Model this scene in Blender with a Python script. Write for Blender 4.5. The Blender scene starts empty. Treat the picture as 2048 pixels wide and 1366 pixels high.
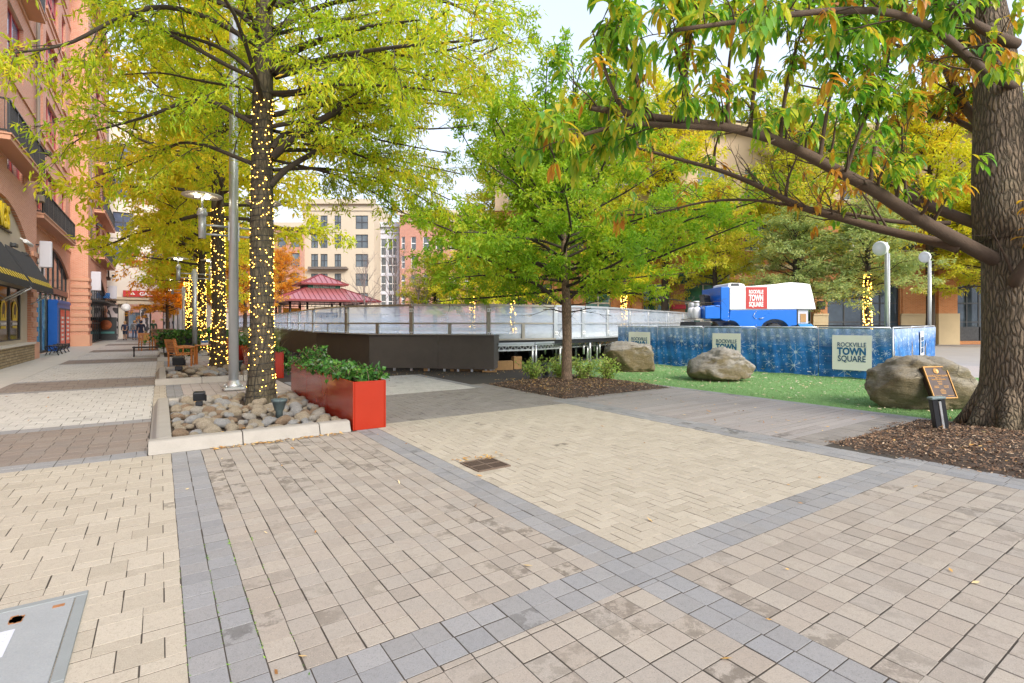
import bpy, math, random
import numpy as np
from mathutils import Matrix, Vector

# ------------------------------------------------------------------ scene, camera, light
S = bpy.context.scene
COL = S.collection
EYE = 1.55
FPX, CX, HY = 1036.0, 1024.0, 645.0          # focal length, centre column and horizon row of the photograph

cam_d = bpy.data.cameras.new('camera')
cam_d.sensor_width = 36.0
cam_d.lens = FPX / 2048 * 36
cam_d.shift_y = -(683 - HY) / 2048
cam_d.clip_start, cam_d.clip_end = 0.05, 2000
cam = bpy.data.objects.new('camera', cam_d)
COL.objects.link(cam)
cam.location = (0, 0, EYE)
cam.rotation_euler = (math.radians(90), 0, 0)
S.camera = cam

SUN_EL, SUN_AZ = 32.0, 139.0
w = bpy.data.worlds.new('World')
S.world = w
w.use_nodes = True
wn = w.node_tree
sky = wn.nodes.new('ShaderNodeTexSky')
sky.sky_type = 'NISHITA'
sky.sun_disc = False
sky.sun_elevation = math.radians(SUN_EL)
sky.sun_rotation = math.radians(SUN_AZ)
sky.air_density = 1.0
sky.dust_density = 4.0
sky.ozone_density = 1.0
bg = wn.nodes['Background']
# thin bright cloud over the blue, thicker towards the horizon
tc = wn.nodes.new('ShaderNodeTexCoord')
sx_ = wn.nodes.new('ShaderNodeSeparateXYZ')
wn.links.new(tc.outputs['Generated'], sx_.inputs[0])
cn_ = wn.nodes.new('ShaderNodeTexNoise')
cn_.inputs['Scale'].default_value = 2.2
cn_.inputs['Detail'].default_value = 6
wn.links.new(tc.outputs['Generated'], cn_.inputs['Vector'])
mr_ = wn.nodes.new('ShaderNodeMapRange')
wn.links.new(sx_.outputs[2], mr_.inputs[0])
mr_.inputs[1].default_value, mr_.inputs[2].default_value = .05, .75
mr_.inputs[3].default_value, mr_.inputs[4].default_value = 1.0, .42
ma_ = wn.nodes.new('ShaderNodeMath'); ma_.operation = 'MULTIPLY_ADD'
wn.links.new(cn_.outputs['Fac'], ma_.inputs[0]); ma_.inputs[1].default_value = .5
wn.links.new(mr_.outputs[0], ma_.inputs[2])
mb_ = wn.nodes.new('ShaderNodeMath'); mb_.operation = 'SUBTRACT'; mb_.use_clamp = True
wn.links.new(ma_.outputs[0], mb_.inputs[0]); mb_.inputs[1].default_value = .18
mx_ = wn.nodes.new('ShaderNodeMix'); mx_.data_type = 'RGBA'
wn.links.new(mb_.outputs[0], mx_.inputs[0])
wn.links.new(sky.outputs[0], mx_.inputs[6])
mx_.inputs[7].default_value = (2.45, 2.72, 3.3, 1)
wn.links.new(mx_.outputs[2], bg.inputs[0])
bg.inputs[1].default_value = 0.15

sun_d = bpy.data.lights.new('sun', 'SUN')
sun_d.energy = 1.4
sun_d.angle = math.radians(30)
sun_d.color = (1.0, 0.96, 0.90)
sun = bpy.data.objects.new('sun', sun_d)
COL.objects.link(sun)
az, el = math.radians(SUN_AZ), math.radians(SUN_EL)
sd = Vector((math.sin(az) * math.cos(el), math.cos(az) * math.cos(el), math.sin(el)))   # towards the sun
sun.rotation_euler = sd.to_track_quat('Z', 'Y').to_euler()
sun.location = (0, 0, 60)

S.view_settings.view_transform = 'Standard'
S.view_settings.look = 'None'
S.view_settings.gamma = 1
S.view_settings.exposure = 1.58
S.cycles.max_bounces = 12
S.cycles.diffuse_bounces = 8
S.cycles.transparent_max_bounces = 24
S.cycles.transmission_bounces = 4
S.cycles.caustics_reflective = False
S.cycles.caustics_refractive = False

# ------------------------------------------------------------------ geometry helpers
TH = math.atan2(702, FPX)
U = np.array((-math.sin(TH), math.cos(TH), 0.0))     # along the paved walk, away from the camera
V = np.array((math.cos(TH), math.sin(TH), 0.0))      # across it, to the right
UP = np.array((0, 0, 1.0))


def A3(*p):
    return np.array(p, float)


def P(u, v, z=0.0):
    return U * u + V * v + UP * z


def at(px, py, Y):
    return A3((px - CX) * Y / FPX, Y, EYE - (py - HY) * Y / FPX)


def G(px, py):
    Y = FPX * EYE / (py - HY)
    return A3((px - CX) * Y / FPX, Y, 0)


def on_line(px, a, b):
    """the ground point where the sight line through column px crosses the ground line a-b"""
    k = (px - CX) / FPX
    d = b - a
    t = (k * a[1] - a[0]) / (d[0] - k * d[1])
    return a + d * t


def nrm(v):
    v = np.asarray(v, float)
    return v / (np.linalg.norm(v) + 1e-12)


def mesh_np(name, verts, faces, smooth=False):
    verts = np.asarray(verts, np.float32)
    faces = np.asarray(faces, np.int32)
    me = bpy.data.meshes.new(name)
    m, k = faces.shape
    me.vertices.add(len(verts))
    me.vertices.foreach_set('co', verts.ravel())
    me.loops.add(m * k)
    me.loops.foreach_set('vertex_index', faces.ravel())
    me.polygons.add(m)
    me.polygons.foreach_set('loop_start', np.arange(0, m * k, k, dtype=np.int32))
    me.polygons.foreach_set('use_smooth', np.full(m, smooth))
    me.update(calc_edges=True)
    me.validate()
    return me


class MB:
    """collects boxes, tubes, lathes and plates for ONE mesh"""

    def __init__(s):
        s.v, s.f, s.sm = [], [], []

    def add(s, vs, fs, smooth=False):
        o = len(s.v)
        s.v += [tuple(map(float, p)) for p in vs]
        for f in fs:
            s.f.append(tuple(i + o for i in f))
            s.sm.append(smooth)
        return s

    def quad(s, a, b, c, d):
        return s.add([a, b, c, d], [(0, 1, 2, 3)])

    def poly(s, pts):
        return s.add(pts, [tuple(range(len(pts)))])

    def hexa(s, b, t):
        """bottom ring of 4, top ring of 4"""
        return s.add(list(b) + list(t), [(3, 2, 1, 0), (4, 5, 6, 7), (0, 1, 5, 4), (1, 2, 6, 5), (2, 3, 7, 6), (3, 0, 4, 7)])

    def box(s, c, d, ax=None, bev=0.0):
        """centre c, full size d, axes ax (rows)"""
        c = np.asarray(c, float)
        ax = np.eye(3) if ax is None else np.asarray(ax, float)
        h = np.asarray(d, float) / 2
        if bev <= 0:
            r = []
            for z in (-1, 1):
                for x, y in ((-1, -1), (1, -1), (1, 1), (-1, 1)):
                    r.append(c + ax[0] * x * h[0] + ax[1] * y * h[1] + ax[2] * z * h[2])
            return s.hexa(r[:4], r[4:])
        b = min(bev, h.min() * 0.9)
        o = len(s.v)
        idx = {}
        for x in (-1, 1):
            for y in (-1, 1):
                for z in (-1, 1):
                    for k in range(3):
                        q = np.array((x, y, z)) * (h - b)
                        q[k] = (x, y, z)[k] * h[k]
                        idx[(x, y, z, k)] = len(s.v) - o
                        s.v.append(tuple(c + ax[0] * q[0] + ax[1] * q[1] + ax[2] * q[2]))
        F = []
        for k in range(3):
            i, j = [q for q in range(3) if q != k]
            for sg in (-1, 1):
                loop = []
                for a, b2 in ((-1, -1), (1, -1), (1, 1), (-1, 1)):
                    t = [0, 0, 0]
                    t[k], t[i], t[j] = sg, a, b2
                    loop.append(idx[(*t, k)])
                F.append(loop)
                # edges
        for k in range(3):
            i, j = [q for q in range(3) if q != k]
            for a in (-1, 1):
                for b2 in (-1, 1):
                    lo, hi = [0, 0, 0], [0, 0, 0]
                    lo[k], hi[k] = -1, 1
                    lo[i] = hi[i] = a
                    lo[j] = hi[j] = b2
                    F.append([idx[(*lo, i)], idx[(*hi, i)], idx[(*hi, j)], idx[(*lo, j)]])
        for x in (-1, 1):
            for y in (-1, 1):
                for z in (-1, 1):
                    F.append([idx[(x, y, z, 0)], idx[(x, y, z, 1)], idx[(x, y, z, 2)]])
        for f in F:
            s.f.append(tuple(q + o for q in f))
            s.sm.append(False)
        return s

    def bar(s, a, b, w, h=None, up=(0, 0, 1), bev=0.0):
        a, b = np.asarray(a, float), np.asarray(b, float)
        h = w if h is None else h
        x = nrm(b - a)
        y = np.cross(up, x)
        if np.linalg.norm(y) < 1e-4:
            y = np.cross((1, 0, 0), x)
        y = nrm(y)
        z = np.cross(x, y)
        return s.box((a + b) / 2, (np.linalg.norm(b - a), w, h), (x, y, z), bev)

    def tube(s, pts, r, n=8, cap=True, smooth=True):
        pts = np.asarray(pts, float)
        k = len(pts)
        r = np.broadcast_to(np.asarray(r, float), (k,))
        t = np.gradient(pts, axis=0)
        t /= np.linalg.norm(t, axis=1)[:, None] + 1e-12
        ref = A3(0, 0, 1) if abs(t[0, 2]) < 0.9 else A3(1, 0, 0)
        a = np.arange(n) * 2 * math.pi / n
        o = len(s.v)
        x = nrm(np.cross(ref, t[0]))
        for i in range(k):
            x = nrm(x - t[i] * np.dot(x, t[i]))
            y = np.cross(t[i], x)
            ring = pts[i] + r[i] * (np.cos(a)[:, None] * x + np.sin(a)[:, None] * y)
            s.v += [tuple(q) for q in ring.tolist()]
        for i in range(k - 1):
            for j in range(n):
                j2 = (j + 1) % n
                s.f.append((o + i * n + j, o + i * n + j2, o + (i + 1) * n + j2, o + (i + 1) * n + j))
                s.sm.append(smooth)
        if cap:
            s.f.append(tuple(o + j for j in reversed(range(n))))
            s.f.append(tuple(o + (k - 1) * n + j for j in range(n)))
            s.sm += [False, False]
        return s

    def cyl(s, a, b, r, r2=None, n=16, smooth=True):
        return s.tube([a, b], [r, r if r2 is None else r2], n, True, smooth)

    def lathe(s, c, prof, n=20, ax=None, smooth=True):
        """prof: (radius, height) pairs along axis ax[2]"""
        c = np.asarray(c, float)
        ax = np.eye(3) if ax is None else np.asarray(ax, float)
        o = len(s.v)
        for r, z in prof:
            for j in range(n):
                q = 2 * math.pi * j / n
                s.v.append(tuple(c + ax[0] * r * math.cos(q) + ax[1] * r * math.sin(q) + ax[2] * z))
        k = len(prof)
        for i in range(k - 1):
            for j in range(n):
                j2 = (j + 1) % n
                s.f.append((o + i * n + j, o + i * n + j2, o + (i + 1) * n + j2, o + (i + 1) * n + j))
                s.sm.append(smooth)
        s.f.append(tuple(o + j for j in reversed(range(n))))
        s.f.append(tuple(o + (k - 1) * n + j for j in range(n)))
        s.sm += [False, False]
        return s

    def prism(s, pts, dvec):
        """closed outline pts (3-D, planar) pushed along dvec"""
        pts = [np.asarray(p, float) for p in pts]
        d = np.asarray(dvec, float)
        n = len(pts)
        q = [p + d for p in pts]
        fs = [tuple(range(n))[::-1], tuple(range(n, 2 * n))]
        fs += [(i, (i + 1) % n, n + (i + 1) % n, n + i) for i in range(n)]
        return s.add(pts + q, fs)

    def mesh(s, name):
        me = bpy.data.meshes.new(name)
        me.from_pydata(s.v, [], s.f)
        me.polygons.foreach_set('use_smooth', np.array(s.sm, bool))
        me.update()
        return me


def tag(o, label=None, cat=None, group=None, kind=None):
    if label: o['label'] = label
    if cat: o['category'] = cat
    if group: o['group'] = group
    if kind: o['kind'] = kind
    return o


ROOTM = {}


def thing(name, label, cat, loc=(0, 0, 0), rz=0.0, group=None):
    o = bpy.data.objects.new(name, None)
    o.empty_display_size = 0.2
    COL.objects.link(o)
    o.location = tuple(map(float, loc))
    o.rotation_euler = (0, 0, rz)
    o['pinv'] = 0
    ROOTM[o.name] = (Matrix.Translation(Vector(o.location)) @ Matrix.Rotation(rz, 4, 'Z')).inverted()
    del o['pinv']
    return tag(o, label, cat, group)


def obj(name, mb, m=None, parent=None, label=None, cat=None, group=None, kind=None):
    me = mb.mesh(name) if isinstance(mb, MB) else mb
    o = bpy.data.objects.new(name, me)
    COL.objects.link(o)
    if m is not None and not me.materials:
        me.materials.append(m)
    if parent is not None:
        o.parent = parent
        if parent.name in ROOTM:
            o.matrix_parent_inverse = ROOTM[parent.name]
    return tag(o, label, cat, group, kind)


def copy_tree(o, parent=None):
    c = o.copy()
    COL.objects.link(c)
    if parent is not None:
        c.parent = parent
    for ch in list(o.children):
        copy_tree(ch, c)
    return c


def dup(root, loc, rz=None, label=None, group=None):
    c = copy_tree(root)
    c.location = tuple(map(float, loc))
    if rz is not None:
        c.rotation_euler = (0, 0, rz)
    if label: c['label'] = label
    if group: c['group'] = group
    return c


def text_mesh(txt, size, org, xa, ya, align='CENTER', sx=1.0, bold=0.0, ext=0.004, space=1.0, fit=None):
    """flat lettering standing in the plane of xa, ya at org (baseline origin)"""
    cu = bpy.data.curves.new('txt', 'FONT')
    cu.body = txt
    cu.size = size
    cu.align_x = align
    cu.extrude = ext
    cu.offset = bold
    cu.space_character = space
    cu.resolution_u = 3
    o = bpy.data.objects.new('txt', cu)
    COL.objects.link(o)
    dg = bpy.context.evaluated_depsgraph_get()
    me = bpy.data.meshes.new_from_object(o.evaluated_get(dg))
    bpy.data.objects.remove(o)
    if fit:
        xs = [v.co.x for v in me.vertices]
        sx = fit / (max(xs) - min(xs))
    xa, ya = nrm(xa), nrm(ya)
    za = np.cross(xa, ya)
    M = Matrix(((xa[0] * sx, ya[0], za[0], org[0]), (xa[1] * sx, ya[1], za[1], org[1]), (xa[2] * sx, ya[2], za[2], org[2]), (0, 0, 0, 1)))
    me.transform(M)
    me.update()
    return me


# ------------------------------------------------------------------ materials
class NT:
    def __init__(s, name):
        s.m = bpy.data.materials.new(name)
        s.m.use_nodes = True
        s.t = s.m.node_tree
        s.b = s.t.nodes['Principled BSDF']
        s.out = s.t.nodes['Material Output']

    def n(s, typ, **kw):
        nd = s.t.nodes.new('ShaderNode' + typ)
        for k, v in kw.items():
            setattr(nd, k, v)
        return nd

    def l(s, a, b):
        s.t.links.new(a, b)

    def inp(s, sock, v):
        if isinstance(v, bpy.types.NodeSocket):
            s.l(v, sock)
        elif v is not None:
            sock.default_value = v

    def math(s, op, a, b=None, c=None):
        nd = s.n('Math', operation=op)
        s.inp(nd.inputs[0], a)
        if b is not None: s.inp(nd.inputs[1], b)
        if c is not None: s.inp(nd.inputs[2], c)
        return nd.outputs[0]

    def ramp(s, fac, stops, interp='LINEAR'):
        nd = s.n('ValToRGB')
        cr = nd.color_ramp
        cr.interpolation = interp
        while len(cr.elements) < len(stops):
            cr.elements.new(0.5)
        for e, (p, c) in zip(cr.elements, stops):
            e.position = p
            e.color = (*c, 1) if len(c) == 3 else c
        s.inp(nd.inputs[0], fac)
        return nd.outputs[0]

    def mix(s, f, a, b, mode='MIX'):
        nd = s.n('Mix', data_type='RGBA', blend_type=mode)
        s.inp(nd.inputs[0], f)
        s.inp(nd.inputs[6], a if not isinstance(a, tuple) else (*a[:3], 1))
        s.inp(nd.inputs[7], b if not isinstance(b, tuple) else (*b[:3], 1))
        return nd.outputs[2]

    def coord(s):
        return s.n('TexCoord').outputs['Object']

    def mapping(s, vec, scale=(1, 1, 1), rot=(0, 0, 0), loc=(0, 0, 0)):
        nd = s.n('Mapping')
        s.l(vec, nd.inputs[0])
        nd.inputs['Scale'].default_value = scale
        nd.inputs['Rotation'].default_value = rot
        nd.inputs['Location'].default_value = loc
        return nd.outputs[0]

    def noise(s, vec, scale, detail=4, rough=0.6):
        nd = s.n('TexNoise')
        if vec is not None: s.l(vec, nd.inputs['Vector'])
        nd.inputs['Scale'].default_value = scale
        nd.inputs['Detail'].default_value = detail
        nd.inputs['Roughness'].default_value = rough
        return nd.outputs['Fac']

    def vor(s, vec, scale, feature='F1', out='Distance', dim='3D', rnd=1.0):
        nd = s.n('TexVoronoi', feature=feature, voronoi_dimensions=dim)
        if vec is not None: s.l(vec, nd.inputs['Vector'])
        nd.inputs['Scale'].default_value = scale
        nd.inputs['Randomness'].default_value = rnd
        return nd.outputs[out]

    def bump(s, h, strength=0.3, dist=0.01):
        nd = s.n('Bump')
        nd.inputs['Strength'].default_value = strength
        nd.inputs['Distance'].default_value = dist
        s.l(h, nd.inputs['Height'])
        s.l(nd.outputs[0], s.b.inputs['Normal'])

    def island(s, seed=0.0):
        r = s.n('NewGeometry').outputs['Random Per Island']
        if seed:
            r = s.math('FRACT', s.math('MULTIPLY', r, 137.13 + seed * 31.7))
        return r

    def color(s, c):
        s.inp(s.b.inputs['Base Color'], c if not isinstance(c, tuple) else (*c[:3], 1))

    def set(s, rough=None, metal=None, spec=None):
        if rough is not None: s.inp(s.b.inputs['Roughness'], rough)
        if metal is not None: s.b.inputs['Metallic'].default_value = metal
        if spec is not None: s.b.inputs['Specular IOR Level'].default_value = spec
        return s


def dark(c, k):
    return tuple(x * k for x in c)


def plain(name, c, rough=0.6, metal=0.0, var=0.15, scale=6.0, bump=0.0, spec=None, fine=0.0):
    """paint, metal, concrete: a base colour with uneven wear at two scales"""
    t = NT(name)
    co = t.coord()
    nz = t.noise(co, scale, 5, 0.65)
    col = t.mix(nz, dark(c, 1 - var), dark(c, 1 + var))
    if fine:
        col = t.mix(t.math('MULTIPLY', t.noise(co, scale * 30, 2, 0.7), fine), col, dark(c, 0.45))
    t.color(col)
    t.set(t.math('MULTIPLY_ADD', nz, 0.25, max(0.02, rough - 0.12)), metal, spec)
    if bump:
        t.bump(t.noise(co, scale * 12, 4, 0.7), bump, 0.01)
    return t.m


def emit(name, c, strength):
    t = NT(name)
    t.color(c)
    t.b.inputs['Emission Color'].default_value = (*c, 1)
    t.b.inputs['Emission Strength'].default_value = strength
    return t.m


def glass(name, tint=(0.06, 0.08, 0.09), rough=0.05, var=0.5, scale=0.7):
    """window glass over a dark room: glossy, with uneven things behind"""
    t = NT(name)
    co = t.coord()
    a = t.noise(co, scale, 3, 0.6)
    t.color(t.ramp(a, [(0.3, dark(tint, 1 - var)), (0.55, tint), (0.75, dark(tint, 1 + 2 * var))]))
    t.set(rough, 0, 0.8)
    t.bump(t.noise(co, 0.9, 2), 0.02, 0.05)
    return t.m


def clear_sheet(name, haze=0.12, tint=(0.85, 0.9, 0.97), scale=1.5):
    """scratched clear plastic: mostly see-through, a little milky, glossy"""
    t = NT(name)
    co = t.coord()
    tr = t.n('BsdfTransparent')
    tr.inputs[0].default_value = (0.93, 0.96, 1.0, 1)
    df = t.n('BsdfTranslucent')
    df.inputs[0].default_value = (*tint, 1)
    df2 = t.n('BsdfDiffuse')
    df2.inputs[0].default_value = (*tint, 1)
    gl = t.n('BsdfGlossy')
    gl.inputs['Roughness'].default_value = 0.08
    ad = t.n('MixShader')
    ad.inputs[0].default_value = 0.5
    t.l(df.outputs[0], ad.inputs[1]); t.l(df2.outputs[0], ad.inputs[2])
    m1 = t.n('MixShader')
    nz = t.noise(t.mapping(co, (1, 1, 3)), scale, 6, 0.7)
    t.inp(m1.inputs[0], t.ramp(nz, [(0.3, (haze * 0.8,) * 3), (0.75, (haze * 1.4,) * 3)]))
    t.l(tr.outputs[0], m1.inputs[1]); t.l(ad.outputs[0], m1.inputs[2])
    m2 = t.n('MixShader')
    fr = t.n('Fresnel')
    fr.inputs[0].default_value = 1.18
    t.inp(m2.inputs[0], t.math('MINIMUM', fr.outputs[0], 0.10))
    t.l(m1.outputs[0], m2.inputs[1]); t.l(gl.outputs[0], m2.inputs[2])
    t.l(m2.outputs[0], t.out.inputs['Surface'])
    return t.m


def brick(name, adir, c1, c2, mortar, bw=0.21, bh=0.072, mort=0.01, bumpy=0.4, stain=0.25, offset=0.5):
    """coursed masonry on an upright wall running along adir"""
    t = NT(name)
    co = t.coord()
    dt = t.n('VectorMath', operation='DOT_PRODUCT')
    t.l(co, dt.inputs[0])
    dt.inputs[1].default_value = tuple(adir)
    sp = t.n('SeparateXYZ')
    t.l(co, sp.inputs[0])
    cb = t.n('CombineXYZ')
    t.l(dt.outputs['Value'], cb.inputs[0])
    t.l(sp.outputs[2], cb.inputs[1])
    b = t.n('TexBrick')
    b.offset = offset
    t.l(cb.outputs[0], b.inputs['Vector'])
    b.inputs['Scale'].default_value = 1
    b.inputs['Brick Width'].default_value = bw
    b.inputs['Row Height'].default_value = bh
    b.inputs['Mortar Size'].default_value = mort
    b.inputs['Mortar Smooth'].default_value = 0.2
    b.inputs['Color1'].default_value = (*c1, 1)
    b.inputs['Color2'].default_value = (*c2, 1)
    b.inputs['Mortar'].default_value = (*mortar, 1)
    nz = t.noise(co, 0.8, 6, 0.7)
    col = t.mix(t.math('MULTIPLY', nz, stain), b.outputs['Color'], dark(c1, 0.45))
    t.color(col)
    t.set(0.85)
    h = t.math('SUBTRACT', t.math('MULTIPLY', t.noise(co, 60, 3), 0.3), b.outputs['Fac'])
    t.bump(h, bumpy, 0.008)
    return t.m


def paver(name, cols, stain=0.2, stain_col=(0.06, 0.05, 0.04), wear=0.3):
    """concrete pavers: every stone has its own tint; some carry dark blotches"""
    t = NT(name)
    co = t.coord()
    r = t.island()
    cols = [dark(c, 1.5) for c in cols]
    k = len(cols)
    col = t.ramp(r, [(i / (k - 1), c) for i, c in enumerate(cols)])
    nz = t.noise(co, 3.0, 6, 0.7)
    base = cols[k // 2]
    col = t.mix(t.math('MULTIPLY', nz, wear), col, dark(base, 0.6))
    sp = t.noise(co, 190, 3, 0.75)
    col = t.mix(t.ramp(sp, [(0.56, (0, 0, 0)), (0.70, (0.75,) * 3)]), col, dark(base, 1.55))
    col = t.mix(t.ramp(t.noise(co, 120, 3, 0.75), [(0.32, (0.7,) * 3), (0.45, (0, 0, 0))]), col, dark(base, 0.45))
    edge = t.noise(co, 26, 4, 0.7)
    col = t.mix(t.math('MULTIPLY', t.ramp(edge, [(0.5, (0, 0, 0)), (0.66, (1, 1, 1))]), 0.22), col, dark(base, 0.5))
    # blotches on a random few stones, with ragged edges
    pick = t.math('GREATER_THAN', t.island(3), 1 - stain)
    big = t.ramp(t.noise(co, 0.45, 3, 0.5), [(0.45, (0, 0, 0)), (0.6, (1, 1, 1))])
    ragged = t.ramp(t.noise(co, 9, 6, 0.75), [(0.46, (0, 0, 0)), (0.54, (0.68,) * 3)])
    f = t.math('MULTIPLY', t.math('MULTIPLY', pick, ragged), t.math('MULTIPLY_ADD', big, 0.8, 0.2))
    col = t.mix(f, col, stain_col)
    t.color(col)
    t.set(0.82)
    t.bump(t.math('ADD', t.noise(co, 220, 3, 0.7), t.math('MULTIPLY', nz, 0.5)), 0.45, 0.004)
    return t.m


def leafmat(name, stops, trans=0.45, clump=0.6, scale=0.9, rough=0.5):
    """leaves: each its own tint, drifting in clumps; light comes through them"""
    t = NT(name)
    co = t.coord()
    r = t.island()
    nz = t.noise(co, scale, 3, 0.6)
    f = t.math('ADD', t.math('MULTIPLY', r, 1 - clump), t.math('MULTIPLY', t.math('MULTIPLY_ADD', nz, 2.2, -0.6), clump))
    col = t.ramp(f, stops)
    t.color(col)
    t.set(rough, 0, 0.35)
    tl = t.n('BsdfTranslucent')
    t.l(t.mix(0.5, col, t.mix(1.0, col, (1.0, 1.0, .35), 'MULTIPLY')), tl.inputs[0])
    mx = t.n('MixShader')
    mx.inputs[0].default_value = trans
    t.l(t.b.outputs[0], mx.inputs[1]); t.l(tl.outputs[0], mx.inputs[2])
    t.l(mx.outputs[0], t.out.inputs['Surface'])
    return t.m


def bark(name, c, zs=0.22, scale=14, strength=1.0, dist=0.03, lo=0.25):
    """upright furrowed bark"""
    t = NT(name)
    co = t.coord()
    wob = t.noise(co, 3, 3)
    mp = t.mapping(co, (1, 1, zs))
    nn = t.n('VectorMath', operation='ADD')
    cb = t.n('CombineXYZ')
    t.l(t.math('MULTIPLY', wob, 0.08), cb.inputs[0]); t.l(t.math('MULTIPLY', wob, -0.06), cb.inputs[1])
    t.l(mp, nn.inputs[0]); t.l(cb.outputs[0], nn.inputs[1])
    v = t.vor(nn.outputs[0], scale, 'DISTANCE_TO_EDGE')
    n1 = t.noise(nn.outputs[0], scale * 2.5, 5, 0.7)
    h = t.math('ADD', t.math('MINIMUM', t.math('MULTIPLY', v, 3.0), 0.8), t.math('MULTIPLY', n1, 0.6))
    col = t.ramp(h, [(0.15, dark(c, lo)), (0.55, dark(c, 0.8)), (1.0, dark(c, 1.35))])
    col = t.mix(t.ramp(t.noise(co, 1.6, 5, 0.7), [(0.45, (0, 0, 0)), (0.7, (0.35,) * 3)]), col, (c[0] * 0.8, c[1] * 1.0, c[2] * 0.75))
    t.color(col)
    t.set(0.9)
    t.bump(h, strength, dist)
    return t.m

# ------------------------------------------------------------------ the materials of the place
R = random.Random(7)
rng = np.random.default_rng(11)
M = {}
M['cream'] = paver('cream_paver', [(.25, .218, .168), (.295, .258, .202), (.275, .24, .188), (.315, .278, .22)], 0.008, wear=0.28)
M['tan'] = paver('tan_paver', [(.20, .172, .142), (.25, .215, .178), (.228, .202, .172), (.268, .234, .192), (.222, .187, .152)], 0.30, (.085, .066, .045), wear=0.38)
M['grey'] = paver('grey_paver', [(.155, .154, .155), (.185, .184, .185), (.17, .164, .158), (.205, .20, .196)], 0.12, (.055, .05, .042), wear=0.3)
M['brown'] = paver('brown_paver', [(.135, .108, .09), (.165, .13, .105), (.15, .125, .106), (.18, .148, .122)], 0.06, wear=0.3)
M['umber'] = paver('umber_paver', [(.14, .125, .11), (.172, .153, .135), (.155, .14, .126), (.188, .17, .152)], 0.06, wear=0.3)
M['pale'] = paver('pale_paver', [(.29, .278, .255), (.34, .326, .30), (.315, .305, .28), (.36, .345, .32)], 0.03, wear=0.22)
M['rose'] = paver('rose_paver', [(.25, .212, .185), (.295, .25, .218), (.275, .238, .212), (.315, .275, .245)], 0.08, wear=0.3)
M['deck'] = paver('deck_board', [(.18, .158, .145), (.215, .19, .175), (.195, .178, .168), (.235, .21, .195)], 0.03, wear=0.3)
M['joint'] = plain('paving_joint', (.062, .05, .037), .95, var=.5, scale=5, fine=.7)
M['concrete'] = plain('concrete', (0.51, 0.48, 0.427), .85, var=.18, scale=2.2, bump=.15, fine=.35)
M['kerb'] = plain('kerb_concrete', (.36, .33, .285), .88, var=.22, scale=5, bump=.3, fine=.5)
M['ground'] = plain('plaza_ground', (0.36, 0.33, 0.3), .9, var=.2, scale=.7, bump=.1, fine=.4)
M['asphalt'] = plain('asphalt', (0.21, 0.203, 0.206), .9, var=.25, scale=1.5, bump=.3, fine=.6)
M['soil'] = plain('soil', (.085, .058, .04), .97, var=.5, scale=9, bump=1.0, fine=.6)
M['metal'] = plain('galvanised_metal', (.52, .55, .57), .38, .55, var=.12, scale=4)
M['alu'] = plain('aluminium', (.60, .61, .60), .35, .7, var=.15, scale=5)
M['bronze'] = plain('weathered_rail', (.36, .33, .27), .45, .5, var=.2, scale=3)
M['black'] = plain('black_metal', (.022, .023, .026), .42, .3, var=.3, scale=9)
M['charcoal'] = plain('charcoal_paint', (.05, .054, .058), .55, 0, var=.2, scale=5)
M['white'] = plain('white_paint', (0.792, 0.792, 0.78), .4, 0, var=.05, scale=3)
M['red_planter'] = plain('red_lacquer', (.34, .022, .006), .18, 0, var=.16, scale=1.6, spec=.5)
M['red_metal'] = plain('red_roof_metal', (.58, .22, .215), .33, .65, var=.15, scale=.8)
M['redframe'] = plain('red_window_paint', (.46, .05, .045), .5, 0, var=.15, scale=3)
M['teak'] = None
t = NT('teak')
co = t.coord()
t.color(t.ramp(t.noise(t.mapping(co, (6, 6, 1.2)), 12, 5, .7), [(.3, (.30, .095, .02)), (.6, (.50, .19, .045)), (.8, (.60, .26, .08))]))
t.set(.5)
M['teak'] = t.m
M['stucco'] = plain('cream_stucco', (.52, .44, .33), .9, var=.08, scale=.6, bump=.1)
M['stucco2'] = plain('pale_stucco', (0.672, 0.616, 0.539), .9, var=.1, scale=.6, bump=.1)
M['limestone'] = plain('buff_stone', (0.564, 0.444, 0.264), .85, var=.15, scale=1.5, bump=.2, fine=.3)
M['caststone'] = plain('rosy_cast_stone', (.62, .335, .22), .85, var=.12, scale=1.5, bump=.2)
M['greypanel'] = plain('grey_cladding', (0.552, 0.564, 0.624), .6, 0, var=.1, scale=.8)
M['brickL'] = brick('red_brick_walk', U, (.62, .245, .145), (.70, .31, .195), (.66, .50, .39), stain=.18)
M['brickLf'] = brick('red_brick_pier', V, (.62, .245, .145), (.70, .31, .195), (.66, .50, .39), stain=.18)
M['brickR'] = brick('orange_brick', (1, 0, 0), (.50, .165, .045), (.60, .225, .075), (.50, .36, .21), bw=.24, bh=.08, stain=.2)
M['brickRs'] = brick('orange_brick_return', (0, 1, 0), (.50, .165, .045), (.60, .225, .075), (.50, .36, .21), bw=.24, bh=.08, stain=.2)
M['brickF'] = brick('far_brick', (1, 0, 0), (.45, .18, .12), (.50, .22, .15), (.5, .35, .28))
M['ledge'] = brick('ledge_stone', U, (.36, .26, .13), (.55, .43, .26), (.10, .075, .045), bw=.32, bh=.10, mort=.012, bumpy=1.0, stain=.7, offset=.37)
M['glass'] = glass('window_glass', (.055, .075, .09))
M['glassblue'] = glass('blue_window_glass', (.10, .13, .20), .06, .5, .5)
M['glassgreen'] = glass('green_shop_glass', (.03, .13, .075), .05, .6, .5)
M['glassgrey'] = glass('grey_window_glass', (.13, .16, .18), .06, .4, .3)
M['clear'] = clear_sheet('rink_plexiglass', .30)
M['blue'] = plain('blue_enamel', (.01, .15, .60), .3, 0, var=.12, scale=1.5)
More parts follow.
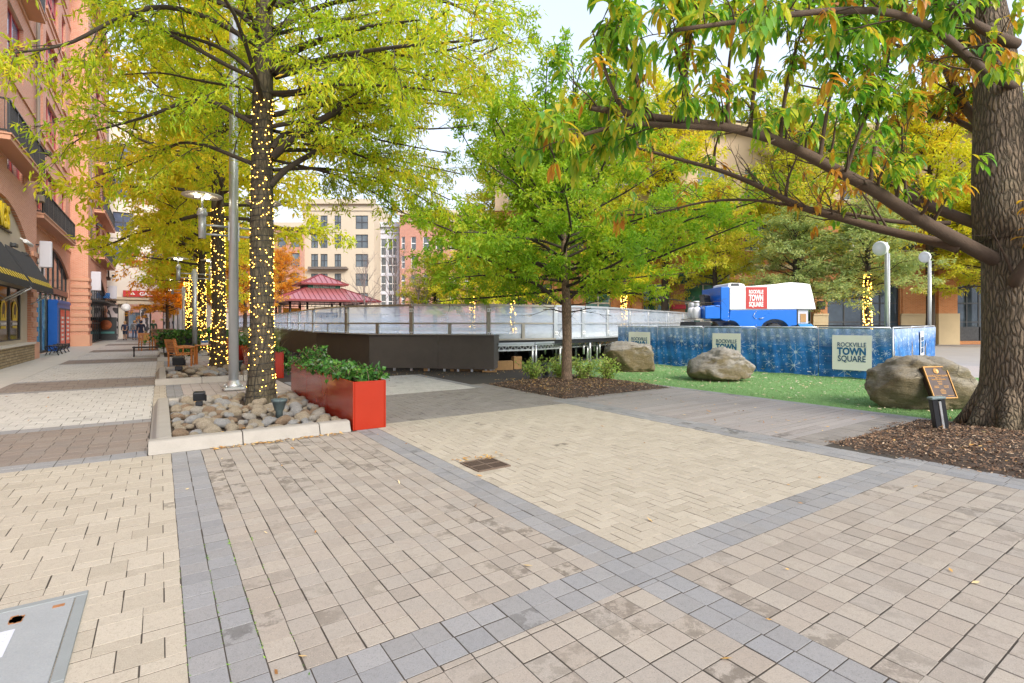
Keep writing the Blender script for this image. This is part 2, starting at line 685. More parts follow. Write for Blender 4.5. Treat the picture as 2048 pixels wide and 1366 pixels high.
M['rubber'] = plain('tyre_rubber', (.03, .03, .032), .8, 0, var=.3, scale=14, bump=.5)
M['ply'] = plain('black_plywood', (.135, .117, .10), .7, 0, var=.35, scale=2.0, bump=.2, fine=.45)
M['timber'] = plain('timber_block', (.42, .24, .10), .8, 0, var=.3, scale=8)
M['ice'] = plain('ice', (.70, .76, .82), .12, 0, var=.03, scale=1)
M['kick'] = plain('cream_kickboard', (.72, .66, .55), .5, 0, var=.06, scale=2)
_t = NT('warm_bulb_glow')
_t.color((1.0, .6, .2))
_t.b.inputs['Emission Color'].default_value = (1.0, .52, .07, 1)
_t.inp(_t.b.inputs['Emission Strength'], _t.math('MULTIPLY_ADD', _t.island(5), 7.0, 2.2))
M['bulb'] = _t.m
M['lampglow'] = emit('lamp_lens', (1.0, .9, .7), 9)
M['bark'] = bark('willow_oak_bark', (.072, .056, .033), .3, 16, .6, .015, .35)
M['barkbig'] = bark('furrowed_oak_bark', (.19, .138, .088), .2, 25, 1.0, .05, .14)
M['barkthin'] = bark('young_bark', (.22, .145, .095), .3, 30, .4, .008, .5)
M['barkfar'] = plain('far_bark', (.055, .042, .03), .95, 0, var=.4, scale=8)
M['twiggrey'] = plain('bare_twig', (.24, .19, .18), .95, 0, var=.3, scale=8)

# ------------------------------------------------------------------ ground
def sheet(name, u0, u1, v0, v1, z, m, kind='structure', label=None):
    mb = MB().quad(P(u0, v0, z), P(u0, v1, z), P(u1, v1, z), P(u1, v0, z))
    return obj(name, mb, m, kind=kind, label=label)


gm = MB()
for i in range(-6, 6):
    for j in range(-6, 6):
        s_ = 60
        gm.quad(A3(i * s_, j * s_, -.04), A3((i + 1) * s_, j * s_, -.04), A3((i + 1) * s_, (j + 1) * s_, -.04), A3(i * s_, (j + 1) * s_, -.04))
obj('ground', gm, M['ground'], kind='structure')


def rects(kind, u0, u1, v0, v1, su=.15, sv=.15, off=.0):
    out = []
    if kind == 'stack':                      # joints run on along u, v joints may be staggered a little
        nv = max(1, round((v1 - v0) / sv)); w_ = (v1 - v0) / nv
        for j in range(nv):
            a = u0 - (R.random() * off * su if off else 0)
            while a < u1:
                out.append((a, a + su, v0 + j * w_, v0 + (j + 1) * w_)); a += su
    elif kind == 'stackv':                   # joints run on along v
        nu = max(1, round((u1 - u0) / su)); h = (u1 - u0) / nu
        for j in range(nu):
            a = v0 - (R.random() * off * sv if off else 0)
            while a < v1:
                out.append((u0 + j * h, u0 + (j + 1) * h, a, a + sv)); a += sv
    elif kind == 'rows':                     # rows along v: a row of squares, then a row of narrow bricks
        a, k = u1, 0
        while a > u0:
            h = su if k % 2 == 0 else su * .5
            b = v0 - (R.choice((0, .5)) * sv if k % 2 else .25 * sv * (k % 4))
            wv = sv if k % 2 == 0 else sv * 1.0
            while b < v1:
                out.append((a - h, a, b, b + wv)); b += wv
            a -= h; k += 1
    elif kind == 'herring':
        W_ = su
        nn = int(max(u1 - u0, v1 - v0) / W_) + 6
        for k in range(-nn, 2 * nn):
            for m in range(-nn, nn):
                x, y = k + 2 * m, k - 2 * m
                for (a, b, c, d) in ((0, 2, 0, 1), (0, 1, 1, 3)):
                    q = (u0 + (x + a) * W_, u0 + (x + b) * W_, v0 + (y + c) * W_, v0 + (y + d) * W_)
                    if q[1] > u0 and q[0] < u1 and q[3] > v0 and q[2] < v1:
                        out.append(q)
    r = np.array(out, float)
    r[:, 0] = np.clip(r[:, 0], u0, u1); r[:, 1] = np.clip(r[:, 1], u0, u1)
    r[:, 2] = np.clip(r[:, 2], v0, v1); r[:, 3] = np.clip(r[:, 3], v0, v1)
    return r[(r[:, 1] - r[:, 0] > .018) & (r[:, 3] - r[:, 2] > .018)]


def pave(name, m, rs, gap=.006, z=0.0, rough=.0008):
    r = np.concatenate(rs) if isinstance(rs, list) else rs
    n = len(r)
    g, c = gap / 2, .0014
    jit = rng.normal(0, .0015, (n, 4))
    r = r + jit
    v = np.zeros((n, 12, 3))
    corners = ((0, 2), (1, 2), (1, 3), (0, 3))
    sg = ((1, 1), (-1, 1), (-1, -1), (1, -1))
    tilt = np.clip(rng.normal(0, rough * .5, (n, 4)), -.0005, .0006)
    lift = np.clip(rng.normal(0, rough, n), -.0004, .0016)
    for k in range(4):
        uu, vv = r[:, corners[k][0]], r[:, corners[k][1]]
        for ring, (ins, dz) in enumerate(((g + c, 0), (g, -.0008), (g, -.02))):
            v[:, ring * 4 + k, :] = (uu + sg[k][0] * ins)[:, None] * U + (vv + sg[k][1] * ins)[:, None] * V
            v[:, ring * 4 + k, 2] = z + lift + dz + (tilt[:, k] if ring < 2 else 0)
    f = [(0, 3, 2, 1)]
    for a in (0, 4):
        for k in range(4):
            k2 = (k + 1) % 4
            f.append((a + k, a + k2, a + 4 + k2, a + 4 + k))
    f = np.array(f)
    faces = (np.arange(n) * 12)[:, None, None] + f[None]
    return obj(name, mesh_np(name, v.reshape(-1, 3), faces.reshape(-1, 4)), m, kind='structure')


BED = [7.35, 15.36, 24.95, 34.3, 43.8]       # where the stone beds start along the walk
sheet('paving_bed', -4, 52, -3.12, 12, -.0021, M['joint'])
cream, tan, grey, brown, umber, pale, rose = [], [], [], [], [], [], []
# the walk: cream rows, a brown band at every bed
cream.append(rects('rows', -4, 7.35, -3.12, .10, .19, .19))
for k, s0 in enumerate(BED):
    e0 = s0 + 2.85
    grey.append(rects('stackv', s0, s0 + .32, -3.12, -.13, .16, .24))
    brown.append(rects('stackv', s0 + .32, e0 - .32, -3.12, -.13, .2, .2, .3))
    grey.append(rects('stackv', e0 - .32, e0, -3.12, -.13, .16, .24))
    e1 = BED[k + 1] if k + 1 < len(BED) else 52
    pale.append(rects('rows', e0, e1, -3.12, -.13, .22, .22))
    # between the beds
    b1 = s0 + 4.35
    grey.append(rects('stack', b1, e1, .10, .40, .2, .15))
    rose.append(rects('stack', b1, e1, .40, 2.6, .22, .2, .5))
    cream.append(rects('rows', b1, e1, -.13, .10, .2, .2))
# strip, tan field, the two grey bands
grey.append(rects('stack', -4, 7.35, .10, .40, .155, .15))
tan.append(rects('stack', 2.43, 7.35, .40, 2.32, .152, .137, .04))
tan.append(rects('stack', -4, 2.12, .40, 2.32, .16, .16, .05))
grey.append(rects('stackv', 2.12, 2.43, .40, 6.6, .155, .16, .05))
grey.append(rects('stack', 2.43, 7.65, 2.32, 2.63, .152, .155, .08))
grey.append(rects('stack', -4, 2.12, 2.32, 2.63, .16, .155, .08))
tan.append(rects('stackv', -4, 2.12, 2.63, 6.6, .155, .175, .25))
grey.append(rects('stack', -4, 2.43, 6.6, 7.1, .23, .17, .3))
cream.append(rects('herring', 2.43, 7.65, 2.63, 6.42, .105, .105))
grey.append(rects('stack', 2.43, 8.1, 6.42, 6.9, .2, .16, .3))
umber.append(rects('stackv', 7.65, 8.05, 2.63, 6.42, .2, .22, .4))
umber.append(rects('herring', 8.05, 10.3, 2.63, 6.42, .12, .12))
umber.append(rects('stackv', 10.3, 10.65, 2.63, 6.42, .175, .22, .4))
umber.append(rects('stack', 8.1, 11.3, 6.42, 6.78, .2, .18, .3))
pale.append(rects('rows', 10.65, 14.4, 3.1, 6.2, .2, .2))
grey.append(rects('stack', 10.65, 14.4, 2.63, 3.1, .22, .155, .3))
grey.append(rects('stack', 10.65, 14.4, 6.2, 6.42, .22, .11, .3))
umber.append(rects('stackv', 3.2, 3.62, 6.9, 10.02, .21, .2, .3))
umber.append(rects('stackv', 7.95, 8.12, 6.9, 10.02, .17, .2, .3))
grey.append(rects('stack', -4, 11.3, 10.02, 10.25, .24, .23, .3))
pave('cream_paving', M['cream'], cream, gap=.0045, rough=.0007)
pave('tan_paving', M['tan'], tan, gap=.0062, rough=.0008)
pave('grey_paving', M['grey'], grey, gap=.0055, rough=.0008)
pave('brown_paving', M['brown'], brown)
pave('umber_paving', M['umber'], umber)
pave('pale_paving', M['pale'], pale)
pave('rose_paving', M['rose'], rose)
pave('deck_floor', M['deck'], rects('stackv', 3.62, 7.95, 6.9, 10.02, .135, 2.2, 1.0), gap=.008)
# concrete strip under the shop fronts
pave('sidewalk', M['concrete'], rects('stackv', -4, 62, -5.2, -3.12, 1.5, 1.04), gap=.012)
sheet('forecourt', 10.6, 14.6, 6.42, 10.5, -.012, M['asphalt'])
sheet('rink_yard', 14.4, 40, 2.63, 30, -.016, M['asphalt'])

# artificial turf
t = NT('turf')
co = t.coord()
nz = t.noise(co, 1.1, 5, .7)
fn = t.noise(co, 240, 3, .8)
t.color(t.mix(fn, t.ramp(nz, [(.3, (.09, .23, .06)), (.7, (.17, .33, .11))]), (.27, .42, .17)))
t.set(.95, 0, .1)
t.bump(fn, 1.0, .02)
M['turf'] = t.m
sheet('turf', -4, 16, 10.25, 19, .0, M['turf'])
sheet('path', -6, 16, 19.0, 24, .0, M['rose'])
sheet('lawn', -6, 4.5, 24, 27, .0, M['turf'])
bl = rng.random((26000, 2)) * (9.5, 6.0) + (1.5, 10.27)
n = len(bl)
base = bl[:, :1] * U + bl[:, 1:] * V
d = rng.normal(0, .5, (n, 3)); d[:, 2] = 1.0
d /= np.linalg.norm(d, axis=1)[:, None]
sd_ = rng.normal(0, 1, (n, 3)); sd_[:, 2] = 0
sd_ /= np.linalg.norm(sd_, axis=1)[:, None]
L = .022 + .014 * rng.random((n, 1))
vv = np.stack([base - sd_ * .004, base + sd_ * .004, base + d * L], 1)
tb = NT('turf_blade')
tb.color(tb.ramp(tb.island(), [(0, (.09, .23, .05)), (.6, (.17, .33, .10)), (1, (.29, .42, .18))]))
tb.set(.9)
obj('grass', mesh_np('grass', vv.reshape(-1, 3), np.arange(n * 3).reshape(-1, 3)), tb.m, kind='stuff')


# mulch beds: an uneven low mound with chips strewn on it
def mulch(name, u0, u1, v0, v1, hgt, nchip, cen=None):
    nu, nv = 60, 60
    g = []
    ph = rng.random(8) * 6
    for i in range(nu + 1):
        for j in range(nv + 1):
            a, b = i / nu, j / nv
            wob = .06 * math.sin(9 * b + ph[0]) + .04 * math.sin(23 * b + ph[1])
            wob2 = .06 * math.sin(8 * a + ph[2]) + .04 * math.sin(21 * a + ph[3])
            e = min(a, 1 - a, b, 1 - b) * 2
            z = hgt * min(1, e * 2.2) ** .7 + .012 * math.sin(31 * a + ph[4]) * math.sin(27 * b + ph[5]) * min(1, e * 4) - .01
            uu = u0 + (u1 - u0) * a + (wob if i in (0, nu) else 0)
            vv_ = v0 + (v1 - v0) * b + (wob2 if j in (0, nv) else 0)
            g.append(P(uu, vv_, z + rng.normal(0, .006)))
    g = np.array(g)
    f = [(i * (nv + 1) + j, (i + 1) * (nv + 1) + j, (i + 1) * (nv + 1) + j + 1, i * (nv + 1) + j + 1) for i in range(nu) for j in range(nv)]
    fa = np.array(f)[:, ::-1]
    obj(name, mesh_np(name, g, fa, True), M['soil'], kind='structure')
    idx = rng.integers(0, len(g), nchip)
    c = g[idx] + rng.normal(0, .03, (nchip, 3)) * (1, 1, 0) + np.array((0, 0, .012))
    x = rng.normal(0, 1, (nchip, 3)); x[:, 2] *= .35
    x /= np.linalg.norm(x, axis=1)[:, None]
    y = np.cross(x, rng.normal(0, .35, (nchip, 3)) + (0, 0, 1)); y /= np.linalg.norm(y, axis=1)[:, None]
    ll = (.009 + .022 * rng.random((nchip, 1)) ** 2); ww = .003 + .006 * rng.random((nchip, 1))
    q = np.stack([c - x * ll - y * ww, c + x * ll - y * ww * .6, c + x * ll * .9 + y * ww, c - x * ll * .8 + y * ww * .8], 1)
    return obj('mulch_chips', mesh_np('mulch_chips', q.reshape(-1, 3), np.arange(nchip * 4).reshape(-1, 4)), M['chip'], kind='stuff')


t = NT('mulch_chip')
t.color(t.ramp(t.island(), [(0, (.075, .042, .026)), (.45, (.17, .092, .05)), (.75, (.29, .17, .095)), (.93, (.46, .31, .19)), (1, (.62, .47, .32))]))
t.set(.9)
M['chip'] = t.m
mulch('mulch_bed', -3, 3.22, 7.08, 10.05, .10, 26000)
mulch('tree_bed', 8.1, 11.1, 6.76, 10.05, .12, 12000)


# fallen leaves
def litter(name, pts, size, m, seed=1):
    g = np.random.default_rng(seed)
    n = len(pts)
    c = np.asarray(pts, float)
    x = g.normal(0, 1, (n, 3)); x[:, 2] *= .15
    x /= np.linalg.norm(x, axis=1)[:, None]
    y = np.cross(x, g.normal(0, .25, (n, 3)) + (0, 0, 1)); y /= np.linalg.norm(y, axis=1)[:, None]
    L = size * (.6 + .8 * g.random((n, 1)))
    q = np.stack([c - x * L, c + y * L * .32, c + x * L, c - y * L * .32], 1)
    return obj(name, mesh_np(name, q.reshape(-1, 3), np.arange(n * 4).reshape(-1, 4)), m, kind='stuff')


t = NT('fallen_leaf')
t.color(t.ramp(t.island(), [(0, (.22, .10, .03)), (.4, (.48, .23, .05)), (.7, (.62, .38, .10)), (1, (.60, .48, .28))]))
t.set(.7)
M['fallen'] = t.m
pl = []
for (n_, u0, u1, v0, v1, z) in ((60, -1.5, 7.3, .1, 6.4, .012), (130, 3.6, 8, 6.9, 10, .012), (900, 8.2, 11, 6.8, 10, .13), (500, 13, 16, 5, 12, .01),
                              (220, 7.5, 11.5, 0.1, 2.2, .1), (160, -2, 3.1, 7.2, 10, .12), (300, 11, 40, -3, 2.5, .012), (160, 7.22, 7.36, .5, 2.1, .012), (50, 5.0, 5.2, 2.7, 3.3, .012)):
    for _ in range(n_):
        pl.append(P(u0 + (u1 - u0) * R.random(), v0 + (v1 - v0) * R.random(), z))
litter('fallen_leaves', pl, .028, M['fallen'])
t = NT('pale_fallen_leaf')
t.color(t.ramp(t.island(), [(0, (.40, .24, .10)), (.4, (.60, .45, .26)), (1, (.72, .62, .48))]))
M['fallenpale'] = t.m
litter('pale_leaves', [P(R.uniform(3.0, 14), R.uniform(10.3, 15.4) if R.random() < .6 else R.gauss(13.5, 1.2), .03) for _ in range(1500)], .036, M['fallenpale'], 3)

t = NT('joint_moss')
t.color(t.ramp(t.island(), [(0, (.06, .16, .02)), (1, (.20, .34, .05))]))
t.set(.9)
pm_ = []
for _ in range(420):
    uu = 4.2 - 6 * R.random() ** 1.3
    pm_.append(P(uu, R.choice((.10, .25, .255, .40, .40, .537)) + R.gauss(0, .003), R.uniform(-.002, .004)))
litter('moss', pm_, .010, t.m, 8)

# ------------------------------------------------------------------ walls with openings
def frame_left(v0):
    return lambda a, z, d=0.0: U * a + V * (v0 + d) + UP * z


def frame_line(o, adir, ndir):
    o, adir, ndir = np.asarray(o, float), nrm(adir), nrm(ndir)
    return lambda a, z, d=0.0: o + adir * a + ndir * d + UP * z


def wall_mesh(mb, fr, a0, a1, z0, z1, holes, depth=.22):
    """upright wall a0..a1 x z0..z1; holes (a0,a1,z0,z1[,rise]) get reveals; rise > 0 rounds the head into an arch"""
    As = sorted({a0, a1, *[h[0] for h in holes], *[h[1] for h in holes]})
    Zs = sorted({z0, z1, *[h[2] for h in holes], *[h[3] for h in holes]})
    As = [a for a in As if a0 <= a <= a1]; Zs = [z for z in Zs if z0 <= z <= z1]
    for i in range(len(As) - 1):
        for j in range(len(Zs) - 1):
            ca, cz = (As[i] + As[i + 1]) / 2, (Zs[j] + Zs[j + 1]) / 2
            if any(h[0] < ca < h[1] and h[2] < cz < h[3] for h in holes):
                continue
            mb.quad(fr(As[i], Zs[j]), fr(As[i + 1], Zs[j]), fr(As[i + 1], Zs[j + 1]), fr(As[i], Zs[j + 1]))
    for h in holes:
        rise = h[4] if len(h) > 4 else 0
        zs = h[3] - rise
        mb.quad(fr(h[0], h[2]), fr(h[0], zs), fr(h[0], zs, -depth), fr(h[0], h[2], -depth))
        mb.quad(fr(h[1], h[2]), fr(h[1], zs), fr(h[1], zs, -depth), fr(h[1], h[2], -depth))
        mb.quad(fr(h[0], h[2]), fr(h[1], h[2]), fr(h[1], h[2], -depth), fr(h[0], h[2], -depth))
        if not rise:
            mb.quad(fr(h[0], zs), fr(h[1], zs), fr(h[1], zs, -depth), fr(h[0], zs, -depth))
        else:
            n = 20
            pts = arch_pts(h[0], h[1], zs, rise, n)
            for k in range(n):
                (p, q), (p2, q2) = pts[k], pts[k + 1]
                mb.quad(fr(p, q), fr(p2, q2), fr(p2, h[3]), fr(p, h[3]))
                mb.quad(fr(p, q), fr(p2, q2), fr(p2, q2, -depth), fr(p, q, -depth))
    return mb


def arch_pts(a0, a1, zs, rise, n=20):
    c, hw = (a0 + a1) / 2, (a1 - a0) / 2
    r = (hw * hw + rise * rise) / (2 * rise)
    cz = zs + rise - r
    th = math.asin(min(1, hw / r))
    return [(c + r * math.sin(-th + 2 * th * k / n), max(zs, cz + r * math.cos(-th + 2 * th * k / n))) for k in range(n + 1)]


def fbox(mb, fr, a0, a1, z0, z1, d0, d1):
    b = [fr(a0, z0, d0), fr(a1, z0, d0), fr(a1, z0, d1), fr(a0, z0, d1)]
    t_ = [fr(a0, z1, d0), fr(a1, z1, d0), fr(a1, z1, d1), fr(a0, z1, d1)]
    return mb.hexa(b, t_)


def window(par, fr, a0, a1, z0, z1, nx=2, nz=2, fm=None, gm_=None, d=-.14, bar=.06, rise=0, name='window'):
    """frame and glazing bars, with its glass as a sub-part"""
    mb = MB()
    e = .004
    a0, a1, z0, z1 = a0 + e, a1 - e, z0 + e, z1 - e
    for k in range(nx + 1):
        c = a0 + (a1 - a0) * k / nx
        lo, hi = max(a0, c - bar / 2), min(a1, c + bar / 2)
        top = z1
        if rise:
            pts = arch_pts(a0, a1, z1 - rise, rise, 40)
            top = min(np.interp([lo, hi], [p[0] for p in pts], [p[1] for p in pts]))
        fbox(mb, fr, lo, hi, z0, top, d - .03, d + .03)
    for k in range(nz + (0 if rise else 1)):
        c = z0 + (z1 - rise - z0) * k / nz
        fbox(mb, fr, a0, a1, max(z0, c - bar / 2), min(z1, c + bar / 2), d - .026, d + .026)
    if rise:
        pts = arch_pts(a0, a1, z1 - rise, rise, 16)
        for k in range(16):
            mb.bar(fr(*pts[k], d), fr(*pts[k + 1], d), bar, bar)
    f = obj(name, mb, fm, par)
    g = MB()
    if rise:
        pts = arch_pts(a0, a1, z1 - rise, rise, 16)
        ring = [fr(a0, z0, d - .01), fr(a1, z0, d - .01)] + [fr(p, q, d - .01) for p, q in reversed(pts)]
        g.poly(ring)
    else:
        g.quad(fr(a0, z0, d - .01), fr(a1, z0, d - .01), fr(a1, z1, d - .01), fr(a0, z1, d - .01))
    obj('pane', g, gm_, f)
    return f


def balcony(par, fr, a0, a1, z, d0, d1, h=1.05):
    b = MB()
    fbox(b, fr, a0, a1, z, z + .16, d0, d1)
    fbox(b, fr, a0 - .04, a1 + .04, z + .162, z + .21, d0, d1 + .04)
    bo = obj('balcony', b, M['caststone'], par)
    r = MB()
    zz = z + .21
    n = max(2, int((a1 - a0) / .11))
    for k in range(n + 1):
        a = a0 + .04 + (a1 - a0 - .08) * k / n
        fbox(r, fr, a - .009, a + .009, zz + .08, zz + h, d1 - .06, d1 - .04)
    m_ = max(2, round((a1 - a0) / 1.3))
    for k in range(m_ + 1):
        a = a0 + .04 + (a1 - a0 - .08) * k / m_
        fbox(r, fr, a - .03, a + .03, zz, zz + h + .01, d1 - .08, d1 - .02)
    for q in (.06, h):
        fbox(r, fr, a0, a1, zz + q, zz + q + .045, d1 - .085, d1 - .015)
        for aa in (a0, a1 - .06):
            fbox(r, fr, aa, aa + .06, zz + q + .003, zz + q + .048, d0, d1 - .09)
    for aa in (a0 + .03, a1 - .03):
        k2 = int((d1 - d0) / .11)
        for k in range(1, k2):
            dd = d0 + (d1 - d0) * k / k2
            fbox(r, fr, aa - .009, aa + .009, zz + .1, zz + h, dd - .009, dd + .009)
    obj('railing', r, M['black'], bo)
    return bo


# ------------------------------------------------------------------ the long brick building on the left
TOPZ = 24.6
lb = thing('brick_building', 'tall red brick building with arched shop fronts and iron balconies beside the paved walk', 'building', P(30, -5))
bay, rec, sec = frame_left(-4.5), frame_left(-4.85), frame_left(-4.1)
wl, trim = MB(), MB()
upz = [(7.0, 9.35), (10.9, 13.1), (14.3, 16.5), (17.7, 19.9), (21.0, 23.0)]
hb = [(19.5, 29.25, .001, 5.95, 1.65)] + [(a, a + 2.6, z0, z1) for a in (12.5, 16.5, 20.5, 25.2) for z0, z1 in upz]
wall_mesh(wl, bay, 8, 30.4, 0, TOPZ, hb)
ha = [(30.7, 43.25, .001, 5.6, 1.25)]
colA = [(31.5, 34.4, 3), (35.2, 39.0, 3), (40.3, 41.7, 1)]
ha += [(a0, a1, z0, z1) for a0, a1, _ in colA for z0, z1 in upz]
wall_mesh(wl, rec, 30.4, 43.7, 0, TOPZ, ha)
hs = [(46.6, 58.9, .001, 5.3, 1.5)]
colB = [(47.2, 48.3, 1), (50.2, 53.6, 2), (55.6, 58.2, 2)]
hs += [(a0, a1, z0, z1) for a0, a1, _ in colB for z0, z1 in upz]
wall_mesh(wl, sec, 45.0, 60, 0, TOPZ, hs)
obj('wall', wl, M['brickL'], lb)
for (a, va, vb) in ((30.4, -4.5, -4.85), (45.0, -4.85, -4.1), (60, -4.1, -14), (8, -4.5, -14)):
    ends = MB().quad(P(a, va), P(a, vb), P(a, vb, TOPZ), P(a, va, TOPZ))
    obj('return_wall', ends, M['brickLf'], lb)
rf = MB()
rf.quad(P(8, -4.5, TOPZ), P(60, -4.1, TOPZ), P(60, -14, TOPZ), P(8, -14, TOPZ))
rf.quad(P(8, -14), P(60, -14), P(60, -14, TOPZ), P(8, -14, TOPZ))
fbox(rf, bay, 8, 30.4, TOPZ - .5, TOPZ + .35, .002, .35)
fbox(rf, rec, 30.402, 43.6, TOPZ - .5, TOPZ + .35, .002, .6)
fbox(rf, sec, 45.0, 60.2, TOPZ - .5, TOPZ + .35, .002, .45)
obj('roof', rf, M['caststone'], lb)
# the rusticated pier between the two halves
pf = lambda a, z, d=0.0: P(43.7, -4.85) + V * a + UP * z - U * d
pm = MB()
pm.hexa([P(43.7, -4.86), P(45.05, -4.86), P(45.05, -3.95), P(43.7, -3.95)], [P(43.7, -4.86, TOPZ), P(45.05, -4.86, TOPZ), P(45.05, -3.95, TOPZ), P(43.7, -3.95, TOPZ)])
obj('pier', pm, M['brickLf'], lb)


def band(mb, z0, z1, o=.06):
    mb.hexa([P(43.7 - o, -4.849), P(45.05 + o, -4.849), P(45.05 + o, -3.95 + o), P(43.7 - o, -3.95 + o)],
            [P(43.7 - o, -4.849, z1), P(45.05 + o, -4.849, z1), P(45.05 + o, -3.95 + o, z1), P(43.7 - o, -3.95 + o, z1)] if False else
            [q + UP * (z1 - z0) for q in [P(43.7 - o, -4.849), P(45.05 + o, -4.849), P(45.05 + o, -3.95 + o), P(43.7 - o, -3.95 + o)]])
    for i in range(len(mb.v) - 8, len(mb.v)):
        x, y, z = mb.v[i]
        mb.v[i] = (x, y, z + z0)


bd = MB()
band(bd, 0, .75, .08)
for k in range(8):
    band(bd, .98 + k * .47, 1.19 + k * .47)
band(bd, 6.55, 6.7, .05); band(bd, 6.95, 7.15, .1)
for a0, a1, z0, z1 in ((29.35, 30.4, 0, .7),):
    fbox(bd, bay, a0, a1, z0, z1, .002, .10)
for k in range(8):
    fbox(bd, bay, 29.35, 30.4, .95 + k * .42, 1.15 + k * .42, .002, .05)
fbox(bd, bay, 29.3, 30.42, 4.35, 4.55, .002, .08)
for fr_, a0, a1 in ((bay, 8, 30.4), (rec, 30.41, 43.6), (sec, 45.12, 60)):
    for zf in (6.05, 10.3, 13.7, 17.1, 20.4):
        if fr_ is not bay or zf > 6.2:
            fbox(bd, fr_, a0, a1, zf, zf + .14, .002, .06)
for k in range(7):
    fbox(bd, sec, 59.0, 60.02, .3 + k * .55, .55 + k * .55, .002, .06)
for cols, fr_ in ((colA, rec), (colB, sec)):
    for a0, a1, _ in cols:
        for z0, z1 in upz[1:]:
            fbox(bd, fr_, a0 - .1, a1 + .1, z0 - .14, z0 - .003, .002, .09)
obj('stone_trim', bd, M['caststone'], lb)
for cols, fr_ in (([(a, a + 2.6, 2) for a in (20.5, 25.2)], bay), (colA, rec), (colB, sec)):
    for a0, a1, nx in cols:
        for k, (z0, z1) in enumerate(upz):
            window(lb, fr_, a0, a1, z0, z1, nx, 2 if k else 1, M['redframe'], M['glassblue'], -.15, .13)
# balconies
balcony(lb, rec, 30.6, 40.9, 6.18, .002, .56)
balcony(lb, bay, 22.5, 28.6, 7.35, .002, .55)
balcony(lb, bay, 22.5, 28.6, 13.9, .002, .55)
for z in (6.3, 9.75, 13.3):
    balcony(lb, sec, 49.2, 59.8, z, .002, .62)
# corner shop: stucco arch, stone base, windows, awnings
si = frame_left(-4.62)
sm_ = MB()
pts = arch_pts(19.5, 29.25, 4.3, 1.64, 20)
sm_.poly([si(19.5, 2.95), si(29.25, 2.95)] + [si(p, q) for p, q in reversed(pts)])
wall_mesh(sm_, si, 19.5, 29.25, .72, 2.95, [(20.0, 23.6, .86, 2.9), (24.75, 28.1, .86, 2.9)], .12)
obj('shop_wall', sm_, M['stucco'], lb)
ls = MB()
fbox(ls, bay, 19.5, 29.3, 0, .66, -.1, .10)
obj('stone_base', ls, M['ledge'], lb)
sl = MB()
fbox(sl, bay, 19.5, 29.32, .662, .74, -.12, .15)
obj('window_ledge', sl, M['stucco2'], lb)
t = NT('shop_glass')
co = t.coord()
t.color(t.ramp(t.noise(t.mapping(co, (.5, .5, 2.0)), 1.2, 3), [(.35, (.04, .025, .015)), (.55, (.18, .10, .03)), (.7, (.34, .24, .06))]))
t.set(.06, 0, .8)
M['shopglass'] = t.m
shopw = [window(lb, si, 20.0, 23.6, .86, 2.9, 2, 1, M['charcoal'], M['shopglass'], -.06, .09),
         window(lb, si, 24.75, 28.1, .86, 2.9, 2, 1, M['charcoal'], M['shopglass'], -.06, .09)]
M['yellow'] = plain('yellow_vinyl', (.74, .55, .02), .45, 0, var=.05)
# the window emblem: a yellow arch with a dark beast, two lines of small print beneath
lm, dm, wm = MB(), MB(), MB()
for c in (20.9, 22.75, 25.55, 27.3):
    w_, zb = .40, 1.62
    ring = [si(c - w_, zb, -.045), si(c + w_, zb, -.045)] + [si(c + w_ * math.cos(q), zb + .42 + .33 * math.sin(q), -.045) for q in np.linspace(0, math.pi, 12)]
    lm.poly(ring)
    lm.poly([si(c - .10, 2.34, -.045), si(c + .02, 2.34, -.045), si(c - .02, 2.46, -.045)])
    beast = [(-.22, 1.72), (-.16, 1.72), (-.14, 1.84), (.04, 1.86), (.06, 1.72), (.13, 1.72), (.16, 1.95), (.24, 2.02), (.22, 2.16), (.10, 2.27), (-.06, 2.25), (-.2, 2.08)]
    dm.poly([si(c + x * 1.1, z, -.041) for x, z in beast])
    for k, (q, zz, mb_) in enumerate(((.40, 1.46, wm), (.36, 1.33, lm))):
        for j in range(7):
            x0 = c - q + j * 2 * q / 7
            mb_.poly([si(x0, zz, -.044), si(x0 + q * .23, zz, -.044), si(x0 + q * .23, zz + .09, -.044), si(x0, zz + .09, -.044)])
em = obj('window_emblem', lm, M['yellow'], lb)
obj('beast_mark', dm, M['black'], em)
obj('small_print', wm, M['white'], em)
M['awning'] = plain('black_canvas', (.028, .03, .034), .8, 0, var=.25, scale=5, bump=.1)
for a0, a1 in ((19.7, 24.3), (24.75, 29.1)):
    am = MB()
    b_ = [bay(a0, 4.28, .01), bay(a1, 4.28, .01), bay(a1, 2.95, .72), bay(a0, 2.95, .72)]
    am.add(b_, [(0, 1, 2, 3)]).add([q - UP * .03 for q in b_], [(3, 2, 1, 0)])
    am.quad(bay(a0, 2.95, .72), bay(a1, 2.95, .72), bay(a1, 2.74, .73), bay(a0, 2.74, .73))
    for a in (a0, a1):
        am.poly([bay(a, 4.28, .01), bay(a, 2.95, .72), bay(a, 2.74, .73), bay(a, 3.9, .01)])
    aw = obj('awning', am, M['awning'], lb)
    ym = MB()
    n = 12
    for k in range(n):
        x = a0 + (a1 - a0) * (k + .15) / n
        dx = (a1 - a0) / n
        q = lambda a, f: bay(a, 2.95 + 1.33 * f + .012, .72 - .71 * f + .008)
        ym.quad(q(x, .015), q(x + dx * .55, .015), q(x + dx * .25, .17), q(x - dx * .30, .17))
    obj('yellow_stripe', ym, M['yellow'], aw)
    br = MB()
    for a in (a0 + .06, a1 - .06):
        br.tube([bay(a, 2.30, .02), bay(a, 2.78, .70)], .025, 8)
        br.tube([bay(a, 4.20, .02), bay(a, 2.78, .70)], .02, 8)
    br.tube([bay(a0, 2.78, .70), bay(a1, 2.78, .70)], .02, 8)
    obj('awning_bracket', br, M['alu'], aw)
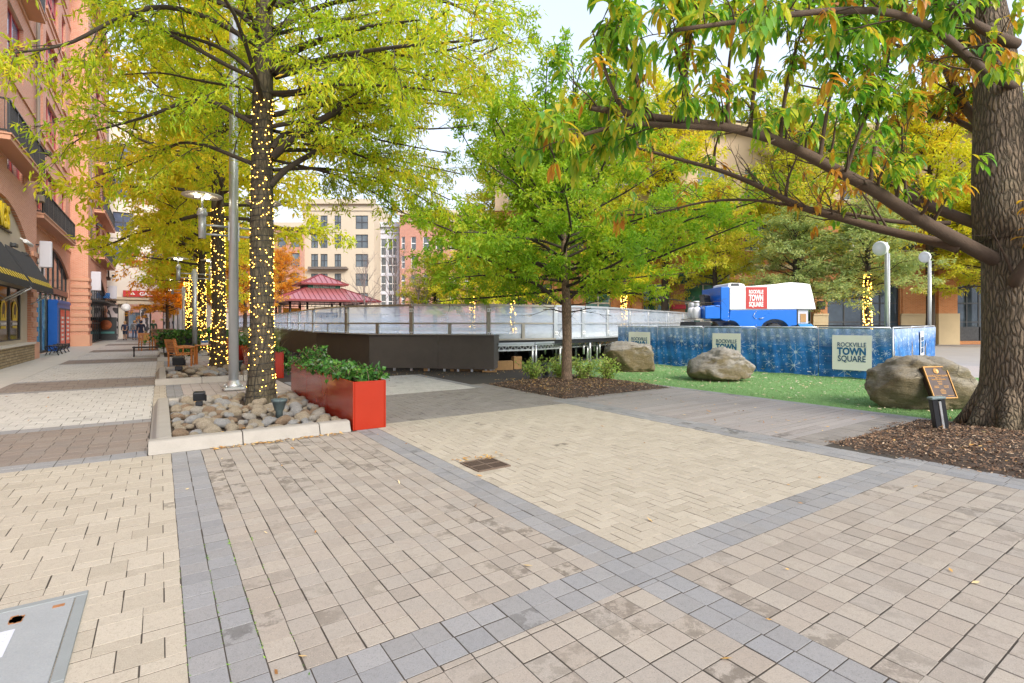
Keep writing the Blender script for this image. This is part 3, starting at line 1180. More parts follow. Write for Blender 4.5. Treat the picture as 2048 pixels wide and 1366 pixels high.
# second shop: glazed arch, brown band, blue portal with red doors
window(lb, rec, 30.7, 43.25, 3.45, 5.6, 8, 1, M['charcoal'], M['glass'], -.16, .12, rise=1.25)
bnd = MB()
fbox(bnd, rec, 30.7, 43.25, 3.15, 3.44, -.2, -.08)
obj('sign_band', bnd, plain('brown_band', (.24, .11, .08), .5), lb)
t = NT('teal_graphic_glass')
co = t.coord()
t.color(t.ramp(t.noise(t.mapping(co, (1, 1, .35)), 2.6, 4, .7), [(.35, (.02, .10, .12)), (.48, (.10, .32, .36)), (.6, (.30, .52, .56)), (.7, (.03, .06, .09))]))
t.set(.1)
M['teal'] = t.m
window(lb, rec, 30.7, 43.25, .05, 3.14, 9, 1, M['charcoal'], M['teal'], -.16, .13)
bx = MB()
fbox(bx, rec, 36.6, 41.2, .02, 2.78, -.12, .26)
fbox(bx, rec, 36.5, 41.3, 2.6, 2.72, .262, .30)
portal = obj('blue_portal', bx, plain('blue_paint', (.01, .10, .42), .35), lb)
M['orangered'] = plain('orange_red_film', (.72, .06, .03), .3, 0, var=.1)
for a in (37.25, 39.25):
    dr = MB()
    fbox(dr, rec, a, a + 1.75, .08, 2.35, .262, .29)
    d_ = obj('door', dr, M['charcoal'], portal)
for a in (37.4, 39.4):
    dr = MB()
    fbox(dr, rec, a, a + 1.45, .3, 2.25, .291, .297)
    obj('red_panel', dr, M['orangered'], portal)
    tm = MB()
    for k in range(6):
        fbox(tm, rec, a + .25 + .05 * (k % 2), a + 1.05, .55 + k * .24, .68 + k * .24, .298, .301)
    obj('white_lettering', tm, M['white'], portal)
# third shop: black glazed arch with flat canopy
window(lb, sec, 46.6, 58.9, 3.0, 5.3, 8, 1, M['black'], M['glass'], -.16, .14, rise=1.5)
window(lb, sec, 46.6, 58.9, .05, 2.98, 8, 2, M['black'], M['glass'], -.16, .14)
cn = MB()
fbox(cn, sec, 46.2, 58.8, 3.02, 3.14, .002, .85)
for a in (47.5, 50.5, 53.5, 56.5):
    cn.tube([sec(a, 3.14, .8), sec(a, 4.3, .02)], .018, 6)
obj('canopy', cn, M['black'], lb)
# downpipes
for fr_, a, zj in ((bay, 29.9, 7.4), (sec, 45.5, 7.6), (sec, 59.6, 6.0)):
    dp = MB()
    dp.tube([fr_(a, TOPZ - .6, .12), fr_(a, zj + .9, .12), fr_(a + .0, zj + .55, .12), fr_(a + .38, zj + .25, .12), fr_(a + .38, zj - .35, .12)], .075, 10)
    dp.box(fr_(a + .38, zj - .45, .13), (.36, .3, .3), (U, V, UP), .03)
    for z in (10, 13, 16, 19, 22):
        dp.box(fr_(a, z, .1), (.22, .18, .06), (U, V, UP))
    obj('downpipe', dp, plain('taupe_pipe', (.20, .165, .13), .6, 0), lb)
# letters over the corner shop
letters = text_mesh('WINGS', 1.12, bay(24.18, 4.92, -.05), U, UP, 'CENTER', .80, .03, .05)
sg = thing('shop_sign', 'slanted yellow capital letters on the cream arch above the black awnings', 'sign', bay(24.2, 4.9))
obj('lettering', letters, M['yellow'], sg)
fr3 = MB()
fr3.bar(bay(22.2, 4.86, -.08), bay(26.2, 4.86, -.08), .05, .06)
obj('rail', fr3, M['black'], sg)


def wall_lamp(fr_, a, z, lab, reach=.55):
    r = thing('wall_floodlight', lab, 'floodlight', fr_(a, z))
    m1 = MB()
    m1.bar(fr_(a, z, .0), fr_(a, z, reach), .05)
    m1.box(fr_(a, z, .03), (.16, .05, .2), (U, V, UP))
    obj('bracket', m1, M['black'], r)
    m2 = MB()
    m2.box(fr_(a, z + .17, reach), (.32, .3, .2), (U, nrm(V - UP * .4), nrm(UP + V * .4)), .03)
    obj('lamp_head', m2, M['black'], r)


wall_lamp(rec, 31.4, 9.1, 'black floodlight on a bracket above the long balcony')
wall_lamp(sec, 46.0, 8.15, 'black floodlight on a bracket beside the downpipe by the brick pier')
wall_lamp(sec, 59.4, 5.6, 'small black floodlight at the far end of the brick building')


def blade(fr_, a, z, w_, h, lab):
    r = thing('blade_sign', lab, 'sign', fr_(a, z))
    b = MB()
    b.box(fr_(a, z + h / 2, .12 + w_ / 2), (.22, w_, h), (U, V, UP), .03)
    obj('panel', b, M['greypanel'], r)
    b = MB()
    for q in (.15, .85):
        b.bar(fr_(a, z + h * q, 0), fr_(a, z + h * q, .13), .05)
    obj('bracket', b, M['black'], r)


blade(bay, 30.2, 3.95, .42, 1.15, 'blank grey blade sign beside the black awning')
blade(sec, 45.6, 3.75, .55, 1.3, 'blank grey blade sign beyond the banded brick pier')
blade(sec, 59.6, 3.7, .62, 1.2, 'blank grey blade sign at the far corner of the brick building')
cc = thing('security_camera', 'white security camera on the cream arch beside the yellow letters', 'camera', si(27.6, 4.75))
b = MB(); b.cyl(si(27.5, 4.75, .22), si(28.4, 4.68, .26), .075, n=12)
obj('camera_body', b, M['white'], cc)
b = MB(); b.bar(si(27.9, 4.9, 0), si(27.9, 4.76, .22), .05)
obj('bracket', b, M['white'], cc)
for a, z, lab in ((26.3, 4.42, 'small black wall lamp under the yellow letters'), (28.2, 4.28, 'small black wall lamp near the arch end')):
    r = thing('wall_light', lab, 'wall lamp', si(a, z))
    b = MB(); b.box(si(a, z, .12), (.42, .14, .14), (U, V, UP), .02)
    obj('lamp_body', b, M['charcoal'], r)
    b = MB(); b.box(si(a, z, .025), (.14, .05, .2), (U, V, UP))
    obj('wall_plate', b, M['charcoal'], r)

# ------------------------------------------------------------------ building closing the walk, with passages through it
gb = thing('passage_building', 'pale stucco building with open passages at the end of the paved walk', 'building', P(63, 0))
gf = frame_line(P(62, -5.0), V, -U)           # a = v + 5
wins = [(1.2, 2.8), (4.2, 5.8), (7.2, 8.8), (9.3, 10.6)]
gz = [(7.2, 8.9), (10.2, 12.1), (13.5, 15.4), (16.8, 18.7)]
gw = MB()
wall_mesh(gw, gf, -4, 11, 3.6, 21, [(a, b_, z0, z1) for a, b_ in wins for z0, z1 in gz])
for (a, b_) in ((-4, .6), (1.6, 2.1), (3.3, 4.1), (5.2, 6.0), (6.9, 11)):
    fbox(gw, gf, a, b_, 0, 3.599, -8, -.001)
fbox(gw, gf, -4, 11, 3.6, 3.9, -8, -.3)
gw.quad(gf(11, 3.6), gf(11, 3.6, -8), gf(11, 21, -8), gf(11, 21))
gw.quad(gf(-4, 21), gf(11, 21), gf(11, 21, -8), gf(-4, 21, -8))
gw.quad(gf(-4, 3.6, -8), gf(11, 3.6, -8), gf(11, 21, -8), gf(-4, 21, -8))
obj('wall', gw, M['stucco2'], gb)
for a, b_ in wins:
    for z0, z1 in gz:
        window(gb, gf, a, b_, z0, z1, 2, 2, M['charcoal'], M['glassblue'], -.12, .09)
tr = MB()
fbox(tr, gf, -4, 11, 3.75, 4.0, .002, .25)
fbox(tr, gf, 1.5, 6.9, 3.3, 3.6, .002, .5)
obj('cornice', tr, M['stucco'], gb)
eb = thing('street_building', 'brick building across the street, seen through the open passages', 'building', P(92, 2))
ef = frame_line(P(92, -16), V, -U)
em2 = MB()
ew = [(3 + 4.5 * k, 5.2 + 4.5 * k) for k in range(7)]
wall_mesh(em2, ef, 0, 36, 0, 14, [(a, b_, z0, z1) for a, b_ in ew for z0, z1 in ((.3, 3.0), (5, 7), (9, 11))])
obj('wall', em2, M['brickF'], eb)
em2 = MB(); fbox(em2, ef, -.2, 36.2, 13.6, 14.3, .002, .4); em2.quad(ef(0, 14), ef(36, 14), ef(36, 14, -8), ef(0, 14, -8))
obj('roof', em2, M['stucco'], eb)
for a, b_ in ew:
    for z0, z1 in ((.3, 3.0), (5, 7), (9, 11)):
        window(eb, ef, a, b_, z0, z1, 2, 1, M['charcoal'], M['glassgrey'], -.12, .1)
t = NT('swirl_poster')
co = t.coord()
wv = t.n('TexWave', wave_type='RINGS')
t.l(t.mapping(co, (1, 1, 1)), wv.inputs[0])
wv.inputs['Scale'].default_value = .8
wv.inputs['Distortion'].default_value = 12
wv.inputs['Detail'].default_value = 2
t.color(t.ramp(wv.outputs['Fac'], [(.42, (.05, .045, .05)), (.5, (.55, .50, .50))]))
t.set(.6)
M['swirl'] = t.m
for a, b_, lab in ((.62, 1.58, 'black and grey swirl panel nearest the brick building'), (3.32, 4.08, 'black and grey swirl panel between the two passages'), (5.22, 5.98, 'black and grey swirl panel right of the passages')):
    pm = MB()
    fbox(pm, gf, a, b_, .25, 3.2, .005, .06)
    r = thing('swirl_panel', lab, 'panel', gf(a, 0))
    obj('panel_face', pm, M['swirl'], r)
    pm = MB()
    for q in (a - .03, b_ + .03):
        fbox(pm, gf, q - .03, q + .03, .2, 3.25, .005, .09)
    obj('panel_edge', pm, M['black'], r)
pm = MB()
fbox(pm, gf, 6.1, 7.3, .9, 3.5, .005, .12)
fbox(pm, gf, 6.05, 7.35, .5, .89, .005, .15)
tag(obj('white_board', pm, M['white']), 'plain white upright board right of the swirl panels', 'board')
gs = thing('garage_sign', 'red sign with white GARAGE lettering over the passage', 'sign', gf(3, 4))
pm = MB(); fbox(pm, gf, 2.0, 5.9, 4.03, 4.62, .26, .36)
obj('sign_board', pm, plain('red_sign', (.50, .03, .03), .4), gs)
obj('lettering', text_mesh('GARAGE C', .48, gf(4.45, 4.16, .375), V, UP, 'CENTER', 1.0, .012, .005), M['white'], gs)
pm = MB(); pm.poly([gf(2.55, 4.22, .37), gf(2.95, 4.22, .37), gf(2.75, 4.48, .37)])
obj('arrow_mark', pm, M['white'], gs)
ds = thing('food_sign', 'dark standing board with a pizza picture at the foot of the brick building', 'sign', gf(.6, 0, 6))
pm = MB(); fbox(pm, gf, .35, 1.85, .05, 2.0, 6, 6.06)
obj('board', pm, M['charcoal'], ds)
pm = MB(); pm.lathe(gf(1.1, 1.35, 6.062), [(.0, 0), (.42, 0), (.42, .01), (.0, .01)], 18, (V, UP, -U))
obj('pizza_picture', pm, plain('pizza_print', (.55, .16, .06), .6, 0, var=.6, scale=9), ds)
pm = MB(); fbox(pm, gf, .5, 1.7, .6, .78, 6.061, 6.07)
obj('print_strip', pm, plain('teal_print', (.10, .30, .30), .6), ds)
cs = thing('round_sign', 'round white hanging sign above the people at the passage', 'sign', gf(2.4, 2.8, 2))
pm = MB(); pm.lathe(gf(2.3, 2.95, 2), [(0, -.04), (.36, -.04), (.36, .04), (0, .04)], 20, (V, UP, -U))
obj('disc', pm, M['white'], cs)
pm = MB(); pm.bar(gf(2.3, 3.28, 1.97), gf(2.3, 3.5, 0.0), .04)
obj('bracket', pm, M['black'], cs)
pm = MB()
pm.add([gf(.75, 4.2, 3.2), gf(1.2, 4.2, 3.2), gf(1.2, 3.7, 3.7), gf(.75, 3.7, 3.7)], [(0, 1, 2, 3)])
pm.add([gf(.75, 4.2, 3.2), gf(.75, 3.7, 3.7), gf(.75, 3.7, 3.2)], [(0, 1, 2)]).add([gf(1.2, 4.2, 3.2), gf(1.2, 3.7, 3.7), gf(1.2, 3.7, 3.2)], [(0, 1, 2)])
aw2 = obj('blue_awning', pm, plain('blue_canvas', (.02, .13, .36), .7), lb)

# ------------------------------------------------------------------ far buildings across the square
def block(name, label, X0, X1, Y, top, m, wins, zs, fm, gm_, nx=2, nz=2, parapet=None):
    r = thing(name, label, 'building', (X0, Y, 0))
    fr_ = frame_line(A3(X0, Y, 0), (1, 0, 0), (0, -1, 0))
    wm_ = MB()
    wall_mesh(wm_, fr_, 0, X1 - X0, 0, top, [(a - X0, b_ - X0, z0, z1) for a, b_ in wins for z0, z1 in zs], .25)
    w_ = X1 - X0
    wm_.quad(fr_(0, 0), fr_(0, 0, -12), fr_(0, top, -12), fr_(0, top))
    wm_.quad(fr_(w_, 0), fr_(w_, 0, -12), fr_(w_, top, -12), fr_(w_, top))
    obj('wall', wm_, m, r)
    rm = MB()
    rm.quad(fr_(0, top), fr_(w_, top), fr_(w_, top, -12), fr_(0, top, -12))
    fbox(rm, fr_, -.3, w_ + .3, top - .5, top + .25, .002, .5)
    fbox(rm, fr_, -.1, w_ + .1, top - 1.5, top - 1.3, .002, .15)
    obj('roof', rm, parapet or m, r)
    for a, b_ in wins:
        for z0, z1 in zs:
            window(r, fr_, a - X0, b_ - X0, z0, z1, nx, nz, fm, gm_, -.15, .13)
    return r, fr_


Yc = 80
X_ = lambda px, Y: (px - CX) * Y / FPX
zc = [(1.55 + (645 - b_) * Yc / FPX, 1.55 + (645 - a) * Yc / FPX) for a, b_ in ((431, 458), (469, 496), (508, 534), (547, 572), (586, 608))]
cw = [(X_(a, Yc), X_(b_, Yc)) for a, b_ in ((622, 636), (641, 655), (669, 682), (711, 736))]
cb_, cf = block('apartment_building', 'cream five storey apartment building with dark framed windows behind the red roofed pavilion', X_(606, Yc), X_(748, Yc), Yc, 20.3, M['stucco'], cw, zc, M['charcoal'], M['glassgrey'])
cm = MB()
x0 = X_(620, Yc) - X_(606, Yc); x1 = X_(697, Yc) - X_(606, Yc)
fbox(cm, cf, x0, x1, 9.75, 9.95, .002, .9)
for k in range(24):
    a = x0 + (x1 - x0) * k / 24
    fbox(cm, cf, a, a + .1, 9.952, 10.1, .002, .9)
obj('canopy', cm, plain('brown_canopy', (.16, .13, .11), .6), cb_)
Yb = 79
block('brick_block', 'red brick building left of the cream apartments, behind the pavilion', X_(452, Yb), X_(604, Yb), Yb, 16.5, M['brickF'], [(X_(a, Yb), X_(a + 17, Yb)) for a in (465, 495, 525, 555, 582)], zc[1:], M['charcoal'], M['glassgrey'], 1, 2, M['stucco'])
Yg = 84
gwn = [(X_(a, Yg), X_(b_, Yg)) for a, b_ in ((751, 772), (776, 794))]
block('grey_building', 'narrow grey panelled building between the cream and the brick blocks', X_(748, Yg) + .05, X_(798, Yg), Yg, 17.5, M['greypanel'],
      gwn, [(z0 - .6, z1) for z0, z1 in zc[1:]], M['white'], M['glassgrey'], 2, 2)
Yr = 82
rw = [(X_(a, Yr), X_(b_, Yr)) for a, b_ in ((803, 810), (822, 832), (846, 858), (872, 884), (900, 912), (930, 942), (960, 972), (990, 1002))]
block('far_brick_building', 'pinkish red brick building half hidden by trees beyond the rink', X_(798, Yr) + .1, X_(1030, Yr), Yr, 19, M['brickF'],
      rw, zc[1:], M['white'], M['glassgrey'], 1, 2, M['stucco'])

# ------------------------------------------------------------------ brick shop building on the right
YR = 36.5
sb = thing('storefront_building', 'long orange brick building with stone base and green glazed shop windows behind the fence', 'building', (20, YR, 0))
sf = frame_line(A3(0, YR, 0), (1, 0, 0), (0, -1, 0))
Xr = lambda px: (px - CX) * YR / FPX
lowz = (.25, 4.25)
sh = [(1002, 1050), (1064, 1104), (1172, 1222), (1287, 1341), (1370, 1446), (1500, 1625), (1655, 1800), (1913, 2012), (2070, 2210), (2280, 2420)]
holes = [(Xr(a), Xr(b_), *lowz) for a, b_ in sh]
ups = [(Xr(a), Xr(a) + 2.0) for a in range(1015, 2500, 95)]
uz = [(6.6, 8.9), (10.2, 12.4)]
sw = MB()
wall_mesh(sw, sf, Xr(990), 55, 0, 5.4, holes, .3)
obj('wall', sw, M['brickR'], sb)
su_ = MB()
su0 = MB()
wall_mesh(su0, sf, Xr(990), 55, 5.4, 9.5, [(a, b_, z0, z1) for a, b_ in ups for z0, z1 in uz[:1]], .2)
obj('wall', su0, M['brickR'], sb)
wall_mesh(su_, sf, Xr(990), 55, 9.5, 15.2, [(a, b_, z0, z1) for a, b_ in ups for z0, z1 in uz[1:]], .2)
su_.quad(sf(Xr(990), 0), sf(Xr(990), 0, -14), sf(Xr(990), 15.2, -14), sf(Xr(990), 15.2))
obj('upper_wall', su_, plain('peach_stucco', (0.572, 0.429, 0.293), .9, 0, var=.1, scale=.5), sb)
edges = [Xr(990)] + [q for h in holes for q in h[:2]] + [55]
for k in range(0, len(edges), 2):
    a, b_ = edges[k], edges[k + 1]
    if b_ - a > .35:
        bs, prs = MB(), MB()
        fbox(bs, sf, a + .003, b_ - .003, 0, .42, .002, .14)
        fbox(bs, sf, a + .003, b_ - .003, .422, 1.55, .002, .10)
        fbox(bs, sf, a + .003, b_ - .003, 1.552, 2.05, .002, .115)
        fbox(bs, sf, a + .003, b_ - .003, 2.052, 2.18, .002, .17)
        fbox(prs, sf, a + .12, b_ - .12, 2.182, 4.9, .002, .08)
        if b_ - a > 2.2:
            fbox(prs, sf, a + (b_ - a) * .62, b_ - .2, 2.182, 5.2, .081, .32)
            fbox(bs, sf, a + (b_ - a) * .60, b_ - .12, 0, 2.18, .171, .42)
        obj('stone_base', bs, M['limestone'], sb)
        obj('brick_pier', prs, M['brickR'], sb)
cr = MB()
fbox(cr, sf, Xr(990), 55, 5.3, 5.6, .09, .4)
fbox(cr, sf, Xr(990), 55, 9.4, 9.6, .002, .15)
fbox(cr, sf, Xr(990) - .2, 55, 14.9, 15.4, .002, .6)
obj('cornice', cr, M['limestone'], sb)
for k, h in enumerate(holes):
    gmat = M['glassgreen'] if k in (2, 3, 4, 5) else M['glass']
    fmat = M['stucco2'] if k in (2, 3, 4, 5) else M['charcoal']
    window(sb, sf, h[0], h[1], h[2], h[3], 2 if k < 5 else 4, 3, fmat, gmat, -.2, .09)
for a, b_ in ups:
    for z0, z1 in uz:
        window(sb, sf, a, b_, z0, z1, 2, 2, M['white'], M['glassgrey'], -.12, .09)
dd = MB()
fbox(dd, sf, Xr(1377), Xr(1405), .03, 2.9, -.19, -.10)
dr = obj('door', dd, M['stucco2'], sb)
dd = MB(); fbox(dd, sf, Xr(1381), Xr(1401), .3, 2.75, -.099, -.09)
obj('pane', dd, M['glassgreen'], dr)
dd = MB()
fbox(dd, sf, Xr(1345), Xr(1450), 4.28, 4.9, .09, .75)
obj('green_canopy', dd, plain('dark_green_metal', (.02, .10, .085), .5), sb)
dd = MB()
for a, b_ in ((1913, 1960), (1963, 2008)):
    fbox(dd, sf, Xr(a), Xr(b_), .27, 1.25, -.16, -.1)
obj('shop_grille', dd, plain('dark_patterned_panel', (.05, .05, .05), .5, 0, var=.9, scale=7), sb)
fa = MB()
fa.box(sf(Xr(1635), 2.75, .42), (.5, .2, .6), None, .04)
fo = thing('mailbox', 'small dark box on the brick pier behind the ice resurfacer', 'mailbox', sf(Xr(1635), 2.5))
obj('box_body', fa, M['black'], fo)
fa = MB(); fa.box(sf(Xr(1635), 2.75, .54), (.3, .04, .12), None, .01)
obj('flap', fa, M['charcoal'], fo)
fm_ = MB(); fm_.box(sf(Xr(1356), 2.65, .16), (1.0, .12, .3), None, .02)
tag(obj('fire_sign', fm_, plain('red_bell', (.55, .03, .05), .5)), 'small red fire connection plate on the brick pier beside the green door', 'sign')

# ------------------------------------------------------------------ red roofed market pavilion
n0 = A3((570 - CX) * 52 / FPX, 52, 0)
pv = thing('pavilion', 'open market pavilion with a two tiered red metal hip roof beyond the rink', 'pavilion', n0 + U * 4.5 + V * 4.5)
cpt = n0 + U * 4.5 + V * 4.5
sq = lambda h, z: [cpt - U * h - V * h + UP * z, cpt - U * h + V * h + UP * z, cpt + U * h + V * h + UP * z, cpt + U * h - V * h + UP * z]


def hip(name, h0, z0, h1, z1, m):
    mb = MB()
    lo, hi = sq(h0, z0), sq(h1, z1)
    for k in range(4):
        mb.quad(lo[k], lo[(k + 1) % 4], hi[(k + 1) % 4], hi[k])
    und = sq(h0 - .02, z0 - .14)
    for k in range(4):
        mb.quad(lo[k], und[k], und[(k + 1) % 4], lo[(k + 1) % 4])
    mb.poly(und)
    r = obj(name, mb, m, pv)
    sm2, dk = MB(), MB()
    for k in range(4):
        a, b_, c, d = lo[k], lo[(k + 1) % 4], hi[(k + 1) % 4], hi[k]
        n = max(8, int(2 * h0 / .5))
        fl = (h0 - h1) / (2 * h0)
        for j in range(1, n):
            f = j / n
            p0 = a + (b_ - a) * f
            g_ = min(1, f / fl if fl > 0 else 1, (1 - f) / fl if fl > 0 else 1)
            up_ = (d - a) + ((c - d) - (b_ - a)) * f if False else None
            nm = (d + c) / 2 - (a + b_) / 2
            sm2.bar(p0 + UP * .02, p0 + nm * g_ + UP * .02, .045, .06)
        sm2.bar(a + UP * .02, d + UP * .02, .12, .08)
        sm2.bar(a, b_, .12, .14)
    obj('seam', sm2, plain('roof_seam', (.22, .03, .035), .4, .2), r)


hip('roof', 5.2, 3.85, 1.85, 5.35, M['red_metal'])
hip('upper_roof', 2.45, 5.75, .05, 6.95, M['red_metal'])
mb = MB()
b4, t4 = sq(1.75, 5.3), sq(1.75, 5.74)
for k in range(4):
    mb.quad(b4[k], b4[(k + 1) % 4], t4[(k + 1) % 4], t4[k])
obj('clerestory', mb, M['charcoal'], pv)
mb = MB()
for q in sq(3.9, 0) + sq(1.75, 0):
    mb.cyl(q, q + UP * 5.0 if False else q + UP * 3.95, .11, n=10)
obj('post', mb, M['black'], pv)
mb = MB()
l1, l2 = sq(3.95, 3.68), sq(3.95, 3.42)
for k in range(4):
    a, b_, c, d = l1[k], l1[(k + 1) % 4], l2[k], l2[(k + 1) % 4]
    mb.bar(a, b_, .08); mb.bar(c, d, .08)
    for j in range(1, 16):
        f = j / 16
        mb.bar(a + (b_ - a) * f, c + (d - c) * f, .04)
obj('lattice_beam', mb, M['black'], pv)
ps = thing('pavilion_sign', 'long green and white sign board under the upper pavilion roof', 'sign', cpt - U * 1.8 + UP * 5.3)
so = cpt - U * 1.9 + UP * 5.28
mb = MB(); mb.box(so + UP * .22, (3.4, .06, .42), (V, -U, UP))
obj('sign_board', mb, plain('green_board', (.01, .22, .14), .5), ps)
obj('lettering', text_mesh('ROCKVILLE MARKET STAND', .30, so + UP * .11 - U * .036, V, UP, 'CENTER', .62, .012, .003), M['white'], ps)
for dx, dz, m, lab, sz in ((-3.2, 2.75, plain('amber_panel', (.75, .33, .02), .5), 'amber striped stall board under the pavilion', (1.7, .1, .7)),
                           (.4, 2.3, plain('blue_banner', (.03, .16, .42), .6), 'blue banner hanging under the pavilion', (2.6, .05, .7)),
                           (1.2, .6, M['greypanel'], 'grey stall counter under the pavilion', (3.0, .8, 1.5))):
    mb = MB(); mb.box(cpt + V * dx - U * 1.0 + UP * dz, sz, (V, U, UP), .03)
    r = thing('stall_board' if dz > 1 else 'stall_counter', lab, 'stall', cpt + V * dx - U)
    obj('panel_face', mb, m, r)
    mb = MB()
    for q in (-1, 1):
        mb.bar(cpt + V * (dx + q * sz[0] * .45) - U * .9, cpt + V * (dx + q * sz[0] * .45) - U * .9 + UP * (3.4 if dz > 1 else .6), .06)
    obj('support', mb, M['black'], r)

# ------------------------------------------------------------------ the rink
RK = [(478, 46), (512, 41), (545, 35.5), (577, 31.2), (598, 27), (627, 22.6), (694, 18.8), (823, 17.3), (977, 17.1), (1110, 18.2), (1165, 19.1), (1214, 20.4), (1258, 22.7), (1295, 25.2), (1335, 28.0), (1366, 31.0), (1386, 33.6)]
rk = [A3((px - CX) * Y / FPX, Y, 0) for px, Y in RK]
DZ = .92
back = [A3(9, 34.6, 0), A3(-2, 35.5, 0), A3(-12, 38, 0), A3(-21, 45, 0), A3(-25, 50, 0)]
rp = thing('rink_platform', 'raised ice rink deck on metal legs behind the clear boards', 'platform', A3(-2, 26, 0))
mb = MB()
ring = rk + back
mb.poly([p + UP * DZ for p in ring])
for k in range(len(ring)):
    a, b_ = ring[k], ring[(k + 1) % len(ring)]
    mb.quad(a + UP * DZ, b_ + UP * DZ, b_ + UP * (DZ - .12), a + UP * (DZ - .12))
mb.poly([p + UP * (DZ - .12) for p in ring][::-1])
deck = obj('deck', mb, M['black'], rp)
cen = sum(ring) / len(ring)
mb = MB()
mb.poly([cen + (p - cen) * .985 + UP * (DZ + .04) for p in ring])
obj('ice', mb, M['ice'], rp)
# legs and trusses where the deck is open
trs = [A3(-.45, 16.75, 0), A3(.72, 17.3, 0), on_line(1122, A3(.72, 17.3, 0), A3(2.98, 20.2, 0)), A3(2.98, 20.2, 0), A3(4.6, 22.4, 0)]
mb = MB()
for k in range(4):
    a, b_ = trs[k] + UP * .80, trs[k + 1] + UP * .80
    c, d = a - UP * .16, b_ - UP * .16
    mb.bar(a, b_, .05); mb.bar(c, d, .05)
    n = max(3, int(np.linalg.norm(b_ - a) / .2))
    for j in range(n):
        f0, f1 = j / n, (j + 1) / n
        fm2 = (f0 + f1) / 2
        mb.bar(c + (d - c) * f0, a + (b_ - a) * fm2, .022)
        mb.bar(a + (b_ - a) * fm2, c + (d - c) * f1, .022)
obj('truss', mb, M['alu'], rp)
mb = MB()
for k in range(5):
    if k:
        mb = MB(); mb.bar(trs[k - 1] + UP * .86, trs[k] + UP * .86, .12, .06); obj('edge_beam', mb, M['metal'], rp)
    if 0 < k < 4:
        p = trs[k]
        mb = MB()
        mb.cyl(p - V * .05, p - V * .05 + UP * .8, .045, n=10)
        mb.cyl(p + V * .09, p + V * .09 + UP * .8, .045, n=10)
        mb.cyl(p, p + UP * .02, .12, n=10)
        obj('jack', mb, M['alu'], rp)
g_ = np.random.default_rng(5)
for k in range(46):
    x = g_.uniform(-1, 4.5); y = g_.uniform(19.2, 27)
    mb = MB(); mb.cyl(A3(x, y, .02 if k % 3 else .35), A3(x, y, .8), .04, n=8)
    obj('leg', mb, M['alu'], rp)
# dark plywood skirt
skp = [on_line(560, A3(-14.6, 31.5, 0), A3(-10, 24.6, 0)) if False else A3(-13.6, 30.5, 0), A3(-11.4, 26.6, 0), A3(-7.6, 20.2, 0), A3(-4.6, 16.75, 0), A3(-2.34, 16.4, 0), A3(-.57, 16.06, 0), A3(-.44, 17.0, 0)]
sk = thing('rink_skirt', 'black plywood skirt panels standing round the foot of the rink', 'panels', A3(-4, 17, 0))
for k in range(len(skp) - 1):
    a, b_ = skp[k], skp[k + 1]
    n = 2 if k in (1, 2, 0) else 1
    for j in range(n):
        p, q = a + (b_ - a) * j / n, a + (b_ - a) * (j + 1) / n
        x = nrm(q - p)
        mb = MB()
        mb.box((p + q) / 2 + UP * (.62 + .006 * (k % 2)), (np.linalg.norm(q - p) - .012, .03, 1.06), (x, np.cross(UP, x), UP))
        obj('panel', mb, M['ply'], sk)
mb = MB()
for k in range(1, 6):
    a, b_ = skp[k], skp[k + 1]
    for f in (.1, .35, .6, .85):
        p = a + (b_ - a) * f + nrm(np.cross(UP, b_ - a)) * .10
        mb.box(p + UP * .05, (.07, .07, .10), None); mb.cyl(p, p + UP * 1.0, .025, n=8)
obj('prop', mb, M['alu'], sk)
mb = MB()
for k in range(2, 5):
    mb.bar(skp[k] + UP * 1.165, skp[k + 1] + UP * 1.165, .22, .025)
obj('ledge', mb, M['bronze'], sk)
for k, (x, y, w_, h_, a) in enumerate(((-1.55, 16.55, .5, .1, .1), (-1.0, 16.5, .7, .14, -.05), (-.35, 16.9, .75, .3, .3), (.15, 17.3, .3, .42, .5), (-1.9, 16.5, .12, .18, 0), (-2.75, 16.6, .13, .2, 0), (-.7, 16.2, .45, .05, 0))):
    mb = MB()
    mb.box(A3(x, y, h_ / 2), (w_, .2, h_), (A3(math.cos(a), math.sin(a), 0), A3(-math.sin(a), math.cos(a), 0), UP), .008)
    tag(obj('timber_block', mb, M['timber']), ['flat timber block under the black skirt', 'long timber block under the last skirt panel', 'wide timber block beside the skirt corner', 'upright timber block leaning by the skirt corner', 'short timber leg under the skirt seam', 'timber leg under the wide skirt panel', 'thin wooden pad under the skirt corner'][k], 'timber', 'timber blocks under the rink skirt')
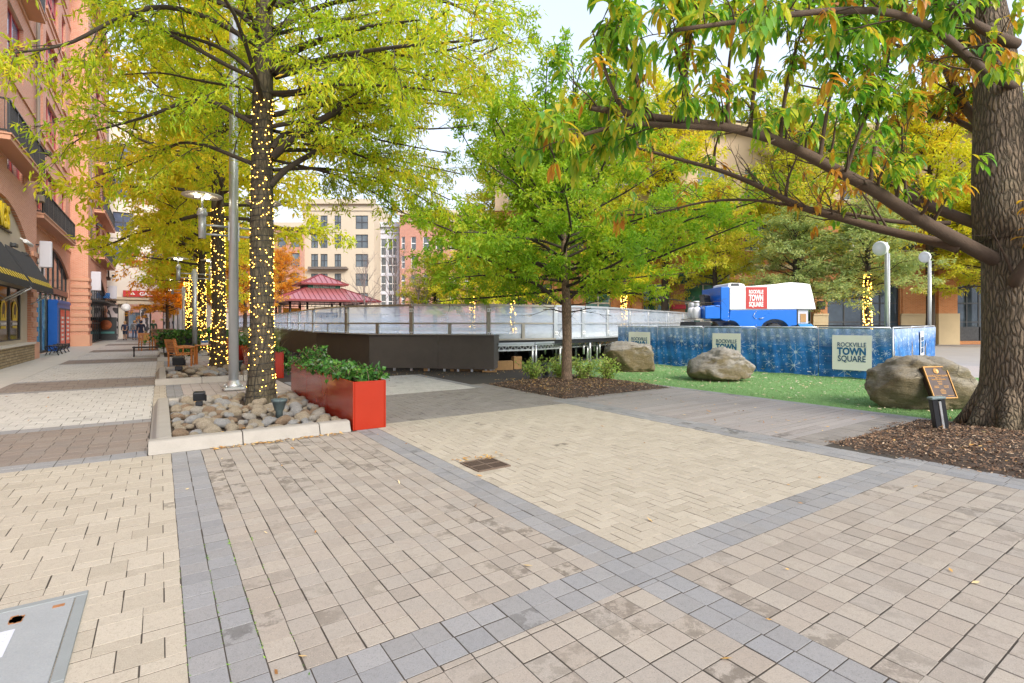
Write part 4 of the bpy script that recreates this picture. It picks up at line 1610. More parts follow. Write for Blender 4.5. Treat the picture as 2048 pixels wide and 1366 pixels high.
# boards of clear plastic between metal posts
rb = thing('rink_boards', 'curved clear plastic rink boards with metal posts and rails', 'rink boards', A3(-2, 18, 0))
TOP, MID, LOW = 2.13, 1.52, .98
hw = lambda k: M['bronze'] if 6 <= k <= 8 else M['metal']
ctr2 = A3(-4, 30, 0)
for k in range(len(rk)):
    p = rk[k]
    x = nrm((rk[min(k + 1, len(rk) - 1)] - rk[max(k - 1, 0)]))
    nn = np.cross(x, UP)
    mb = MB()
    mb.box(p + UP * ((TOP + LOW) / 2), (.13 if k in (7, 8) else .16, .10, TOP - LOW), (x, nn, UP), .01)
    po = obj('post', mb, hw(k), rb)
    for z in (TOP - .17, LOW + .2):
        mb = MB(); mb.box(p + UP * z + nn * .053 + x * .02, (.15, .012, .12), (x, nn, UP))
        obj('bolt_plate', mb, M['white'], po)
    mb = MB()
    for z in (TOP - .17, LOW + .2):
        for s_ in (-.035, .035):
            mb.cyl(p + UP * z + nn * .06 + x * (.02 + s_), p + UP * z + nn * .068 + x * (.02 + s_), .018, n=8)
    obj('bolt', mb, M['black'], po)
    if k + 1 < len(rk):
        q = rk[k + 1]
        x = nrm(q - p)
        nn = np.cross(x, UP)
        n = 1
        a, b_ = p + x * .07, q - x * .07
        mb = MB()
        mb.box((a + b_) / 2 + UP * ((TOP + LOW) / 2), (np.linalg.norm(b_ - a), .012, TOP - LOW - .04), (x, nn, UP))
        obj('clear_panel', mb, M['clear'], rb)
        mb = MB()
        mb.box((a + b_) / 2 + UP * (LOW + .10) - nn * .03, (np.linalg.norm(b_ - a), .03, .20), (x, nn, UP))
        obj('kickboard', mb, M['kick'], rb)
        mb = MB()
        mb.bar(p + UP * TOP, q + UP * TOP, .13, .07)
        mb.bar(p + UP * LOW, q + UP * LOW, .12, .06)
        mb.bar(p + UP * MID + nn * .02, q + UP * MID + nn * .02, .06, .05)
        m_ = (p + q) / 2
        if k < 10:
            mb.box(m_ + UP * ((MID + LOW) / 2) + nn * .02, (.11, .06, MID - LOW), (x, nn, UP))
        obj('rail', mb, hw(k), rb)
for k in range(len(back)):
    p = back[k]; q = back[k + 1] if k + 1 < len(back) else rk[0]
    mb = MB(); x = nrm(q - p); nn = np.cross(x, UP)
    mb.box((p + q) / 2 + UP * (LOW + .5), (np.linalg.norm(q - p), .012, 1.0), (x, nn, UP))
    obj('clear_panel', mb, M['clear'], rb)
    mb = MB()
    mb.bar(p + UP * TOP, q + UP * TOP, .13, .07); mb.bar(p + UP * MID, q + UP * MID, .06, .05); mb.bar(p + UP * (LOW + .1), q + UP * (LOW + .1), .05, .2)
    n = int(np.linalg.norm(q - p) / 2.2)
    for j in range(n):
        mb.bar(p + (q - p) * (j / n) + UP * LOW, p + (q - p) * (j / n) + UP * TOP, .14, .1)
    obj('rail', mb, M['metal'], rb)

# ------------------------------------------------------------------ printed fence round the service yard
F0, F1, F2 = A3(4.25, 20.6, 0), A3(10.0, 13.6, 0), A3(17.2, 21.1, 0)
F0 = on_line(1237, A3(5.22, 18.9, 0), A3(10.0, 13.6, 0))
t = NT('snowflake_print')
co = t.coord()
dt = t.n('VectorMath', operation='DOT_PRODUCT')
t.l(co, dt.inputs[0]); dt.inputs[1].default_value = tuple(nrm(F1 - F0))
dt2 = t.n('VectorMath', operation='DOT_PRODUCT')
t.l(co, dt2.inputs[0]); dt2.inputs[1].default_value = tuple(nrm(F2 - F1))
sp = t.n('SeparateXYZ'); t.l(co, sp.inputs[0])
cb = t.n('CombineXYZ')
t.l(t.math('ADD', dt.outputs['Value'], dt2.outputs['Value']), cb.inputs[0]); t.l(sp.outputs[2], cb.inputs[1])
uvw = cb.outputs[0]
zz = sp.outputs[2]


def flakes(scale, size, width, arms, off, keep):
    mp = t.mapping(uvw, (1, 1, 1), (0, 0, 0), (off, off * .7, 0))
    vn = t.n('TexVoronoi', voronoi_dimensions='2D')
    t.l(mp, vn.inputs['Vector']); vn.inputs['Scale'].default_value = scale
    vn.inputs['Randomness'].default_value = .75
    sb_ = t.n('VectorMath', operation='SUBTRACT')
    t.l(mp, sb_.inputs[0]); t.l(vn.outputs['Position'], sb_.inputs[1])
    s2 = t.n('SeparateXYZ'); t.l(sb_.outputs[0], s2.inputs[0])
    r_ = t.math('SQRT', t.math('ADD', t.math('POWER', s2.outputs[0], 2.0), t.math('POWER', s2.outputs[1], 2.0)))
    cs_ = t.n('SeparateColor'); t.l(vn.outputs['Color'], cs_.inputs[0])
    th_ = t.math('ADD', t.math('ARCTAN2', s2.outputs[1], s2.outputs[0]), t.math('MULTIPLY', cs_.outputs[1], 3.0))
    sn = t.math('ABSOLUTE', t.math('SINE', t.math('MULTIPLY', th_, arms / 2)))
    arm = t.math('LESS_THAN', t.math('MULTIPLY', sn, r_), width)
    rr = t.math('MULTIPLY', t.math('MULTIPLY_ADD', cs_.outputs[0], .8, .35), size)
    ins = t.math('LESS_THAN', r_, rr)
    core = t.math('LESS_THAN', r_, t.math('MULTIPLY', rr, .22))
    kp = t.math('LESS_THAN', cs_.outputs[2], keep)
    return t.math('MULTIPLY', t.math('MAXIMUM', t.math('MULTIPLY', arm, ins), core), kp)


basec = t.ramp(t.noise(t.mapping(uvw, (1, 2.4, 1)), 1.3, 4, .6), [(.3, (.006, .075, .24)), (.55, (.01, .15, .44)), (.75, (.05, .25, .56))])
streak = t.ramp(t.noise(t.mapping(uvw, (.5, 9, 1)), 1.2, 4, .6), [(.6, (0, 0, 0)), (.78, (.45,) * 3)])
basec = t.mix(streak, basec, (.35, .42, .70))
fl = t.math('MAXIMUM', flakes(1.75, .25, .017, 8, .0, .8), flakes(4.6, .075, .009, 8, 3.3, .5))
fl = t.math('MAXIMUM', fl, flakes(13, .012, .02, 6, 7.1, .28))
topz = t.ramp(zz, [(.0, (0, 0, 0)), (1, (1, 1, 1))])
mrg = t.n('MapRange'); t.l(zz, mrg.inputs[0])
mrg.inputs[1].default_value = .86; mrg.inputs[2].default_value = 1.30
fro = t.math('MULTIPLY', mrg.outputs[0], t.math('MAXIMUM', t.math('MAXIMUM', flakes(4.2, .17, .010, 8, 1.2, .95), flakes(3.4, .2, .008, 12, 5.7, .95)), t.math('MULTIPLY', t.noise(uvw, 34, 3, .6), .45)))
fl = t.math('MAXIMUM', fl, t.math('MINIMUM', t.math('MULTIPLY', fro, 2.2), .95))
t.color(t.mix(t.math('MULTIPLY', fl, .85), basec, (.55, .62, .70)))
t.set(.55)
t.bump(t.noise(t.mapping(uvw, (1, .4, 1)), 3.5, 4, .6), .5, .05)
M['snow'] = t.m
M['signcream'] = plain('cream_sign', (.85, .81, .72), .6, 0, var=.04)
M['signnavy'] = plain('navy_print', (.012, .07, .16), .6)
M['signblue'] = plain('blue_print', (.01, .12, .27), .6)


def rts(par, c, xa, w_, cols, bold=1.0, sx=.72):
    """three stacked words, condensed capitals"""
    nn = np.cross(xa, UP)
    ob = []
    for txt, sz, dz, sxx, b_, m in (('ROCKVILLE', .20, .165, .795, .002, cols[0]), ('TOWN', .315, -.088, .80, .014, cols[1]), ('SQUARE', .265, -.305, .77, .004, cols[0])):
        k = w_ / 1.0
        me = text_mesh(txt, sz * k, c + UP * dz * k + nn * .004, xa, UP, 'CENTER', 1, b_ * k * bold, .002, fit=sxx * k)
        ob.append(obj('lettering', me, m, par))
    return ob


fe = thing('banner_fence', 'low metal fence wrapped in blue snowflake banners between the boulders and the ice resurfacer', 'fence', F1)
FH = 1.40


def fence_run(a, b_, n, skin=True):
    for j in range(n):
        p, q = a + (b_ - a) * j / n, a + (b_ - a) * (j + 1) / n
        x = nrm(q - p); nn = np.cross(x, UP)
        L_ = np.linalg.norm(q - p)
        mb = MB()
        mb.tube([p + UP * .1, p + UP * FH], .02, 8); mb.tube([q - x * .05 + UP * .1, q - x * .05 + UP * FH], .02, 8)
        mb.tube([p + UP * (FH + .01), q - x * .05 + UP * (FH + .01)], .022, 8); mb.tube([p + UP * .12, q - x * .05 + UP * .12], .02, 8)
        for k in range(int(L_ / .12)):          # wire mesh behind the print
            s0 = p + x * .12 * k
            mb.tube([s0 + UP * .14, s0 + x * min(1.2, L_ - .12 * k) * .999 + UP * (.14 + min(1.2, L_ - .12 * k))], .004, 3, False)
            mb.tube([s0 + UP * 1.36, s0 + x * min(1.2, L_ - .12 * k) * .999 + UP * (1.36 - min(1.2, L_ - .12 * k))], .004, 3, False)
        obj('mesh_frame', mb, M['metal'] if skin else M['black'], fe)
        if skin:
            N, K = 26, 8
            g = []
            for i in range(N + 1):
                for k in range(K + 1):
                    f, h = i / N, k / K
                    sag = .018 * math.sin(f * 17 + j) * (1 - h) + .012 * math.sin(f * 41 + h * 5)
                    g.append(p + x * L_ * (.004 + .992 * f) + UP * (.03 + 1.345 * h + .012 * math.sin(f * 9 + j) * (1 - h)) + nn * (.035 + sag))
            f = [(i * (K + 1) + k, (i + 1) * (K + 1) + k, (i + 1) * (K + 1) + k + 1, i * (K + 1) + k + 1) for i in range(N) for k in range(K)]
            bo_ = obj('banner', mesh_np('banner', g, f, True), M['snow'], fe)


fence_run(F0, F1, 5)
fence_run(F1, F2, 3)
fence_run(F2, F2 + A3(-6.2, 6.2, 0), 4, False)
xf = nrm(F1 - F0); nf = np.cross(xf, UP)
for pxc, w_ in ((1281, .94), (1455, .94), (1705, .94)):
    c = on_line(pxc, F0, F1) + nf * .085
    mb = MB()
    mb.box(c + UP * .72, (w_, .006, .96), (xf, nf, UP))
    sp_ = obj('sign_panel', mb, M['signcream'], fe)
    rts(sp_, c + UP * .74 + nf * .003, xf, .86, (M['signnavy'], M['signblue']))
xg = nrm(F2 - F1); ng = np.cross(xg, UP)
c = on_line(1838, F1, F2) + ng * .085
mb = MB(); mb.box(c + UP * .78, (.94, .006, .96), (xg, ng, UP))
sp_ = obj('sign_panel', mb, M['white'], fe)
rts(sp_, c + UP * .80 + ng * .003, xg, .86, (M['signnavy'], M['signblue']))

# service deck the resurfacer stands on
YZ = 19.0
sv = thing('service_deck', 'low steel deck under the ice resurfacer behind the banner fence', 'platform', A3(9, 21, 0))
mb = MB()
mb.prism([A3(6.2, 18.75, .70), A3(12.6, 18.75, .70), A3(14.2, 26, .70), A3(5.4, 26, .70)], UP * .14)
obj('deck', mb, M['alu'], sv)
for x, y in ((6.6, 19), (9, 19), (12, 19), (6.6, 25), (9, 25), (13, 25)):
    mb = MB(); mb.cyl(A3(x, y, 0), A3(x, y, .7), .06, n=10)
    obj('leg', mb, M['alu'], sv)

# ------------------------------------------------------------------ ice resurfacer
q = lambda px, py, Y=YZ: A3((px - CX) * YZ / FPX, Y, EYE - (py - HY) * YZ / FPX)
z5 = lambda x, y: q(1380 + x / 7.877, 550 + y / 7.877)
W_ = 1.95
ir = thing('ice_resurfacer', 'blue and white ice resurfacer with a red square sign parked behind the banner fence', 'vehicle', A3(9, 20, .84))


def prof(pts, y0, y1):
    p = [z5(*a) + A3(0, y0, 0) for a in pts]
    return MB().prism(p, A3(0, y1 - y0, 0))


def rounded(mb, m, par, name, bev=.03):
    o = obj(name, mb, m, par)
    md = o.modifiers.new('bevel', 'BEVEL'); md.width = bev; md.segments = 3; md.limit_method = 'ANGLE'
    return o


tank = rounded(prof([(625, 552), (625, 215), (645, 188), (905, 178), (1395, 140), (1500, 122), (1600, 115), (1760, 127), (1870, 140), (1900, 152), (1935, 290), (1990, 542), (1690, 540)], 0, W_), M['white'], ir, 'snow_tank', .05)
mb = MB(); mb.bar(z5(1425, 150) + A3(0, -.004, 0), z5(1520, 400) + A3(0, -.004, 0), .008, .012)
mb.bar(z5(640, 212) + A3(0, -.004, 0), z5(1420, 180) + A3(0, -.004, 0), .008, .014)
obj('seam', mb, M['greypanel'], tank)
vent = rounded(prof([(640, 190), (650, 128), (690, 115), (830, 120), (900, 135), (925, 180)], .25, W_ - .25), M['white'], ir, 'hood', .02)
obj('hood_grille', prof([(690, 165), (695, 125), (812, 125), (822, 165)], .235, .30), M['charcoal'], vent)
rounded(prof([(245, 690), (245, 490), (490, 468), (490, 690)], .05, W_ - .05), M['blue'], ir, 'cab_front', .03)
rounded(prof([(491, 700), (491, 185), (624, 185), (624, 700)], .02, W_ - .02), M['blue'], ir, 'cab_column', .02)
arch_r = [(1345 + 205 * math.cos(a), 850 + 150 * math.sin(a) * -1 + 0) for a in np.linspace(math.pi, 0, 12)]
lo = 822
bodyp = [(491, 701), (624, 701), (640, 553), (1688, 542), (1690, 790), (1600, 800)]
bodyp += [(1345 + 225 * math.cos(a), 860 - 165 * math.sin(a)) for a in np.linspace(.25, math.pi - .15, 12)]
bodyp += [(1110, lo + 20), (820, lo + 20)]
bodyp += [(640 + 165 * math.cos(a), 880 - 165 * math.sin(a)) for a in np.linspace(.35, math.pi / 2 + .4, 8)]
rounded(prof(bodyp, .03, W_ - .03), M['blue'], ir, 'lower_body', .012)
mb = MB()
for x, y in ((1045, 578), (1045, 685), (1045, 790), (610, 590), (610, 650), (610, 720)):
    mb.cyl(z5(x, y) + A3(0, .03, 0), z5(x, y) + A3(0, .015, 0), .014, n=8)
mb.tube([z5(1090, 685) + A3(0, .0, 0), z5(1160, 675) + A3(0, -.02, 0)], .012, 8)
mb.tube([z5(1030, 590) + A3(0, .01, 0), z5(1000, 640) + A3(0, .0, 0), z5(1030, 690) + A3(0, .01, 0)], .008, 6)
obj('latch', mb, M['alu'], ir)
tail = rounded(prof([(1715, 550), (1885, 550), (1885, 765), (1715, 765)], .1, W_ - .1), M['greypanel'], ir, 'conditioner', .01)
obj('conditioner_face', prof([(1760, 610), (1850, 610), (1850, 745), (1760, 745)], .085, .099), M['timber'], tail)
rounded(prof([(1700, 770), (1915, 770), (1960, 822), (1740, 825)], .0, W_), plain('light_blue_paint', (.05, .27, .60), .35), ir, 'tail_skid', .01)
mb = MB(); mb.bar(z5(1700, 540) + A3(0, .06, 0), z5(1700, 830) + A3(0, .06, 0), .05)
obj('tail_bar', mb, M['black'], ir)
for xc, yc, r in ((1345, 862, .34), (645, 868, .31)):
    for y0 in (.02, W_ - .32):
        c = z5(xc, yc) + A3(0, y0, 0); c[2] = .84 + r
        mb = MB()
        ax = (A3(1, 0, 0), A3(0, 0, 1), A3(0, 1, 0))
        mb.lathe(c, [(r * .55, 0), (r * .93, 0), (r, .04), (r, .26), (r * .93, .3), (r * .55, .3)], 28, ax)
        for k in range(28):
            a = k * 2 * math.pi / 28
            d_ = A3(math.cos(a), 0, math.sin(a))
            mb.box(c + d_ * r + A3(0, .06 + .18 * (k % 2), 0), (.03, .11, .045), (d_, A3(0, 1, 0), np.cross(d_, A3(0, 1, 0))))
        wh = obj('wheel', mb, M['rubber'], ir)
        mb = MB(); mb.lathe(c, [(0, .03), (r * .3, .01), (r * .54, .04), (r * .54, .26), (0, .26)], 20, ax)
        obj('rim', mb, M['white'], wh)
mb = MB()
c = z5(180, 690) + A3(0, .5, 0)
mb.lathe(c, [(.02, 0), (.13, .0), (.155, .05), (.155, .34), (.12, .42), (.06, .45), (.06, .47), (.10, .48), (.10, .66), (.09, .67), (.085, .5), (0, .5)], 20)
c2 = c + A3(0, .5, 0)
mb.lathe(c2, [(.02, 0), (.13, .0), (.155, .05), (.155, .34), (.12, .42), (.06, .45), (.06, .47), (.10, .48), (.10, .66), (.09, .67), (.085, .5), (0, .5)], 20)
obj('gas_tank', mb, M['white'], ir)
rounded(prof([(95, 815), (105, 740), (130, 735), (330, 735), (350, 755), (350, 815)], .1, W_ - .1), M['rubber'], ir, 'bumper', .02)
mb = MB(); mb.box(z5(230, 700) + A3(0, W_ / 2, 0), (.55, W_ - .3, .06))
obj('tank_shelf', mb, M['bronze'], ir)
rounded(prof([(360, 450), (335, 285), (380, 290), (440, 310), (455, 420), (470, 440)], .75, 1.25), M['black'], ir, 'seat', .03)
mb = MB(); mb.bar(z5(300, 345) + A3(0, .72, 0), z5(400, 345) + A3(0, .72, 0), .04); mb.box(z5(420, 452) + A3(0, 1.0, 0), (.3, .6, .05))
obj('armrest', mb, M['black'], ir)
rs = MB(); rs.box((z5(879, 190) + z5(1215, 532)) / 2 + A3(0, -.006, 0), (336 / 7.877 * YZ / FPX, .008, 342 / 7.877 * YZ / FPX))
rso = obj('red_sign', rs, plain('red_decal', (.46, .04, .035), .4), ir)
cc_ = (z5(1040, 361)) + A3(0, -.011, 0)
for txt, sz, dz, sxx, b_ in (('ROCKVILLE', .18, .165, .525, .007), ('TOWN', .31, -.10, .525, .013), ('SQUARE', .24, -.312, .525, .009)):
    obj('lettering', text_mesh(txt, sz, cc_ + UP * dz, A3(1, 0, 0), UP, 'CENTER', 1, b_, .002, fit=sxx), M['white'], rso)

# flood lights on poles inside the fence
for k, (px, Y, yb, yt, r) in enumerate(((1773, 14.2, 655, 485, .20), (1858, 20.6, 648, 506, .22))):
    base = A3((px - CX) * Y / FPX, Y, 0)
    top = EYE - (yt - HY) * Y / FPX
    o = thing('floodlight_pole', ['white round floodlight on a steel pole at the near fence corner', 'white round floodlight on a steel pole at the far fence corner'][k], 'floodlight', base)
    mb = MB(); mb.tube([base, base + UP * (top - .1), base + UP * top + A3(-.02, 0, 0)], .045, 10)
    mb.tube([base + A3(.07, 0, 0), base + A3(.07, 0, top - .3)], .022, 8)
    obj('pole', mb, M['alu'], o)
    ax3 = nrm(A3(-.93, -.34, -.14)); ax1 = nrm(np.cross(UP, ax3)); ax2 = np.cross(ax3, ax1)
    c = base + UP * (top - .14) + ax3 * .22
    mb = MB(); mb.lathe(c, [(.03, -.2), (.12, -.16), (r * .92, -.02), (r, .05), (r * .96, .07), (r * .8, .075), (0, .09)], 24, (ax1, ax2, ax3))
    hd = obj('lamp_head', mb, M['white'], o)
    mb = MB(); mb.bar(base + UP * (top - .12), c - ax3 * .15, .05)
    obj('bracket', mb, M['alu'], hd)

# ------------------------------------------------------------------ rocks
from mathutils import noise as mnoise


def rockmat(name, a, b_, c, sc=2.0, top=0.0):
    t = NT(name)
    co = t.coord()
    n1 = t.noise(co, sc, 6, .7)
    n2 = t.noise(t.mapping(co, (1, 1, 4), (.3, .2, 0)), sc * 3, 6, .75)
    col = t.ramp(n1, [(.3, a), (.5, b_), (.68, c)])
    col = t.mix(t.ramp(n2, [(.4, (.6,) * 3), (.55, (0, 0, 0))]), col, dark(b_, .4))
    if top:                                   # pale tops, olive stained undersides: light and shade contrast put into the colour
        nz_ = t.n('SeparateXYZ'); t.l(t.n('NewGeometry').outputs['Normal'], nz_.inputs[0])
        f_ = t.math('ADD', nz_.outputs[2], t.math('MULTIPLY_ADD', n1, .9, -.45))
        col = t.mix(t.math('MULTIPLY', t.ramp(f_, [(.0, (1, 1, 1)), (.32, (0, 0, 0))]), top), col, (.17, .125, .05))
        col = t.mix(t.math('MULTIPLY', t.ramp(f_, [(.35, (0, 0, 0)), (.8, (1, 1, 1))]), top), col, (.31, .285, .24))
    crack = t.vor(t.mapping(co, (1, 1, 2.2), (.5, .1, .2)), sc * 1.6, 'DISTANCE_TO_EDGE')
    ck = t.math('MULTIPLY', t.ramp(crack, [(.0, (1, 1, 1)), (.016, (0, 0, 0))]), t.ramp(t.noise(co, sc * .9, 2), [(.5, (0, 0, 0)), (.62, (1, 1, 1))]))
    col = t.mix(t.math('MULTIPLY', ck, .6), col, dark(b_, .25))
    col = t.mix(t.ramp(t.noise(co, 90, 3, .7), [(.3, (.5,) * 3), (.45, (0, 0, 0)), (.6, (0, 0, 0)), (.75, (.35,) * 3)]), col, dark(c, .8))
    t.color(col)
    t.set(.9)
    h = t.math('ADD', t.math('MULTIPLY', n2, 1.0), t.math('ADD', t.math('MULTIPLY', t.noise(co, sc * 14, 5, .75), .5), t.math('MULTIPLY', ck, -.7)))
    t.bump(h, .9, .05)
    return t.m


def rock_mesh(name, outline, depth, sub=4, boxy=.8, rough=.06, seed=0, strata=0.0, freq=2.0, facets=0):
    """outline: (x,z) silhouette round the origin; the body bulges depth to both sides"""
    import bmesh
    bm = bmesh.new()
    bmesh.ops.create_icosphere(bm, subdivisions=sub, radius=1)
    ang = np.array([math.atan2(z, x) for x, z in outline]); rad = np.array([math.hypot(x, z) for x, z in outline])
    o = np.argsort(ang); ang, rad = ang[o], rad[o]
    ang = np.concatenate([ang - 2 * math.pi, ang, ang + 2 * math.pi]); rad = np.tile(rad, 3)
    fr_ = random.Random(seed)
    ext = (max(abs(x) for x, z in outline), depth, max(abs(z) for x, z in outline))
    planes = []
    for _ in range(facets):
        n_ = Vector((fr_.gauss(0, 1), fr_.gauss(0, 1) - .5, fr_.gauss(0, .7))).normalized()
        sup = math.sqrt(sum((n_[i] * ext[i]) ** 2 for i in range(3)))
        planes.append((n_, sup * fr_.uniform(.74, .92)))
    off = Vector((seed * 7.3, seed * 3.1, seed * 1.7))
    for v in bm.verts:
        d = v.co
        th = math.atan2(d.z, d.x)
        r_ = np.interp(th, ang, rad)
        pl = math.hypot(d.x, d.z)
        s_ = pl ** boxy
        y = math.copysign(abs(d.y) ** boxy, d.y) * depth
        p = Vector((math.cos(th) * r_ * s_, y, math.sin(th) * r_ * s_))
        n_ = mnoise.fractal(p * freq + off, 1.0, 2.1, 6) * rough
        if strata:
            n_ += strata * math.floor(mnoise.noise(Vector((p.x * 1.1, p.y * 1.1, p.z * 5 + p.x)) * 1.3 + off) * 3) / 3
        n_ += mnoise.fractal(p * freq * 5 + off, .8, 2.2, 5) * rough * .25
        if strata:
            n_ += (mnoise.ridged_multi_fractal(p * freq * .8 + off, 1.0, 2.0, 5, 1.0, 2.0) - 1.1) * rough * .28
        p = p + d.normalized() * n_ * .5
        for pn_, pd_ in planes:
            e_ = p.dot(pn_) - pd_
            if e_ > 0:
                p = p - pn_ * e_ * .88
        v.co = p + d.normalized() * n_ * .5
    me = bpy.data.meshes.new(name)
    bm.to_mesh(me); bm.free()
    me.polygons.foreach_set('use_smooth', np.ones(len(me.polygons), bool))
    return me


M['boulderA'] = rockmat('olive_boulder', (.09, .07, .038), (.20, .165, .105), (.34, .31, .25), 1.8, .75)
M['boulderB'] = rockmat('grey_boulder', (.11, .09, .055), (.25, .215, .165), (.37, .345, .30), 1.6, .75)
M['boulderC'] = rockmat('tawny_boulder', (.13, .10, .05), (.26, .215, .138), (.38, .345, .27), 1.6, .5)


def boulder(lab, px, py, Y, outline_px, depth, m, seed, cx, cz, **kw):
    k = Y / FPX
    ol = [((x - cx) * k, -(z - cz) * k) for x, z in outline_px]
    me = rock_mesh('boulder', ol, depth, 5, seed=seed, **kw)
    o = obj('boulder', me, m, label=lab, cat='boulder')
    o.location = ((cx - CX) * k, Y, EYE - (cz - HY) * k)
    return o


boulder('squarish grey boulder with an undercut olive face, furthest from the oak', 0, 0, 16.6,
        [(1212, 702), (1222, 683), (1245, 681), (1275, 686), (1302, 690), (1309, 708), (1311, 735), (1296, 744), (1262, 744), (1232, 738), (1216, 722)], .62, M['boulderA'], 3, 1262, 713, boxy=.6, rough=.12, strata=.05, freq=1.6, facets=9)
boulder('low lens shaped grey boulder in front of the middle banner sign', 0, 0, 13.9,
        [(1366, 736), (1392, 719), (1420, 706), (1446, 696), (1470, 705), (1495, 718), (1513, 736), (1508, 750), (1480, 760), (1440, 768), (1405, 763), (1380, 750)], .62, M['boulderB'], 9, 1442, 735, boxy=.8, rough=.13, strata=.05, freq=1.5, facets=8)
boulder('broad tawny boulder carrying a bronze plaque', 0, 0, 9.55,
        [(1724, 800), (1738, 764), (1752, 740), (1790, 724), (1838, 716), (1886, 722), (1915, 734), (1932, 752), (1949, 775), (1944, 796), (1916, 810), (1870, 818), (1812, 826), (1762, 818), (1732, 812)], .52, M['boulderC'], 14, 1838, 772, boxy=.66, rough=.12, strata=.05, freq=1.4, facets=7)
# plaque
pn = nrm(A3(.16, -.90, .36)); pxa = nrm(np.cross(UP, pn)); pya = np.cross(pn, pxa)
rot = math.radians(0)
pxa, pya = pxa * math.cos(rot) + pya * math.sin(rot), pya * math.cos(rot) - pxa * math.sin(rot)
bo3 = [o for o in COL.objects if o.name.startswith('boulder')][-1]
bv = np.empty(len(bo3.data.vertices) * 3, np.float32); bo3.data.vertices.foreach_get('co', bv); bv = bv.reshape(-1, 3) + np.array(bo3.location)
bp = np.stack([CX + bv[:, 0] / bv[:, 1] * FPX, HY - (bv[:, 2] - EYE) / bv[:, 1] * FPX], 1)
near = bv[(abs(bp[:, 0] - 1879) < 34) & (abs(bp[:, 1] - 765) < 34)]
pc = at(1879, 765, near[:, 1].min() - .02)
pq = thing('plaque', 'bronze plaque with gold border and lettering fixed to the tawny boulder', 'plaque', pc)
mb = MB(); mb.box(pc - pn * .035, (.47, .56, .08), (pxa, pya, pn))
obj('plate', mb, plain('dark_bronze', (.045, .028, .022), .35, .4, var=.3, scale=9), pq)
M['gold'] = plain('polished_bronze', (.42, .22, .06), .3, .5, var=.15)
mb = MB()
for s_ in (-1, 1):
    mb.box(pc + pxa * s_ * .232 + pn * .008, (.016, .576, .022), (pxa, pya, pn)); mb.box(pc + pya * s_ * .278 + pn * .008, (.446, .016, .022), (pxa, pya, pn))
obj('border', mb, M['gold'], pq)
mb = MB(); mb.lathe(pc + pya * .205 + pn * .006, [(0, 0), (.052, 0), (.052, .006), (.04, .010), (.036, .006), (0, .009)], 24, (pxa, pya, pn))
obj('seal', mb, M['gold'], pq)
for k, (tx, sz, dy) in enumerate((('ROCKVILLE TOWN SQUARE', .043, .105), ('DEDICATED TO', .022, .075), ('THE CITIZENS OF ROCKVILLE', .030, .043))):
    obj('lettering', text_mesh(tx, sz, pc + pya * dy + pn * .007, pxa, pya, 'CENTER', .78, .0006, .001), M['gold'], pq)
mb = MB()
for (dx, dy, w_) in ((0, .018, .10), (0, -.012, .09), (0, -.032, .07), (-.1, -.065, .09), (.1, -.065, .10), (-.1, -.088, .10), (.1, -.088, .09), (0, -.125, .07), (0, -.148, .12), (0, -.171, .11), (0, -.194, .1), (-.12, -.235, .12), (.12, -.235, .12)):
    for j in range(5):
        mb.box(pc + pxa * (dx - w_ / 2 + w_ * (j + .5) / 5) + pya * dy + pn * .007, (w_ / 5 * .7, .010, .003), (pxa, pya, pn))
obj('small_print', mb, M['gold'], pq)

# river stones in the beds
M['stones'] = [rockmat('river_stone_' + n_, *c, 5.0) for n_, c in (('tan', ((.36, .28, .19), (.50, .41, .29), (.60, .51, .38))), ('grey', ((.30, .29, .28), (.44, .43, .41), (.55, .54, .51))),
                                                            ('brown', ((.24, .15, .085), (.36, .245, .15), (.46, .35, .24))), ('pale', ((.38, .34, .28), (.50, .45, .38), (.58, .54, .46))))]
stone_me = []
for k in range(9):
    a = [(math.cos(t_) * R.uniform(.8, 1.1), math.sin(t_) * R.uniform(.45, .62)) for t_ in np.linspace(0, 2 * math.pi, 9)[:-1]]
    me = rock_mesh('river_stone', a, R.uniform(.6, .9), 3, boxy=.85, rough=.14, seed=20 + k, freq=.9)
    stone_me.append(me)


def stones(u0, u1, v0, v1, n, smin, smax, lab, grp, avoid=(), zb=.07, right=None):
    pts = []
    tries = 0
    while len(pts) < n and tries < 9000:
        tries += 1
        s_ = smin + (smax - smin) * R.random() ** 1.8
        u_, v_ = R.uniform(u0 + s_ * .6, u1 - s_ * .6), R.uniform(v0 + s_ * .6, v1 - s_ * .5)
        if any((u_ - a) ** 2 + (v_ - b_) ** 2 < (rr + s_ * .4) ** 2 for a, b_, rr in avoid):
            continue
        if any((u_ - a) ** 2 + (v_ - b_) ** 2 < ((s_ + s2) * .80) ** 2 for a, b_, s2 in pts):
            continue
        pts.append((u_, v_, s_))
    for u_, v_, s_ in pts:
        me = R.choice(stone_me)
        o = bpy.data.objects.new('river_stone', me)
        COL.objects.link(o)
        o.location = tuple(P(u_, v_, zb + s_ * .26 + R.uniform(-.01, .04)))
        o.scale = (s_, s_, s_ * R.uniform(.75, 1.1))
        o.rotation_euler = (R.uniform(-.4, .4), R.uniform(-.4, .4), R.uniform(0, 6.28))
        if not me.materials:
            me.materials.append(M['stones'][0])
        o.material_slots[0].link = 'OBJECT'
        o.material_slots[0].material = R.choices(M['stones'], (6, 2, 3, 3))[0]
        tag(o, lab, 'stone', grp)
    return pts


